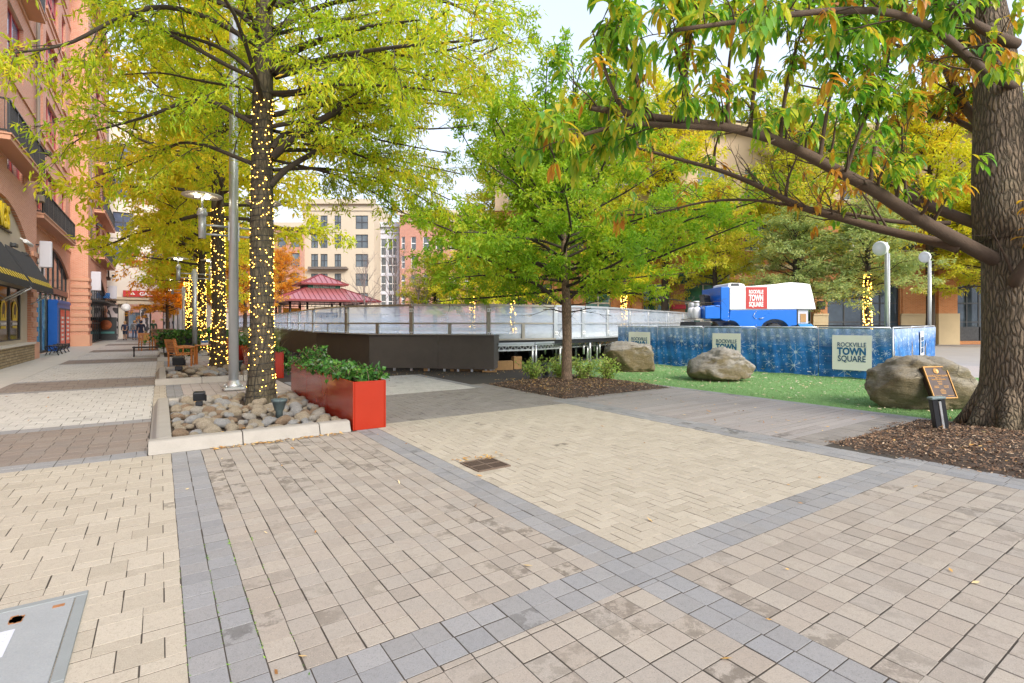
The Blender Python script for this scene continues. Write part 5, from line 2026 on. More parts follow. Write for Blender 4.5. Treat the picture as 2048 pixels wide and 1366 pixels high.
def kerb(s0, lab, right=2.24, deep=4.25, gaps=(.45, .62, .9)):
    r = thing('planting_kerb', lab, 'kerb', P(s0, 0))
    h, w0, w1 = .15, .24, .13

    def seg(a, b_, inw):
        x = nrm(b_ - a)
        L_ = np.linalg.norm(b_ - a)
        mb = MB()
        c = [(0, 0), (w0, 0), (w0, h), (w0 - w1, h), (w0 - w1 - .03, h - .012), (.03, .03)]
        pts_ = [a + inw * p + UP * z for p, z in c]
        mb.prism(pts_, x * L_)
        o = obj('kerb_stone', mb, M['kerb'], r)
        md = o.modifiers.new('bevel', 'BEVEL'); md.width = .012; md.segments = 2
    vs = [-.13, -.13 + (right + .13) * .42, -.13 + (right + .13) * .82, right]
    for a, b_ in zip(vs, vs[1:]):
        seg(P(s0, a + .004), P(s0, b_ - .004), U)
    us = [s0 + w0 + .004, s0 + deep * .52, s0 + deep]
    for a, b_ in zip(us, us[1:]):
        seg(P(a + .004, -.13), P(b_ - .004, -.13), V)
    seg(P(s0 + deep, -.13 + w0 + .004), P(s0 + deep, right), -U)
    mb = MB()
    mb.quad(P(s0 + .1, 0, .065), P(s0 + .1, right, .065), P(s0 + deep - .1, right, .065), P(s0 + deep - .1, 0, .065))
    obj('bed_soil', mb, M['soil'], r)


klabs = ['low pale concrete kerb round the nearest bed of river stones', 'low pale concrete kerb round the second bed, behind the tall lamp pole', 'low pale concrete kerb of the third bed, by the ivy planter',
         'low pale concrete kerb of the fourth bed along the walk', 'low pale concrete kerb of the farthest bed along the walk']
for k, s0 in enumerate(BED):
    kerb(s0, klabs[k])
T1 = (10.4, 1.50)
stones(7.6, 11.38, .12, 2.24, 232, .062, .145, 'rounded tan and grey river stone in the kerbed bed of the nearest lit tree', 'river stones in the nearest bed', [(10.4, 1.5, .34), (10.24, .53, .08), (8.33, 1.47, .08)])
stones(15.6, 19.3, .12, 2.4, 58, .10, .20, 'rounded pale river stone in the second kerbed bed', 'river stones in the second bed', [(19.4, 1.55, .3)])
stones(25.2, 29.0, .12, 2.2, 10, .16, .24, 'pale river stone in the third bed by the ivy planter', 'river stones in the third bed')


# small lights in the beds
def box_spot(u_, v_, z, lab, s_=1.0, rz=.4):
    p = P(u_, v_, z)
    r = thing('spotlight', lab, 'spotlight', p)
    x = A3(math.cos(rz), math.sin(rz), 0); y = np.cross(UP, x)
    mb = MB()
    mb.cyl(p, p + UP * .1 * s_, .03, n=10)
    mb.box(p + UP * .1 * s_, (.14 * s_, .12 * s_, .1 * s_), (x, y, UP), .01)
    obj('base_box', mb, M['black'], r)
    y2 = nrm(y + UP * .25); z2 = np.cross(x, y2)
    mb = MB()
    mb.box(p + UP * .27 * s_, (.23 * s_, .15 * s_, .19 * s_), (x, y2, z2), .012)
    for k in range(4):
        mb.box(p + UP * .27 * s_ + y2 * (.085 * s_) + z2 * (-.06 + .04 * k) * s_, (.2 * s_, .03, .008), (x, y2, z2))
    mb.bar(p + UP * .15 * s_ + x * .125 * s_, p + UP * .29 * s_ + x * .125 * s_, .02)
    obj('lamp_box', mb, M['black'], r)


def well_spot(u_, v_, z, lab, s_=1.0):
    p = P(u_, v_, z)
    r = thing('well_light', lab, 'spotlight', p)
    mb = MB(); mb.lathe(p, [(.05 * s_, 0), (.05 * s_, .1 * s_), (.065 * s_, .12 * s_), (.1 * s_, .24 * s_), (.115 * s_, .25 * s_), (.115 * s_, .28 * s_), (.10 * s_, .28 * s_), (.08 * s_, .25 * s_), (0, .25 * s_)], 20)
    obj('housing', mb, plain('verdigris_metal', (.085, .115, .115), .6, .3, var=.4, scale=20), r)
    mb = MB()
    for k in range(6):
        a = k * math.pi / 3
        mb.box(p + UP * .262 * s_ + A3(math.cos(a), math.sin(a), 0) * .105 * s_, (.02, .02, .04))
    obj('clamp', mb, M['charcoal'], r)


box_spot(10.1, .53, .12, 'black box spotlight among the stones, left of the nearest lit trunk', .75)
well_spot(8.40, 1.47, .12, 'greenish funnel shaped light among the stones in front of the nearest lit trunk')
box_spot(17.6, .42, .12, 'black box spotlight in the second stone bed, in front of the wooden chairs', 1.25)
well_spot(16.9, 1.85, .12, 'dark funnel shaped light in the second stone bed, left of the tall pole', 1.15)
box_spot(26.4, .35, .12, 'small dark spotlight in the third bed below the ivy planter', 1.1)
p = P(11.0, 8.5, .1)
r = thing('spotlight', 'dark upright spotlight in the mulch left of the young tree', 'spotlight', p)
mb = MB(); mb.box(p + UP * .02 + A3(.03, 0, .02), (.16, .14, .14), None, .02); obj('base_box', mb, M['charcoal'], r)
mb = MB(); mb.cyl(p + A3(.05, 0, .05), p + A3(-.02, .02, .34), .085, n=16); obj('lamp_box', mb, M['charcoal'], r)
p = G(1882, 864) + UP * .05
r = thing('pedestal_light', 'leaning black bollard light in the mulch in front of the plaque boulder', 'bollard light', p)
dz = nrm(A3(-.13, .03, 1)); dx = nrm(A3(1, -.2, .13)); dy = np.cross(dz, dx)
mb = MB()
mb.box(p + dz * .2 - dx * .045, (.075, .10, .44), (dx, dy, dz), .008); mb.box(p + dz * .2 + dx * .05, (.065, .10, .44), (dx, dy, dz), .008)
obj('housing', mb, M['black'], r)
mb = MB(); mb.box(p + dz * .19 + dx * .008 - dy * .035, (.032, .05, .40), (dx, dy, dz), .004)
obj('centre_strip', mb, M['alu'], r)
mb = MB(); mb.box(p + dz * .435 - dy * .0, (.18, .13, .035), (dx, dy, nrm(dz - dy * .2)), .008)
obj('cap', mb, plain('teal_grey_cap', (.22, .28, .28), .4, .2), r)

# red planters
def planter(u0, u1, v0, v1, h, lab):
    r = thing('planter', lab, 'planter', P((u0 + u1) / 2, (v0 + v1) / 2), group='long red planters between walk and square')
    L_, w_ = u1 - u0, v1 - v0
    c = P((u0 + u1) / 2, (v0 + v1) / 2)
    mb = MB()
    for s_ in (-1, 1):
        mb.box(c + V * s_ * (w_ / 2 - .012) + UP * h / 2, (L_, .024, h), (U, V, UP), .004)
        mb.box(c + U * s_ * (L_ / 2 - .012) + UP * h / 2, (.024, w_ - .052, h - .002), (U, V, UP), .004)
    mb.box(c + UP * .02, (L_ - .1, w_ - .1, .03), (U, V, UP))
    tr_ = obj('trough', mb, M['red_planter'], r)
    mb = MB()
    for f in (1 / 3, 2 / 3):
        for s_ in (-1, 1):
            mb.box(P(u0 + L_ * f, (v0 + v1) / 2 + s_ * (w_ / 2 + .0005)) + UP * h / 2, (.008, .003, h - .01), (U, V, UP))
    obj('seam', mb, plain('dark_red_seam', (.25, .015, .01), .4), tr_)
    mb = MB(); mb.box(c + UP * (h - .12), (L_ - .06, w_ - .06, .04), (U, V, UP))
    obj('soil', mb, M['soil'], r)
    return r


pl1 = planter(7.40, 11.65, 2.27, 2.76, .70, 'glossy red planter box beside the nearest stone bed')
M['ivy'] = leafmat('ivy_leaf', [(0, (.015, .05, .012)), (.35, (.035, .12, .02)), (.65, (.07, .20, .03)), (.9, (.16, .30, .05)), (1, (.30, .40, .10))], .25, .35, 3, .3)


def kites(name, pos, dirs, nrms, L_, W_, m, parent=None, fold=.15, **kw):
    """pointed leaves, each two folded quads"""
    n = len(pos)
    d = dirs / (np.linalg.norm(dirs, axis=1)[:, None] + 1e-9)
    s_ = np.cross(d, nrms); s_ /= np.linalg.norm(s_, axis=1)[:, None] + 1e-9
    nn = np.cross(s_, d)
    L_ = np.broadcast_to(np.asarray(L_, float).reshape(-1, 1), (n, 1)); W_ = np.broadcast_to(np.asarray(W_, float).reshape(-1, 1), (n, 1))
    tip = pos + d * L_ - nn * L_ * .12
    l1 = pos + d * L_ * .42 + s_ * W_ / 2 + nn * W_ * fold
    r1 = pos + d * L_ * .42 - s_ * W_ / 2 + nn * W_ * fold
    v = np.stack([pos, l1, tip, r1], 1).reshape(-1, 3)
    base_ = np.arange(n)[:, None] * 4
    f = np.concatenate([base_ + [0, 2, 1], base_ + [0, 3, 2]], 1).reshape(-1, 3)
    me = mesh_np(name, v, f)
    return obj(name, me, m, parent, **kw)


def ivy(lab, pts_fn, n_st, leaf, n_leaf, seed, root, m=None, cat='plant', name='ivy_plant', group=None):
    g = np.random.default_rng(seed)
    r = thing(name, lab, cat, root, group=group)
    mb = MB()
    pos, dr = [], []
    for _ in range(n_st):
        st = pts_fn(g)
        mb.tube(st, np.linspace(.006, .002, len(st)), 4, False)
        for _ in range(n_leaf):
            f = g.random() * (len(st) - 1)
            i = int(f)
            q_ = st[i] * (1 - (f - i)) + st[i + 1] * (f - i)
            pos.append(q_ + g.normal(0, .025, 3))
            dr.append((st[i + 1] - st[i]) / (np.linalg.norm(st[i + 1] - st[i]) + 1e-6) * .5 + g.normal(0, .7, 3) + (0, 0, -.15))
    obj('stem', mb, M['barkthin'], r)
    n = len(pos)
    kites('foliage', np.array(pos), np.array(dr), g.normal(0, .6, (n, 3)) + (0, -.25, .8), leaf * (.6 + .7 * g.random(n)), leaf * .85 * (.6 + .6 * g.random(n)), m or M['ivy'], r)
    return r


def trail(u0, u1, v0, v1, z, up, out, n=6):
    def fn(g):
        p = P(g.uniform(u0, u1), g.uniform(v0, v1), z)
        d = g.normal(0, 1, 3); d[2] = 0; d = nrm(d)
        k = g.uniform(.3, 1)
        st = [p]
        for i in range(1, n):
            f = i / (n - 1)
            st.append(p + d * out * k * f + UP * (up * k * math.sin(f * 2.4)) + g.normal(0, .02, 3))
        return np.array(st)
    return fn


ivy('glossy dark ivy spilling over the nearest red planter box', trail(7.5, 11.5, 2.35, 2.7, .62, .24, .38), 150, .085, 16, 3, P(9.5, 2.5, .6))
ivy('tall leafy sprig of ivy standing at the back of the nearest red planter', trail(10.6, 11.4, 2.4, 2.65, .62, .50, .22), 22, .08, 14, 4, P(11, 2.5, .6))

planter(15.55, 19.8, 2.34, 2.84, .74, 'glossy red planter box with grasses, right of the nearest lit trunk')
ivy('trailing ivy hanging over the right edge of the second red planter', lambda g: (lambda p, k: np.array([p, p + V * .16 + UP * .08, p + V * .24 - UP * .1 * k, p + V * .26 - UP * .45 * k, p + V * .30 - UP * .7 * k]))(P(g.uniform(15.6, 17.5), 2.75, .70), g.random()), 60, .08, 16, 5, P(17, 2.8, .7))
ivy('green ivy mound in the second red planter below the grasses', trail(15.6, 19.5, 2.4, 2.8, .68, .25, .3), 60, .08, 14, 6, P(17.5, 2.6, .7))


def grasses(lab, u_, v_, z, h, n, seed, spread=.9):
    g = np.random.default_rng(seed)
    r = thing('grass_tuft', lab, 'plant', P(u_, v_, z))
    V_, F_ = [], []
    for k in range(n):
        a = g.uniform(0, 6.28); lean = g.uniform(.1, spread) * h; hh = h * g.uniform(.6, 1.0)
        d = A3(math.cos(a), math.sin(a), 0); s_ = np.cross(d, UP) * .008
        p = P(u_ + g.normal(0, .12), v_ + g.normal(0, .08), z)
        o = len(V_)
        for i in range(5):
            f = i / 4
            c = p + d * lean * f * f + UP * hh * (f - .35 * f ** 3 * lean / h)
            V_ += [c - s_ * (1 - f * .8), c + s_ * (1 - f * .8)]
        F_ += [(o + 2 * i, o + 2 * i + 1, o + 2 * i + 3, o + 2 * i + 2) for i in range(4)]
    obj('blade', mesh_np('blade', V_, F_), M['grassblade'], r)


M['grassblade'] = leafmat('grass_blade', [(0, (.16, .20, .05)), (.5, (.32, .36, .12)), (1, (.55, .50, .28))], .3, .2, 2)
for k, u_ in enumerate((16.2, 17.2, 18.4, 19.3)):
    grasses(['feathery green grass tuft at the near end of the second red planter', 'feathery grass tuft second from the near end of the second red planter', 'feathery grass tuft third along the second red planter', 'feathery grass tuft at the far end of the second red planter'][k], u_, 2.62, .7, .95, 240, 40 + k)
planter(24.9, 29.2, 2.34, 2.84, .76, 'red planter box farther along the walk, behind the tall lamp pole')
ivy('green ivy filling the third red planter behind the tall lamp pole', trail(25, 29, 2.4, 2.8, .7, .45, .4), 70, .12, 14, 7, P(27, 2.6, .7))


def pot(u_, v_, r0, h, m, lab, n=24):
    r = thing('plant_pot', lab, 'plant pot', P(u_, v_))
    mb = MB(); mb.lathe(P(u_, v_), [(r0 * .62, 0), (r0 * .95, h * .8), (r0, h * .86), (r0 * 1.06, h * .87), (r0 * 1.06, h), (r0 * .92, h), (r0 * .9, h * .9), (0, h * .9)], n)
    obj('pot_body', mb, m, r)
    mb = MB(); mb.lathe(P(u_, v_, h * .905), [(r0 * .88, 0), (0, .02)], n)
    obj('soil', mb, M['soil'], r)


pot(22.3, 2.55, .38, .75, M['red_planter'], 'round red plant pot between the second lit trunk and the tall pole')
ivy('bushy green plant in the round red pot left of the tall pole', trail(22.1, 22.5, 2.4, 2.7, .7, .45, .35), 26, .1, 14, 8, P(22.3, 2.55, .7))
pot(20.9, 2.75, .36, .72, plain('orange_red_glaze', (.60, .11, .03), .25), 'round orange red plant pot just right of the tall pole')
ivy('trailing ivy in the orange red pot right of the tall pole', trail(20.6, 21.2, 2.5, 3.0, .66, .3, .5), 40, .1, 16, 9, P(20.9, 2.75, .7))
# dark square planter with ivy, brown bin
def tub(u_, v_, w_, h, m, lab, name='planter', cat='planter', lid=False):
    r = thing(name, lab, cat, P(u_, v_))
    c = P(u_, v_)
    b_ = [c - U * w_ * .42 - V * w_ * .42, c - U * w_ * .42 + V * w_ * .42, c + U * w_ * .42 + V * w_ * .42, c + U * w_ * .42 - V * w_ * .42]
    t_ = [c - U * w_ * .5 - V * w_ * .5, c - U * w_ * .5 + V * w_ * .5, c + U * w_ * .5 + V * w_ * .5, c + U * w_ * .5 - V * w_ * .5]
    mb = MB(); mb.hexa(b_, [q_ + UP * h for q_ in t_])
    obj('tub_body', mb, m, r)
    mb = MB()
    for k in range(4):
        mb.bar(t_[k] + UP * (h - .0), t_[(k + 1) % 4] + UP * (h - .0), .08, .07)
    obj('rim', mb, m, r)
    mb = MB(); mb.poly([q_ * .96 + c * .04 + UP * (h + .012) for q_ in t_])
    obj('lid' if lid else 'soil', mb, M['bronze'] if lid else M['soil'], r)


tub(28.4, .75, 1.0, .95, M['charcoal'], 'dark grey square planter under a heap of ivy, behind the wooden chairs')
tub(29.6, 1.75, .8, 1.0, M['charcoal'], 'second dark grey planter just behind the ivy planter')
ivy('dense dark ivy heaped over the grey square planter', lambda g: (lambda p, d, k: np.array([p, p + d * .3 + UP * .2, p + d * .55 + UP * .1, p + d * .62 - UP * .3 * k, p + d * .64 - UP * .7 * k]))(P(28.4 + g.normal(0, .25), .75 + g.normal(0, .25), .95), nrm(A3(g.normal(), g.normal() - .5, 0)), g.random()), 110, .13, 16, 10, P(28.4, .75, .9))
ivy('leafy ivy on the second dark planter, by the third lit trunk', trail(29.3, 29.9, 1.5, 2.0, .95, .35, .5), 45, .13, 14, 12, P(29.6, 1.75, 1))
ivy('low ivy clump growing from the stones of the third bed', trail(26.0, 26.8, .6, 1.2, .1, .5, .35), 24, .10, 12, 13, P(26.4, .9, .1))
tub(36.6, .15, 1.05, 1.15, plain('brown_bin', (.20, .10, .06), .5), 'brown square litter bin behind the black bench', 'litter_bin', 'bin', True)
p = at(470 + 32, 655, 24)
# shrubs round the young tree
M['shrub'] = leafmat('shrub_leaf', [(0, (.18, .34, .06)), (.45, (.38, .55, .10)), (.8, (.60, .64, .18)), (1, (.72, .66, .30))], .35, .4, 3)
for k, (px, py, lab, h) in enumerate(((1068, 764, 'sparse yellow green shrub at the left of the mulch bed', .62), (1118, 760, 'small bright shrub just left of the young trunk', .7), (1168, 766, 'bushy variegated shrub just right of the young trunk', .75), (1213, 764, 'thin twiggy shrub at the right of the mulch bed', .66))):
    b0 = G(px, py) + UP * .08

    def fn(g, b0=b0, h=h):
        d = nrm(A3(g.normal(), g.normal(), 2.2)); k_ = g.uniform(.55, 1)
        return np.array([b0 + A3(g.normal() * .03, g.normal() * .03, 0) + d * h * k_ * f + A3(d[0], d[1], 0) * .25 * f * f + g.normal(0, .012, 3) for f in np.linspace(0, 1, 6)])
    ivy(lab, (lambda g, fn=fn: fn(g)), 30, .068, 24, 60 + k, b0, M['shrub'], 'shrub', 'shrub')

# ------------------------------------------------------------------ street lamps
def lamp(u_, v_, H_, lab, grp, arms=4.05):
    b0 = P(u_, v_)
    r = thing('street_lamp', lab, 'street lamp', b0, group=grp)
    mb = MB(); mb.tube([b0 + UP * .05, b0 + UP * H_], [.105, .085], 18)
    obj('pole', mb, M['metal'], r)
    mb = MB()
    mb.box(b0 + UP * .045, (.44, .44, .07), (U, V, UP), .02); mb.lathe(b0 + UP * .08, [(.19, 0), (.16, .05), (.12, .14), (.108, .15)], 8)
    for a in (-1, 1):
        for b_ in (-1, 1):
            mb.cyl(b0 + U * a * .16 + V * b_ * .16 + UP * .08, b0 + U * a * .16 + V * b_ * .16 + UP * .13, .022, n=6)
    obj('base', mb, M['alu'], r)
    for s_ in (-1, 1):
        mb = MB()
        e = b0 + V * s_ * .62
        for z in (arms - .32, arms - .52):
            mb.tube([b0 + V * s_ * .06 + UP * z, e + UP * z], .024, 8)
        mb.box(b0 + V * s_ * .10 + UP * (arms - .42), (.1, .03, .42), (U, V, UP))
        mb.cyl(e + UP * (arms - .62), e + UP * (arms - .12), .075, n=14); mb.lathe(e + UP * (arms - .12), [(.075, 0), (.105, .02), (.105, .08), (.08, .10), (.08, .16), (.03, .17)], 14)
        mb.cyl(e + UP * (arms + .05), e + UP * (arms + .33), .022, n=8)
        ar = obj('arm', mb, M['metal'], r)
        mb = MB(); mb.lathe(e + UP * (arms + .32), [(.02, .0), (.30, .012), (.395, -.01), (.40, .0), (.39, .02), (.2, .06), (.04, .10), (0, .10)], 32)
        obj('lamp_shade', mb, plain('lamp_disc', (.62, .58, .50), .5, 0, var=.05), ar)
        mb = MB()
        for q_ in (-.1, .1):
            mb.lathe(e + U * q_ * .4 + V * q_ + UP * (arms + .265), [(0, 0), (.045, .01), (.05, .045), (.03, .052)], 12)
        obj('bulb', mb, M['lampglow'], ar)
    return r


l0 = lamp(13.43, 1.38, 9.2, 'tall grey lamp pole with two disc lamps behind the nearest lit trunk', 'street lamps along the walk')
for k, (u_, lab) in enumerate(((27.2, 'grey lamp post with two disc lamps left of the second lit trunk'), (41.0, 'third grey lamp post with disc lamps along the walk'), (53.5, 'farthest grey lamp post with disc lamps by the passage building'))):
    lamp(u_, 1.25, 3.95, lab, 'street lamps along the walk')

# ------------------------------------------------------------------ benches
def bench(u_, v_, along, lab):
    c = P(u_, v_)
    x = along; y = np.cross(UP, x)
    r = thing('bench', lab, 'bench', c, group='black backless benches')
    mb = MB()
    for k in range(5):
        mb.box(c + y * (-.18 + .09 * k) + UP * .435, (1.25, .07, .03), (x, y, UP), .006)
    mb.bar(c - x * .62 - y * .22 + UP * .41, c + x * .62 - y * .22 + UP * .41, .03); mb.bar(c - x * .62 + y * .22 + UP * .41, c + x * .62 + y * .22 + UP * .41, .03)
    obj('seat', mb, M['black'], r)
    for s_ in (-1, 1):
        e = c + x * s_ * .56
        for t_ in (-1, 1):
            mb = MB(); mb.tube([e + y * t_ * .23 + UP * .46, e + y * t_ * .25 + UP * .36, e + y * t_ * .16 + UP * .18, e + y * t_ * .24], [.022, .026, .02, .024], 8)
            obj('leg', mb, M['black'], r)
        mb = MB(); mb.tube([e - y * .24 + UP * .42, e - y * .1 + UP * .30, e + UP * .27, e + y * .1 + UP * .30, e + y * .24 + UP * .42], .016, 6)
        mb.tube([e - y * .17 + UP * .17, e + UP * .25, e + y * .17 + UP * .17], .014, 6)
        obj('scroll', mb, M['black'], r)


bench(32.9, -4.25, U, 'black iron bench nearer the corner shop, before the teal windows')
bench(35.2, -4.25, U, 'black iron bench in front of the blue doorway')
bench(29.0, -.45, V, 'black iron bench standing alone beside the ivy planter')

# ------------------------------------------------------------------ wooden armchairs and table
def chair(c, face, lab):
    y = nrm(face); x = np.cross(y, UP)
    r = thing('armchair', lab, 'chair', c, group='wooden armchairs beside the walk')
    mb = MB()
    for k in range(6):
        mb.box(c + y * (-.2 + .085 * k) + UP * .43, (.50, .07, .025), (x, y, UP), .005)
    obj('seat', mb, M['teak'], r)
    mb = MB()
    bx_ = nrm(UP - y * .22)
    bp = c - y * .25 + UP * .44
    for s_ in (-1, 1):
        mb.bar(bp + x * s_ * .25, bp + x * s_ * .25 + bx_ * .50, .045)
    for k in range(6):
        mb.box(bp + bx_ * (.10 + .07 * k) + y * (.03 * math.sin(k)) * .3, (.46, .02, .05), (x, np.cross(bx_, x), bx_), .004)
    mb.box(bp + bx_ * .50, (.55, .035, .075), (x, np.cross(bx_, x), bx_), .01)
    obj('backrest', mb, M['teak'], r)
    for s_ in (-1, 1):
        mb = MB(); mb.tube([c - y * .28 + x * s_ * .26 + UP * .66, c + x * s_ * .275 + UP * .68, c + y * .26 + x * s_ * .27 + UP * .65], [.028, .03, .032], 8)
        obj('armrest', mb, M['teak'], r)
        for t_ in (-1, 1):
            mb = MB(); mb.bar(c + y * t_ * .24 + x * s_ * .26, c + y * t_ * .24 + x * s_ * .26 + UP * (.64 if t_ > 0 else .46), .045, bev=.006)
            obj('leg', mb, M['teak'], r)


cdir = nrm(V * .9 + U * .45)
chair(P(21.5, .55), cdir, 'front wooden armchair seen from behind, beside the second stone bed')
chair(P(22.5, .75), nrm(V + U * .1), 'wooden armchair half hidden behind the front armchair')
chair(P(22.3, 1.95), nrm(-V * .4 - U * .9), 'wooden armchair facing the walk behind the second lit trunk')
chair(P(35.2, -.7), nrm(V * .3 - U), 'distant wooden armchair behind the lone black bench')
chair(P(36.0, -.1), nrm(V * .3 - U), 'distant wooden armchair against the brown litter bin')
tc = P(22.6, 1.35)
tb_ = thing('cafe_table', 'small wooden table between the armchairs', 'table', tc)
mb = MB()
for k in range(7):
    mb.box(tc + U * (-.27 + .09 * k) + UP * .70, (.08, .62, .025), (U, V, UP), .004)
obj('tabletop', mb, M['teak'], tb_)
for a in (-1, 1):
    for b_ in (-1, 1):
        mb = MB(); mb.bar(tc + U * a * .25 + V * b_ * .25, tc + U * a * .25 + V * b_ * .25 + UP * .69, .045)
        obj('leg', mb, M['teak'], tb_)
mb = MB(); mb.box(tc - U * .1 + UP * .80, (.03, .24, .16), (nrm(U + UP * .3), V, nrm(UP - U * .3)))
cdn = obj('table_card', mb, M['white']); tag(cdn, 'small blue and white card standing on the wooden table', 'card')
mb = MB(); mb.box(tc - U * .12 + UP * .835, (.03, .22, .075), (nrm(U + UP * .3), V, nrm(UP - U * .3)))
obj('blue_print', mb, plain('card_blue', (.03, .16, .40), .5), cdn)

# ------------------------------------------------------------------ things let into the paving
uc = thing('utility_cover', 'pale grey utility cover with a rusty keyhole, set in the cream paving', 'cover', P(3.36, -.85))
mb = MB()
c = P(3.36, -.86)
for s_ in (-1, 1):
    mb.box(c + U * s_ * .452 + UP * .004, (.05, 1.03, .016), (U, V, UP), .003); mb.box(c + V * s_ * .49 + UP * .004, (.852, .05, .015), (U, V, UP), .003)
obj('frame', mb, plain('cover_frame', (.26, .28, .275), .7, 0, fine=.4), uc)
mb = MB(); mb.box(c + UP * .004, (.845, .92, .015), (U, V, UP), .003)
lid = obj('lid', mb, plain('cover_lid', (.33, .345, .345), .75, 0, var=.12, scale=4, bump=.25, fine=.5), uc)
mb = MB()
for k in range(9):
    a = k * .7
    mb.box(P(3.66 + .02 * math.cos(a), -.62 + .014 * math.sin(a * 2), .0125), (.03 + .004 * k, .03, .003), (U, V, UP))
M['rust'] = plain('rust', (.30, .13, .05), .9, 0, var=.7, scale=40)
obj('rusty_keyhole', mb, M['rust'], lid)
mb = MB(); mb.box(P(3.71, -.46, .0125), (.03, .05, .002), (U, V, UP))
obj('pull_slot', mb, M['rust'], lid)
mb = MB(); mb.box(P(3.42, -.68, .0125), (.26, .15, .002), (U, V, UP))
for k in range(6):
    mb.box(P(3.33 + .035 * k, -.66, .0145), (.012, .06, .003), (U, V, UP))
obj('raised_panel', mb, M['greypanel'], lid)
dg_ = thing('drain_grate', 'square iron drain grate in the cream herringbone paving', 'drain', P(4.83, 2.92))
c = P(4.83, 2.92)
mb = MB(); mb.box(c + UP * .0025, (.40, .40, .004), (U, V, UP)); obj('drain_shade_plate', mb, plain('pit_shade', (.015, .012, .01), .9), dg_)  # thin black plate, its colour stands in for the shade of the hollow
mb = MB()
M['iron'] = plain('rusty_iron', (.15, .105, .075), .8, .2, var=.35, scale=20)
for s_ in (-1, 1):
    mb.box(c + U * s_ * .192 + UP * .007, (.022, .40, .012), (U, V, UP)); mb.box(c + V * s_ * .192 + UP * .007, (.36, .022, .011), (U, V, UP))
mb.box(c + UP * .007, (.36, .02, .010), (U, V, UP)); mb.box(c + UP * .0075, (.02, .36, .010), (U, V, UP))
obj('frame', mb, M['iron'], dg_)
mb = MB()
for k in range(14):
    f = -.17 + .34 * (k + .5) / 14
    mb.box(c + V * f + UP * .0065, (.36, .011, .008), (U, V, UP))
obj('grille', mb, M['iron'], dg_)

# ------------------------------------------------------------------ people far down the walk
def skinned(name, joints, edges, m, parent, sub=1):
    me = bpy.data.meshes.new(name)
    me.from_pydata([j[0] for j in joints], edges, [])
    o = bpy.data.objects.new(name, me)
    COL.objects.link(o)
    md = o.modifiers.new('skin', 'SKIN'); md.use_smooth_shade = True
    for i, j in enumerate(joints):
        sv_ = me.skin_vertices[0].data[i]
        r_ = j[1]
        sv_.radius = r_ if isinstance(r_, tuple) else (r_, r_)
        sv_.use_root = i == 0
    o.modifiers.new('sub', 'SUBSURF').levels = sub
    o.modifiers['sub'].render_levels = sub
    me.materials.append(m)
    o.parent = parent
    if parent.name in ROOTM:
        o.matrix_parent_inverse = ROOTM[parent.name]
    return o


M['skin'] = plain('skin', (.50, .30, .21), .6, 0, var=.05)


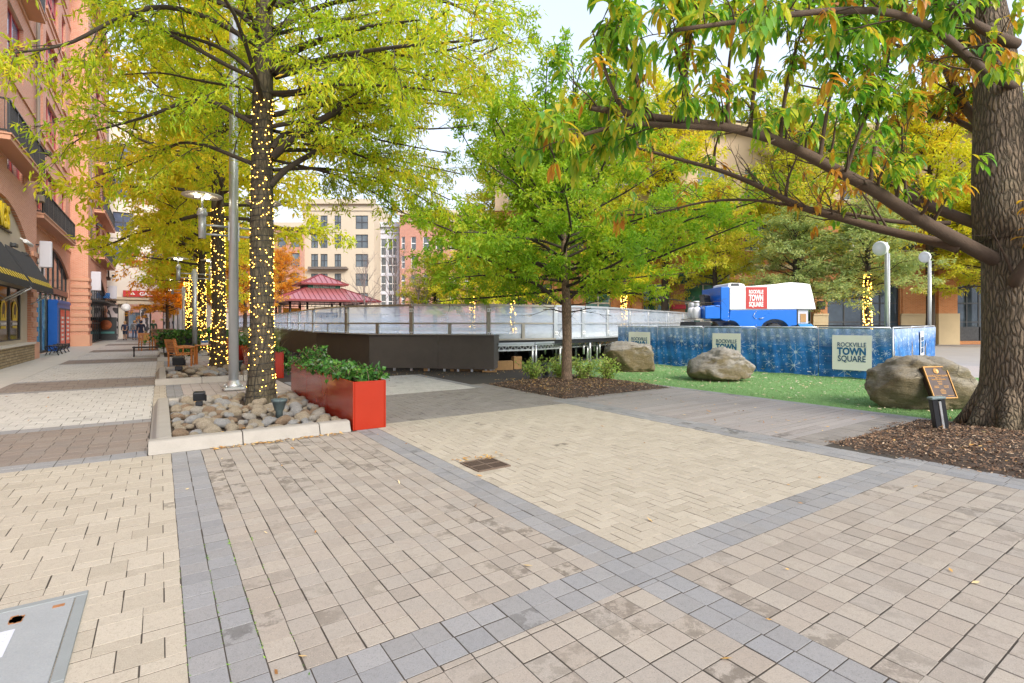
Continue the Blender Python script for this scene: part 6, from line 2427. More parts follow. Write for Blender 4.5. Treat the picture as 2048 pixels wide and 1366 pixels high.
def person(c, face, h, lab, top, bottom, hair, step=.18, bag=None, hat=None, coat=False, bare=False):
    y = nrm(face); x = np.cross(y, UP)
    k = h / 1.75
    r = thing('person', lab, 'person', c)
    J = lambda a, b_, z: tuple(c + x * a * k + y * b_ * k + UP * z * k)
    L_ = [(J(0, 0, .95), .115), (J(0, 0, 1.15), .115), (J(0, .01, 1.38), .13), (J(0, .01, 1.48), .055), (J(0, .03, 1.60), .085), (J(0, .03, 1.70), .07)]
    E_ = [(0, 1), (1, 2), (2, 3), (3, 4), (4, 5)]
    for s_, st in ((-1, step), (1, -step)):
        i = len(L_)
        L_ += [(J(s_ * .09, 0, .88), .085), (J(s_ * .10, st * .6, .50), .058), (J(s_ * .10, st * .7 - .03, .10), .042), (J(s_ * .10, st * .7 + .12, .04), .035)]
        E_ += [(0, i), (i, i + 1), (i + 1, i + 2), (i + 2, i + 3)]
        i = len(L_)
        L_ += [(J(s_ * .19, 0, 1.40), .052), (J(s_ * .24, -st * .4, 1.14), .040), (J(s_ * .24, -st * .9 + .05, .90), .032), (J(s_ * .24, -st * .9 + .08, .80), .034)]
        E_ += [(2, i), (i, i + 1), (i + 1, i + 2), (i + 2, i + 3)]
    skinned('body', L_, E_, M['skin'], r)
    T_ = [(J(0, 0, .62 if coat else .88), .19 if coat else .135), (J(0, 0, 1.02), .16 if coat else .14), (J(0, 0, 1.22), .145), (J(0, .01, 1.40), .13), (J(0, .01, 1.47), .07)]
    TE = [(0, 1), (1, 2), (2, 3), (3, 4)]
    for s_, st in ((-1, step), (1, -step)):
        i = len(T_)
        T_ += [(J(s_ * .19, 0, 1.40), .066), (J(s_ * .245, -st * .4, 1.14), .056), (J(s_ * .245, -st * .9 + .05, .92), .046)]
        TE += [(3, i), (i, i + 1), (i + 1, i + 2)]
    skinned('jacket', T_, TE, top, r)
    B_ = [(J(0, 0, .95), .125)]
    BE = []
    for s_, st in ((-1, step), (1, -step)):
        i = len(B_)
        B_ += [(J(s_ * .09, 0, .86), .098), (J(s_ * .10, st * .6, .50), .072)] + ([] if bare else [(J(s_ * .10, st * .7 - .03, .12), .056)])
        BE += [(0, i), (i, i + 1)] + ([] if bare else [(i + 1, i + 2)])
    skinned('shorts' if bare else 'trousers', B_, BE, bottom, r)
    mb = MB(); mb.lathe(J(0, .005, 1.56), [(.06 * k, -.06 * k), (.10 * k, 0), (.112 * k, .08 * k), (.10 * k, .15 * k), (.06 * k, .19 * k), (0, .20 * k)], 14)
    obj('hood' if coat else 'hair', mb, hair, r)
    mb = MB()
    for s_, st in ((-1, step), (1, -step)):
        mb.box(A3(*J(s_ * .10, st * .7 + .06, .045)), (.10 * k, .27 * k, .09 * k), (x, y, UP), .03)
    obj('shoe', mb, M['charcoal'], r)
    if hat:
        mb = MB(); mb.lathe(J(0, .02, 1.66), [(.11, 0), (.11, .05), (.08, .1), (0, .11)], 14); obj('cap', mb, hat, r)
    if bag:
        p = A3(*J(.30, .05, .42))
        b_ = thing('shopping_bag', 'yellow green shopping bag carried by the person in the long navy coat', 'bag', p)
        mb = MB(); mb.box(p + UP * .0, (.40, .16, .46), (x, y, UP), .02); obj('bag_body', mb, bag, b_)
        mb = MB(); mb.tube([p + x * -.1 + UP * .22, p + UP * .42 + x * -.05, p + UP * .42 + x * .05, p + x * .1 + UP * .22], .012, 6); obj('handle', mb, bag, b_)


pc_ = lambda n_, c_: plain(n_, c_, .8, 0, var=.2, scale=8)
navy, grey_, mar, grn, tan_, drk = pc_('navy_cloth', (.02, .03, .07)), pc_('grey_cloth', (.20, .21, .23)), pc_('maroon_cloth', (.10, .03, .05)), pc_('green_cloth', (.04, .09, .05)), pc_('tan_cloth', (.36, .25, .15)), pc_('dark_hair', (.03, .02, .015))
blond = pc_('light_hair', (.42, .25, .11))
person(G(250, 680), -U, 1.66, 'person in a dark navy top and shorts walking towards the camera', navy, navy, blond, bare=True)
person(G(269, 679.5), U, 1.75, 'person in a grey jacket and jeans walking away', grey_, pc_('denim', (.06, .10, .19)), blond, -.16)
person(G(282, 685.5), U, 1.74, 'person in a long navy hooded coat carrying a bag', navy, navy, navy, .12, bag=pc_('lime_bag', (.42, .42, .05)), coat=True)
person(G(293, 676), U, 1.70, 'person in a maroon patterned jacket and dark leggings', mar, mar, blond, .2)
person(G(307, 678.5), -U, 1.78, 'person in a green jacket and tan trousers', grn, tan_, blond, .15, hat=pc_('mustard_cap', (.40, .24, .05)))

# ------------------------------------------------------------------ trees
def smooth_path(pts, n, g, wob=0.0):
    pts = np.asarray(pts, float)
    t_ = np.linspace(0, 1, len(pts)); s_ = np.linspace(0, 1, n)
    out = np.stack([np.interp(s_, t_, pts[:, k]) for k in range(3)], 1)
    for _ in range(2):
        out[1:-1] = out[1:-1] * .5 + (out[:-2] + out[2:]) * .25
    if wob:
        w_ = np.cumsum(g.normal(0, wob, (n, 3)), 0)
        w_ -= w_[:1]
        out = out + w_ * np.linspace(0, 1, n)[:, None]
    return out


def rot_about(v, axis, ang):
    axis = nrm(axis)
    return v * math.cos(ang) + np.cross(axis, v) * math.sin(ang) + axis * np.dot(axis, v) * (1 - math.cos(ang))


class Tree:
    def __init__(s, seed):
        s.g = np.random.default_rng(seed)
        s.limbs, s.subs, s.twigs = [], [], []

    def limb(s, pts, r0, r1=.012, n=14, wob=.0):
        p = smooth_path(pts, n, s.g, wob)
        s.limbs.append((p, np.linspace(r0, r1, n) ** 1.0))
        return p

    def auto_limbs(s, trunk, k, f0, f1, length, elev, r0, az0=0.0, az_ok=None, curl=-.25):
        """length, elev: functions of f in 0..1 along the crown"""
        g = s.g
        tp = np.asarray(trunk, float)
        for i in range(k):
            f = (i + .5) / k
            ft = f0 + (f1 - f0) * f
            hz = tp[0, 2] + ft * (tp[-1, 2] - tp[0, 2])
            j = min(max(int(np.searchsorted(tp[:, 2], hz)) - 1, 0), len(tp) - 2)
            x = j + (hz - tp[j, 2]) / (tp[j + 1, 2] - tp[j, 2])
            st = tp[j] + (tp[j + 1] - tp[j]) * (x - j)
            az = az0 + i * 2.39996 + g.normal(0, .25)
            if az_ok and not az_ok(az, f):
                continue
            L_ = length(f) * g.uniform(.8, 1.15); e_ = elev(f) + g.normal(0, .08)
            d = A3(math.cos(az) * math.cos(e_), math.sin(az) * math.cos(e_), math.sin(e_))
            n = 10
            pts = [st]
            for q_ in range(1, n):
                d = nrm(d + UP * curl * L_ / n * .25 + g.normal(0, .09, 3))
                pts.append(pts[-1] + d * L_ / (n - 1))
            s.limbs.append((np.array(pts), np.linspace(r0 * (.55 + .45 * (1 - f)), .01, n)))

    def ramify(s, ksub, lsub, ktw, ltw, start=.22, flat=.5, droop=0.0, rs=.35, up=.12):
        g = s.g
        for p, r in s.limbs:
            L_ = np.linalg.norm(np.diff(p, axis=0), axis=1).sum()
            m = max(3, int(ksub * L_))
            for i in range(m):
                f = start + (1 - start) * (i + g.random()) / m
                x = f * (len(p) - 1); j = min(int(x), len(p) - 2)
                st = p[j] + (p[j + 1] - p[j]) * (x - j); tg = nrm(p[j + 1] - p[j])
                side = 1 if i % 2 else -1
                d = rot_about(tg, UP, side * g.uniform(.5, 1.15))
                d = nrm(d + UP * g.normal(up, flat))
                l_ = lsub * g.uniform(.55, 1.15) * (1 - .45 * f)
                n = 6
                q_ = [st]
                for _ in range(n - 1):
                    d = nrm(d + g.normal(0, .13, 3) - UP * droop * .2)
                    q_.append(q_[-1] + d * l_ / (n - 1))
                q_ = np.array(q_)
                rr = max(.006, np.interp(x, np.arange(len(r)), r) * rs)
                s.subs.append((q_, np.linspace(rr, .004, n)))
                mt = max(2, int(ktw * l_))
                for t_ in range(mt):
                    f2 = .2 + .8 * (t_ + g.random()) / mt
                    x2 = f2 * (n - 1); j2 = min(int(x2), n - 2)
                    st2 = q_[j2] + (q_[j2 + 1] - q_[j2]) * (x2 - j2)
                    d2 = nrm(rot_about(nrm(q_[j2 + 1] - q_[j2]), UP, (1 if t_ % 2 else -1) * g.uniform(.4, 1.1)) + g.normal(0, .3, 3) - UP * droop)
                    l2 = ltw * g.uniform(.5, 1.2)
                    e1 = st2 + d2 * l2 * .5 + g.normal(0, .03, 3)
                    e2 = e1 + nrm(d2 - UP * droop * .8 + g.normal(0, .2, 3)) * l2 * .5
                    s.twigs.append(np.array([st2, e1, e2]))

    def wood(s, trunk, tr, n_tr=20, twigs=True, sides=(8, 5, 3), trunks=()):
        a = MB()
        a.tube(trunk, tr, n_tr)
        for p, r in trunks:
            a.tube(p, r, n_tr)
        b_ = MB()
        for p, r in s.limbs:
            b_.tube(p, r, sides[0], False)
        for p, r in s.subs:
            b_.tube(p, r, sides[1], False)
        if twigs:
            for p in s.twigs:
                b_.tube(p, (.0045, .003, .0015), sides[2], False)
        return a, b_

    def leaves(s, per, spread=.05, keep=None):
        tw = np.array(s.twigs)
        n = len(tw) * per
        i = np.repeat(np.arange(len(tw)), per)
        f = s.g.random(n) ** .8 * 2
        j = np.minimum(f.astype(int), 1)
        a, b_ = tw[i, j], tw[i, j + 1]
        pos = a + (b_ - a) * (f - j)[:, None] + s.g.normal(0, spread, (n, 3))
        d = (b_ - a); d /= np.linalg.norm(d, axis=1)[:, None] + 1e-9
        if keep is not None:
            k = keep(pos)
            pos, d = pos[k], d[k]
        return pos, d


def put_tree(name, lab, cat, base, wood_a, wood_b, bm_, pos, dr, lm_, L_, W_, seed, group=None, drop=.25):
    g = np.random.default_rng(seed)
    r = thing(name, lab, cat, base, group=group)
    obj('trunk', wood_a, bm_, r)
    obj('limbs', wood_b, M['barkfar'] if bm_ is not M['barkbig'] else M['barklimb'], r)
    n = len(pos)
    kites('crown', pos, dr * .6 + g.normal(0, .6, (n, 3)) - UP * drop, g.normal(0, .55, (n, 3)) + UP * .8, L_ * (.6 + .7 * g.random(n)), W_ * (.6 + .7 * g.random(n)), lm_, r)
    return r


M['barklimb'] = plain('oak_limb_bark', (.115, .075, .048), .92, 0, var=.45, scale=7, bump=1.0, fine=.5)
M['leafT1'] = leafmat('willow_oak_leaf', [(0, (.22, .42, .03)), (.28, (.40, .58, .03)), (.54, (.60, .68, .035)), (.78, (.76, .66, .04)), (.93, (.80, .50, .06)), (1, (.60, .32, .07))], .58, .45, .55)
M['leafrow'] = leafmat('yellow_oak_leaf', [(0, (.40, .56, .03)), (.3, (.60, .66, .035)), (.6, (.78, .70, .04)), (.85, (.86, .60, .05)), (1, (.80, .42, .05))], .6, .55, .35)
M['leaforange'] = leafmat('orange_leaf', [(0, (.70, .52, .04)), (.35, (.80, .46, .04)), (.7, (.76, .32, .035)), (1, (.62, .20, .04))], .58, .5, .5)
M['leafgreen'] = leafmat('young_tree_leaf', [(0, (.16, .36, .03)), (.35, (.30, .52, .035)), (.62, (.44, .58, .035)), (.85, (.64, .62, .05)), (1, (.74, .55, .08))], .58, .6, .6)
M['leafsage'] = leafmat('sage_leaf', [(0, (.18, .28, .09)), (.35, (.34, .44, .16)), (.6, (.48, .54, .20)), (.85, (.64, .58, .18)), (1, (.72, .50, .12))], .5, .5, .4)
M['leafyg'] = leafmat('yellow_green_leaf', [(0, (.36, .50, .04)), (.4, (.58, .62, .05)), (.7, (.76, .66, .07)), (1, (.80, .52, .10))], .58, .5, .35)
M['leafoak'] = leafmat('sawtooth_oak_leaf', [(0, (.07, .23, .035)), (.30, (.15, .38, .04)), (.52, (.34, .54, .05)), (.73, (.62, .62, .055)), (.90, (.72, .46, .04)), (1, (.52, .22, .04))], .55, .35, .5, .25)
M['leafoakb'] = leafmat('rusty_oak_leaf', [(0, (.60, .50, .04)), (.3, (.74, .46, .04)), (.65, (.64, .28, .04)), (1, (.42, .16, .04))], .5, .3, 1.0, .4)


# ---- the nearest lit tree
def TP(u_, v_, H_, dx=0.0):
    b0 = P(u_, v_)
    zs = [0, .10, .3, .7, 1.5, 3.0, 4.5, 6.0, 7.5, 9.0, 11.0, 12.5]
    return np.array([b0 + UP * z * H_ / 12.5 + A3(dx * z, 0, 0) + A3(.02 * math.sin(z), .02 * math.cos(z * 1.3), 0) for z in zs])


def lit_radius(k=1.0):
    return np.array([.315, .275, .245, .218, .200, .192, .182, .165, .14, .11, .06, .02]) * k


b1 = P(*T1)
tr1 = TP(T1[0], T1[1], 12.5, .010)
Y1 = b1[1]
T = Tree(101)
man = [
    ([(547, 312, 0), (577, 286, -.1), (607, 255, -.2), (657, 237, -.3), (687, 212, -.35), (706, 188, -.4), (743, 160, -.5), (764, 135, -.55), (783, 104, -.6), (817, 77, -.7), (900, 18, -.9)], .075),
    ([(541, 371, 0), (567, 338, .1), (610, 317, .2), (657, 286, .4), (703, 261, .6), (737, 246, .7), (780, 249, .8), (860, 264, 1.1), (950, 250, 1.5)], .062),
    ([(545, 298, 0), (558, 267, .2), (600, 262, .5), (641, 261, .8), (681, 254, 1.0), (712, 267, 1.2), (749, 280, 1.4), (900, 307, 1.8)], .05),
    ([(545, 186, 0), (595, 184, -.2), (635, 169, -.5), (673, 168, -.8), (810, 172, -1.2), (930, 190, -1.6)], .045),
    ([(550, 152, 0), (595, 141, .3), (657, 120, .6), (718, 123, .9), (795, 141, 1.3), (900, 160, 1.8), (1000, 150, 2.2)], .07),
    ([(550, 118, 0), (614, 89, -.3), (666, 74, -.6), (734, 52, -1.0), (840, 40, -1.5)], .08),
    ([(514, 152, 0), (472, 114, -.1), (435, 92, -.2), (380, 74, -.4), (316, 58, -.7), (263, 26, -1.0)], .05),
    ([(511, 186, 0), (481, 172, .2), (441, 169, .4), (380, 158, .7), (322, 143, 1.0), (240, 150, 1.4)], .035),
    ([(512, 330, 0), (478, 317, .2), (420, 292, .5), (380, 284, .8), (351, 285, 1.1), (293, 319, 1.5), (205, 348, 2.2)], .045),
    ([(512, 250, 0), (400, 187, -.3), (351, 211, -.4), (293, 234, -.5), (205, 258, -.7), (146, 272, -.9)], .045),
    ([(514, 90, 0), (400, 20, -.6), (310, 8, -1.2), (263, 26, -1.5), (205, 50, -1.8), (152, 85, -2.1), (102, 97, -2.4), (20, 107, -2.8)], .05),
    ([(514, 60, 0), (470, 20, .4), (400, -20, .8), (300, -40, 1.2)], .05),
    ([(549, 10, 0), (700, -30, .3), (860, -10, .7), (960, 30, 1.0), (1040, 90, 1.3)], .06),
    ([(547, 230, .1), (660, 205, 1.0), (780, 200, 2.0), (900, 210, 3.0), (1010, 235, 4.0)], .05),
    ([(546, 300, .1), (640, 300, 1.4), (740, 310, 2.6), (840, 330, 3.6), (930, 350, 4.4)], .045),
    ([(546, 340, .1), (640, 335, 1.0), (740, 350, 1.8), (830, 385, 2.4), (890, 430, 2.8)], .035),
    ([(548, 262, .1), (660, 285, 2.0), (760, 320, 3.2), (850, 350, 4.0)], .035),
    ([(546, 320, .1), (660, 345, .6), (760, 390, 1.2), (840, 450, 1.6)], .03),
    ([(547, 280, .1), (700, 300, .8), (820, 360, 1.6), (900, 400, 2.0)], .03),
    ([(549, 140, -.1), (680, 110, -1.2), (820, 90, -2.2), (960, 80, -3.0)], .05),
    ([(548, 60, 0), (640, 10, .4), (760, -10, .9), (900, -20, 1.4)], .06),
]
for pts, r0 in man:
    T.limb([at(x, y, Y1 + d) for x, y, d in pts], r0, .012, 16)
T.auto_limbs(tr1, 32, .40, .93, lambda f: 5.2 * (1 - .70 * f ** 1.3) + .3, lambda f: .18 + .75 * f, .046, .4, None, -.12)
T.ramify(2.7, 1.75, 5.2, .42, .16, .42, .26)
wa, wb = T.wood(tr1, lit_radius(), 24)
camxy = A3(0, 0, EYE)
pos, dr = T.leaves(29, .07, lambda p: (p[:, 1] > 3.2) & (p[:, 2] < 9.5))
lit1 = put_tree('lit_tree', 'tall yellow green oak nearest the camera, its trunk wrapped in fairy lights', 'tree', b1, wa, wb, M['bark'], pos, dr, M['leafT1'], .13, .034, 1, 'trees with lights on their trunks')


def string_lights(lab, trunk, rad, z1, n, rb, turns, seed, single=0, grp='fairy lights on tree trunks', zlow=.12, wires=True):
    g = np.random.default_rng(seed)
    trunk = np.asarray(trunk); zs = trunk[:, 2]
    r = thing('string_lights', lab, 'fairy lights', trunk[0], group=grp)
    ctr = lambda z: A3(np.interp(z, zs, trunk[:, 0]), np.interp(z, zs, trunk[:, 1]), z)
    rr = lambda z: np.interp(z, zs, rad)
    if wires:
        mb = MB()
        pts = []
        m = int(turns * 14)
        for i in range(m + 1):
            f = i / m
            z = zlow + (z1 - zlow) * f + .02 * math.sin(f * 90)
            a = f * turns * 2 * math.pi
            pts.append(ctr(z) + (rr(z) + .006) * A3(math.cos(a), math.sin(a), 0))
        mb.tube(pts, .005, 4, False)
        for k in range(5):
            pts = []
            for i in range(40):
                f = i / 39
                z = zlow + (z1 - zlow) * f
                a = k * 1.3 + .5 * math.sin(f * 14 + k)
                pts.append(ctr(z) + (rr(z) + .008) * A3(math.cos(a), math.sin(a), 0))
            mb.tube(pts, .004, 4, False)
        obj('cable', mb, M['black'], r)
    def bulb(mb, p, s_):
        mb.lathe(p, [(0, -s_), (s_ * .8, -s_ * .6), (s_, 0), (s_ * .8, s_ * .6), (0, s_)], 8)
    P_ = []
    for k in range(n):
        z = zlow + (z1 - zlow) * g.random() ** .95; a = g.random() * 6.283
        P_.append(ctr(z) + (rr(z) + rb * .7) * A3(math.cos(a), math.sin(a), 0))
    P_.sort(key=lambda p: p[1])
    me0 = None
    for p in P_[:single]:
        if me0 is None:
            mb = MB(); bulb(mb, A3(0, 0, 0), rb); me0 = mb.mesh('bulb'); me0.materials.append(M['bulb'])
        o = obj('bulb', me0, None, r)
        o.location = tuple(p)
    if P_[single:]:
        mb = MB()
        for p in P_[single:]:
            bulb(mb, p, rb)
        obj('bulb_string', mb, M['bulb'], r, kind='stuff')
    return r


string_lights('warm fairy lights wound round the nearest trunk', tr1, lit_radius(), 5.7, 430, .009, 46, 1, 100)

# ---- the row of lit trees behind it
ROW = [(19.4, 1.55, 'second lit oak along the walk, beside the wooden chairs', 1.1), (28.6, 1.6, 'third lit oak along the walk, by the ivy planter', .95), (37.8, 1.6, 'fourth lit oak along the walk', .9), (47.0, 1.7, 'farthest lit oak along the walk, densely strung', 1.15)]
protoR = []
for v_ in range(2):
    T = Tree(200 + v_)
    trr = np.array([q_ - P(0, 0) for q_ in TP(0, 0, 12.0)])
    T.auto_limbs(trr, 50, .37, .95, lambda f: 3.3 * (1 - .68 * f ** 1.2) + .4, lambda f: .16 + .85 * f, .07, v_ * 1.1, None, -.12)
    T.ramify(2.2, 1.5, 4.0, .5, .15, .45, .15)
    wa, wb = T.wood(trr, lit_radius(.95), 16, True, (6, 4, 3))
    pos, dr = T.leaves(22, .11)
    print('ROW', len(T.twigs), len(pos))
    protoR.append((trr, wa.mesh('trunk'), wb.mesh('limbs'), pos, dr))
g = np.random.default_rng(77)
rowleaf = []
for trr, ma, mb_, pos, dr in protoR:
    n = len(pos)
    o = kites('crown', pos, dr * .6 + g.normal(0, .6, (n, 3)) - UP * .25, g.normal(0, .55, (n, 3)) + UP * .8, .23 * (.6 + .7 * g.random(n)), .085 * (.6 + .7 * g.random(n)), None)
    rowleaf.append(o.data)
    bpy.data.objects.remove(o)


def row_tree(name, lab, base, variant, rz, sc, leaf, barkm, group, cat='tree', only_crown=None):
    trr, ma, mb_, pos, dr = protoR[variant]
    r = thing(name, lab, cat, base, group=group)
    for nm, me, m in (('trunk', ma, barkm), ('limbs', mb_, M['barkfar']), ('crown', rowleaf[variant], leaf)):
        o = bpy.data.objects.new(nm, me)
        COL.objects.link(o)
        o.parent = r
        if not me.materials:
            me.materials.append(m)
        o.material_slots[0].link = 'OBJECT'
        o.material_slots[0].material = m
    r.rotation_euler = (0, 0, rz)
    r.scale = (sc if isinstance(sc, tuple) else (sc, sc, sc))
    return r


for k, (u_, v_, lab, sc) in enumerate(ROW):
    row_tree('lit_tree', lab, P(u_, v_), k % 2, .7 + 1.9 * k, sc, M['leafrow'] if k < 3 else M['leaforange'], M['bark'], 'trees with lights on their trunks')
    tt = protoR[k % 2][0] * sc
    string_lights(['warm fairy lights wound round the second trunk along the walk', 'warm fairy lights on the third trunk along the walk', 'warm fairy lights on the fourth trunk along the walk', 'dense fairy lights on the farthest trunk along the walk'][k],
                  tt + P(u_, v_), lit_radius(.95) * sc, (5.3, 5.0, 4.6, 5.0)[k], (400, 360, 300, 480)[k], (.012, .0145, .018, .024)[k], 24, 10 + k, 0, wires=k < 2)

# ---- trees further off: shared shapes, their own colours, sizes and turns
FAR = [
    (P(47.5, .4), 1, .3, (.6, .6, .50), 'leaforange', 'low orange tree in front of the passage building'),
    (P(55.0, 3.0), 0, 1.3, (.8, .8, .75), 'leaforange', 'orange tree behind the farthest lit oak'),
    (at(490, 645, 37) * (1, 1, 0), 0, 2.2, (.72, .72, .62), 'leaforange', 'orange tree with a forked dark trunk left of the pavilion'),
    (at(560, 645, 66) * (1, 1, 0), 1, 0.2, (1.1, 1.1, .85), 'leaforange', 'reddish orange tree showing behind the pavilion roof'),
    (at(440, 645, 48) * (1, 1, 0), 1, 4.0, 1.0, 'leafrow', 'yellow tree behind the second and third lamp posts'),
    (at(945, 645, 37) * (1, 1, 0), 0, .9, (.85, .85, .62), 'leafrow', 'yellow tree with a lit trunk left of the young tree, behind the rink'),
    (at(1026, 645, 35.3) * (1, 1, 0), 1, 2.5, (.8, .8, .65), 'leafrow', 'yellow tree with a lit trunk just left of the young trunk, behind the rink'),
    (at(870, 645, 46) * (1, 1, 0), 1, 3.3, (.95, .95, .6), 'leafyg', 'pale yellow tree left of the lit pair behind the rink'),
    (at(1248, 645, 34.6) * (1, 1, 0), 0, 4.4, (.95, .95, .80), 'leafrow', 'golden tree with a lit trunk right of the young tree, against the brick shops'),
    (at(1430, 645, 33.0) * (1, 1, 0), 1, 5.2, (.9, .9, .85), 'leafyg', 'yellow green tree beside the green shop door'),
    (at(1590, 645, 29.5) * (1, 1, 0), 0, 1.6, (.92, .92, .62), 'leafsage', 'sage green tree directly behind the ice resurfacer'),
    (at(1735, 645, 28.0) * (1, 1, 0), 1, 0.6, (.95, .95, .64), 'leafsage', 'sage green tree with a lit trunk right of the ice resurfacer'),
    (at(1975, 645, 33.5) * (1, 1, 0), 0, 2.9, (1, 1, .85), 'leafyg', 'yellow green tree behind the big oak trunk'),
    (at(1600, 645, 34.8) * (1, 1, 0), 1, 3.9, (1.3, 1.3, 1.35), 'leafyg', 'tall yellow green tree above the ice resurfacer'),
    (at(1860, 645, 34.9) * (1, 1, 0), 0, 0.1, (1.3, 1.3, 1.35), 'leafrow', 'tall yellow tree between the two floodlight poles'),
    (at(1130, 645, 34.5) * (1, 1, 0), 1, 1.0, (1.25, 1.25, 1.3), 'leafyg', 'tall yellow green tree behind the young tree'),
    (at(1010, 645, 41) * (1, 1, 0), 0, 5.5, (1.25, 1.25, 1.2), 'leafyg', 'tallest yellow green tree at the far edge of the rink'),
    (at(1330, 645, 35.1) * (1, 1, 0), 0, 3.1, (1.25, 1.25, 1.4), 'leafrow', 'tall golden tree rising behind the lit golden tree'),
    (at(2080, 645, 34) * (1, 1, 0), 1, 2.1, (1.3, 1.3, 1.35), 'leafyg', 'tall yellow green tree right of the big oak trunk'),
    (P(72, 1.5), 0, 2.0, .5, 'leafyg', 'yellow green tree seen through the left passage'),
    (P(73, 4.5), 1, 4.0, .5, 'leaforange', 'orange tree seen through the right passage'),
]
for b0, v_, rz, sc, lf, lab in FAR:
    row_tree('autumn_tree', lab, b0, v_, rz, sc, M[lf], M['barkfar'], 'autumn trees round the square')
for (px, Y, v_, sc, n, lab) in ((945, 37, 0, .85, 110, 'fairy lights on the left trunk behind the rink'), (1026, 35.3, 1, .8, 110, 'fairy lights on the trunk just left of the young tree'), (1248, 34.6, 0, .95, 130, 'fairy lights on the trunk right of the young tree'), (1735, 28, 1, .95, 240, 'fairy lights on the trunk right of the ice resurfacer'), (1975, 33.5, 0, 1, 120, 'fairy lights just behind the big oak trunk')):
    zsc = {945: .62, 1026: .65, 1248: .8, 1735: .64, 1975: .85}[px]
    tt = protoR[v_][0] * (sc, sc, zsc)
    string_lights(lab, tt + at(px, 645, Y) * (1, 1, 0), lit_radius(.95) * sc * 1.05, 4.2, n, .026, 10, 50 + px, 0, wires=False, zlow=.4)

# ---- bare trees by the pavilion
for k, (px, Y, h, lab) in enumerate(((730, 46, 7.5, 'bare grey tree just right of the pavilion roof'), (790, 45, 8.5, 'tallest bare grey tree between the pavilion and the yellow trees'), (838, 44, 6, 'small bare purplish tree left of the yellow trees'))):
    T = Tree(300 + k)
    b0 = at(px, 645, Y) * (1, 1, 0)
    trk = np.array([b0 + UP * h * f + A3(.05 * math.sin(f * 9), 0, 0) for f in np.linspace(0, .9, 8)])
    T.auto_limbs(trk, 22, .25, .95, lambda f: h * .42 * (1 - .5 * f), lambda f: .75 + .4 * f, .035, k, None, .15)
    T.ramify(3.2, .95, 5, .5, .2, .4, -.3, .5)
    wa, wb = T.wood(trk, np.linspace(.09, .015, 8), 10, True, (6, 4, 3))
    r = thing('bare_tree', lab, 'tree', b0, group='bare trees by the pavilion')
    obj('trunk', wa, M['twiggrey'], r); obj('limbs', wb, M['twiggrey'], r)

# ---- the young tree in the mulch bed
bY = G(1133, 768); bY[2] = .05
T = Tree(401)
trY = np.array([bY + UP * z + A3(-.012 * z + .03 * math.sin(z * 1.2), 0, 0) for z in (0, .08, .3, 1.0, 1.8, 2.1, 2.8, 3.6, 4.4, 5.2, 5.9)])
rY = np.array([.165, .145, .128, .118, .122, .112, .085, .065, .045, .03, .012])
for pts, r0 in (([(1124, 606, 0), (1095, 584, -.3), (1071, 565, -.6), (1037, 552, -.9), (960, 548, -1.3), (890, 560, -1.6)], .055), ([(1140, 596, 0), (1165, 572, .1), (1185, 562, .2), (1240, 558, .3), (1300, 552, .4), (1390, 545, .6)], .045),
                ([(1123, 624, 0), (1108, 619, -.2), (1086, 619, -.4)], .02), ([(1142, 624, 0), (1160, 621, -.3), (1182, 616, -.5)], .02), ([(1142, 610, 0), (1172, 608, .2), (1215, 598, .4)], .022),
                ([(1128, 560, 0), (1080, 530, .4), (1010, 500, .8), (930, 480, 1.0), (860, 470, 1.2)], .04), ([(1134, 560, 0), (1200, 520, -.4), (1280, 480, -.8), (1380, 460, -1)], .04)):
    T.limb([at(x, y, bY[1] + d) for x, y, d in pts], r0, .01, 12)
T.auto_limbs(trY, 54, .38, .97, lambda f: 4.5 * (1 - .58 * f ** 1.6), lambda f: .02 + .95 * f ** 1.1, .045, .3, None, .05)
T.ramify(2.6, 1.15, 6.0, .36, .12, .32, .05)
wa, wb = T.wood(trY, rY, 18, True, (6, 4, 3))
pos, dr = T.leaves(36, .06, lambda p: (p[:, 2] > 2.1) & ~((p[:, 0] > 4.0) & (p[:, 2] < 2.8)))
print('YOUNG', len(pos))
put_tree('young_tree', 'young green leaved tree with a slim trunk standing in the square mulch bed', 'tree', bY, wa, wb, M['barkthin'], pos, dr, M['leafgreen'], .115, .05, 5)

# ---- the big oak on the right
YB = 7.4
bB = A3((2044 - CX) * YB / FPX, YB + .1, .06)
sp_ = lambda pts: [at(x, y, YB + .1 + d) for x, y, d in pts]
trB = smooth_path([bB - UP * .1, bB + UP * .12, bB + UP * .45, bB + UP * 1.2, bB + UP * 2.2 + A3(-.02, 0, 0), bB + UP * 3.0 + A3(-.01, 0, 0)], 14, None)
rB = np.interp(np.linspace(0, 1, 14), [0, .2, .4, .6, .8, 1], [.54, .46, .40, .365, .36, .36])
stA = smooth_path([bB + UP * 2.7 + A3(-.10, .05, 0), bB + UP * 3.6 + A3(-.15, .1, 0), bB + UP * 4.6 + A3(-.12, .12, 0), bB + UP * 6.0 + A3(-.14, .18, 0), bB + UP * 8 + A3(-.5, .5, 0), bB + UP * 11 + A3(-.6, .8, 0)], 12, None)
stB = smooth_path([bB + UP * 2.2 + A3(.14, -.16, 0), bB + UP * 3.2 + A3(.16, -.2, 0), bB + UP * 4.3 + A3(.26, -.22, 0), bB + UP * 5.5 + A3(.5, -.3, 0), bB + UP * 8 + A3(1.3, -.5, 0), bB + UP * 10 + A3(1.8, -.7, 0)], 12, None)
T = Tree(501)
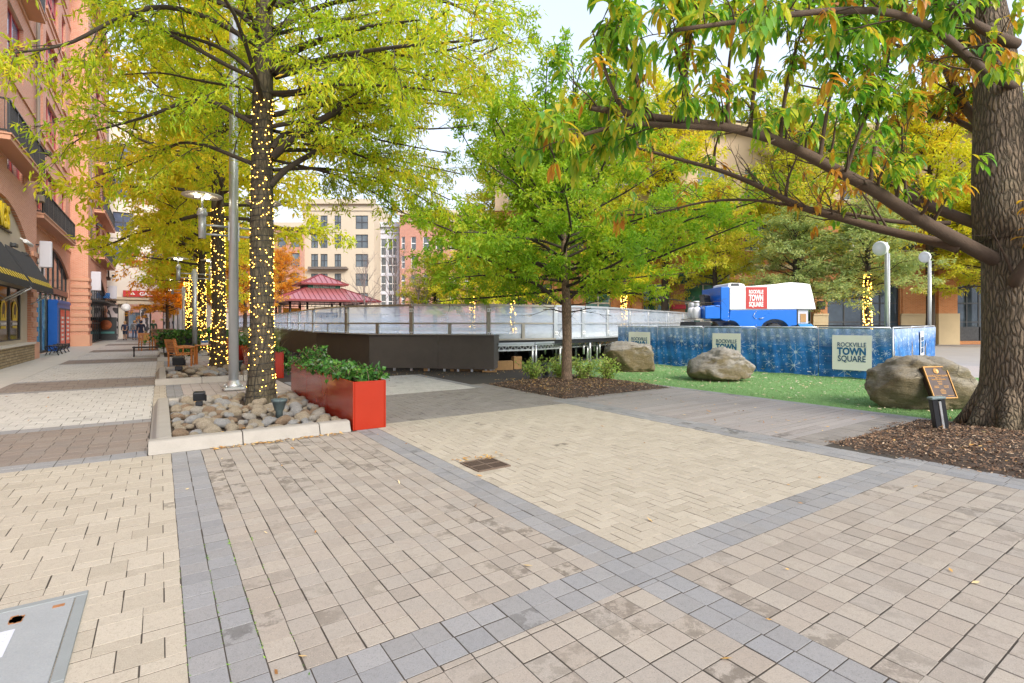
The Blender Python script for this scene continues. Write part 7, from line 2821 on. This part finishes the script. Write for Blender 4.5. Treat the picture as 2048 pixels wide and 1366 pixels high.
big = [
    ([(1990, 522, 0), (1944, 496, -.15), (1893, 468, -.3), (1837, 440, -.45), (1781, 404, -.6), (1739, 369, -.75), (1676, 348, -.9), (1616, 306, -1.1), (1549, 278, -1.3), (1500, 263, -1.45), (1430, 249, -1.65), (1338, 237, -1.9), (1261, 231, -2.1), (1180, 215, -2.3)], .145, .03),
    ([(1460, 256, -1.55), (1400, 254, -1.75), (1330, 250, -1.95), (1270, 246, -2.1), (1190, 262, -2.3), (1120, 285, -2.5)], .05, .015),
    ([(1920, 498, -.2), (1893, 488, -.1), (1837, 476, .1), (1782, 464, .2), (1720, 448, .3), (1676, 432, .35), (1616, 425, .4), (1570, 397, .5), (1525, 376, .55), (1492, 360, .6), (1430, 335, .75), (1369, 323, .85), (1307, 304, .95), (1250, 290, 1.1)], .10, .02),
    ([(1975, 455, .2), (1897, 428, .5), (1805, 390, .8), (1763, 358, 1.0), (1725, 323, 1.2), (1651, 298, 1.5), (1602, 263, 1.8), (1540, 250, 2.1), (1450, 240, 2.5)], .13, .02),
    ([(1900, 446, .3), (1816, 448, .45), (1718, 432, .5), (1650, 420, .6), (1584, 411, .7), (1500, 397, .8), (1400, 402, .9), (1320, 428, 1.0), (1240, 430, 1.1)], .05, .012),
    ([(2010, 305, .1), (1974, 267, .3), (1932, 218, .6), (1904, 172, .9), (1890, 133, 1.1), (1862, 116, 1.4), (1800, 90, 1.8), (1700, 70, 2.3)], .12, .02),
    ([(1985, 285, .3), (1921, 242, .7), (1872, 235, 1.1), (1800, 215, 1.6), (1700, 190, 2.2), (1600, 170, 2.8)], .075, .015),
    ([(2000, 110, .3), (1960, 92, .4), (1872, 77, .7), (1780, 60, 1.2), (1680, 20, 1.8)], .09, .02),
    ([(2000, 75, -.2), (1950, 50, -.4), (1900, 10, -.7), (1820, -40, -1.1), (1700, -60, -1.6)], .11, .02),
    ([(2000, 160, -.3), (1950, 130, -.8), (1880, 60, -1.4), (1780, 20, -2.0), (1650, 20, -2.5), (1500, 40, -3.0), (1350, 60, -3.2)], .09, .015),
    ([(2030, 560, -.3), (2090, 480, -.6), (2200, 420, -1.0)], .14, .05),
    ([(2060, 250, 0), (2150, 180, -.4), (2300, 120, -.8)], .12, .03),
]
for pts, r0, r1 in big:
    T.limb(sp_(([(2030, pts[0][1] + 14, pts[0][2] * .2)] if pts[0][0] > 1950 else []) + pts), r0 * .74, r1, 24)
# upright shoots from the long limb
for x, y, d, x2, y2 in ((1640, 262 + 52, -1.05, 1700, 20), (1500, 262, -1.45, 1545, -10), (1455, 252, -1.6, 1475, 10), (1365, 240, -1.85, 1388, 10), (1560, 282, -1.3, 1600, 40), (1740, 372, -.75, 1790, 60), (1690, 352, -.85, 1770, 140), (1300, 234, -2.0, 1230, 20), (1250, 230, -2.1, 1180, 60), (1430, 338, .75, 1440, 260), (1570, 400, .5, 1600, 300), (1676, 434, .35, 1720, 300), (1820, 430, -.5, 1800, 250), (1400, 250, -1.7, 1330, 60)):
    T.limb(sp_([(x, y, d), ((x + x2) / 2 - 8, (y + y2) / 2, d - .1), (x2, y2, d - .3)]), .026, .008, 8, .01)
nl = len(T.limbs)
keep_l = T.limbs
T.ramify(4.8, 1.05, 6.0, .34, .22, .40, .06, .3, .62)
print('OAK', len(T.twigs))
wa, wb = T.wood(trB, rB, 36, True, (12, 5, 4), [(stA, np.linspace(.36, .15, 12)), (stB, np.linspace(.33, .08, 12))])
oak = thing('big_oak', 'massive oak with deeply furrowed trunk at the right, its limbs reaching over the square', 'tree', bB)
# roots swell at the foot
for k in range(9):
    a = k * .7 + .3
    d = A3(math.cos(a), math.sin(a), 0)
    wa.tube([bB + d * .26 + UP * .6, bB + d * .38 + UP * .25, bB + d * .52 + UP * .05, bB + d * .66 - UP * .06], [.12, .14, .11, .05], 10)
tk = obj('trunk', wa, M['barkbig'], oak)
obj('limbs', wb, M['barklimb'], oak)


def oak_leaves(name, tips, dirs, g, per, L0, m, parent):
    """clusters of long drooping leaves with a folded midrib"""
    n = len(tips) * per
    i = np.repeat(np.arange(len(tips)), per)
    az = g.uniform(0, 2 * math.pi, n)
    out = np.stack([np.cos(az), np.sin(az), np.zeros(n)], 1)
    d0 = out * g.uniform(.5, 1.0, (n, 1)) + dirs[i] * .5 + g.normal(0, .2, (n, 3)) + UP * g.uniform(-1.0, .2, (n, 1))
    d0 /= np.linalg.norm(d0, axis=1)[:, None]
    p = tips[i] + g.normal(0, .025, (n, 3)) - dirs[i] * g.uniform(0, .12, (n, 1))
    L_ = L0 * g.uniform(.6, 1.15, (n, 1)); W_ = L_ * g.uniform(.23, .30, (n, 1))
    K = 5
    rows = []
    d = d0.copy(); c = p.copy()
    drp = g.uniform(.4, .95, (n, 1))
    prof = [0, .75, 1, .72, 0]
    for k in range(K):
        s_ = np.cross(d, UP); s_ /= np.linalg.norm(s_, axis=1)[:, None] + 1e-9
        nn = np.cross(s_, d)
        rows.append((c.copy(), c + s_ * W_ * .5 * prof[k] + nn * W_ * .16 * prof[k], c - s_ * W_ * .5 * prof[k] + nn * W_ * .16 * prof[k]))
        d = d - UP * drp * .55; d /= np.linalg.norm(d, axis=1)[:, None]
        c = c + d * L_ / (K - 1)
    v = np.stack([rows[0][0], rows[1][0], rows[2][0], rows[3][0], rows[4][0], rows[1][1], rows[2][1], rows[3][1], rows[1][2], rows[2][2], rows[3][2]], 1).reshape(-1, 3)
    tri = np.array([(0, 1, 5), (1, 6, 5), (1, 2, 6), (2, 7, 6), (2, 3, 7), (3, 4, 7), (0, 8, 1), (1, 8, 9), (1, 9, 2), (2, 9, 10), (2, 10, 3), (3, 10, 4)])
    f = (np.arange(n) * 11)[:, None, None] + tri[None]
    return obj(name, mesh_np(name, v, f.reshape(-1, 3), True), m, parent)


g = np.random.default_rng(9)
tips = np.array([t_[2] for t_ in T.twigs]); tdir = np.array([nrm(t_[2] - t_[1]) for t_ in T.twigs])
mid = np.array([t_[1] for t_ in T.twigs])
tips = np.concatenate([tips, mid[::2]]); tdir = np.concatenate([tdir, tdir[::2]])
zt = 1.0 * (tips[:, 2])
# rusty clusters hang low and near the trunk
ppx = CX + tips[:, 0] / tips[:, 1] * FPX; ppy = HY - (tips[:, 2] - EYE) / tips[:, 1] * FPX
low = ((ppy > 330) & (g.random(len(tips)) < .75)) | (g.random(len(tips)) < .10)
low |= (ppx > 1840) & (ppy > 80) & (ppy < 235) & (g.random(len(tips)) < .55)
thin = (ppy > 330) & (g.random(len(tips)) < .55)
gone = ppy > 480
# little grows on the underside of the long limb
lb_y = np.interp(ppx, [1180, 1261, 1338, 1430, 1500, 1549, 1616, 1676, 1739, 1781, 1837, 1944, 2000], [222, 231, 237, 249, 263, 278, 306, 348, 369, 404, 440, 496, 520])
under = (ppy > lb_y - 26) & (ppx > 1300) & (ppx < 2000)
gone |= under & (g.random(len(tips)) < np.where(low, .55, .88))
gone |= g.random(len(tips)) < .10
oak_leaves('crown', tips[~low & ~gone], tdir[~low & ~gone], g, 11, .205, M['leafoak'], oak)
oak_leaves('rusty_crown', tips[low & ~thin & ~gone], tdir[low & ~thin & ~gone], g, 8, .20, M['leafoakb'], oak)
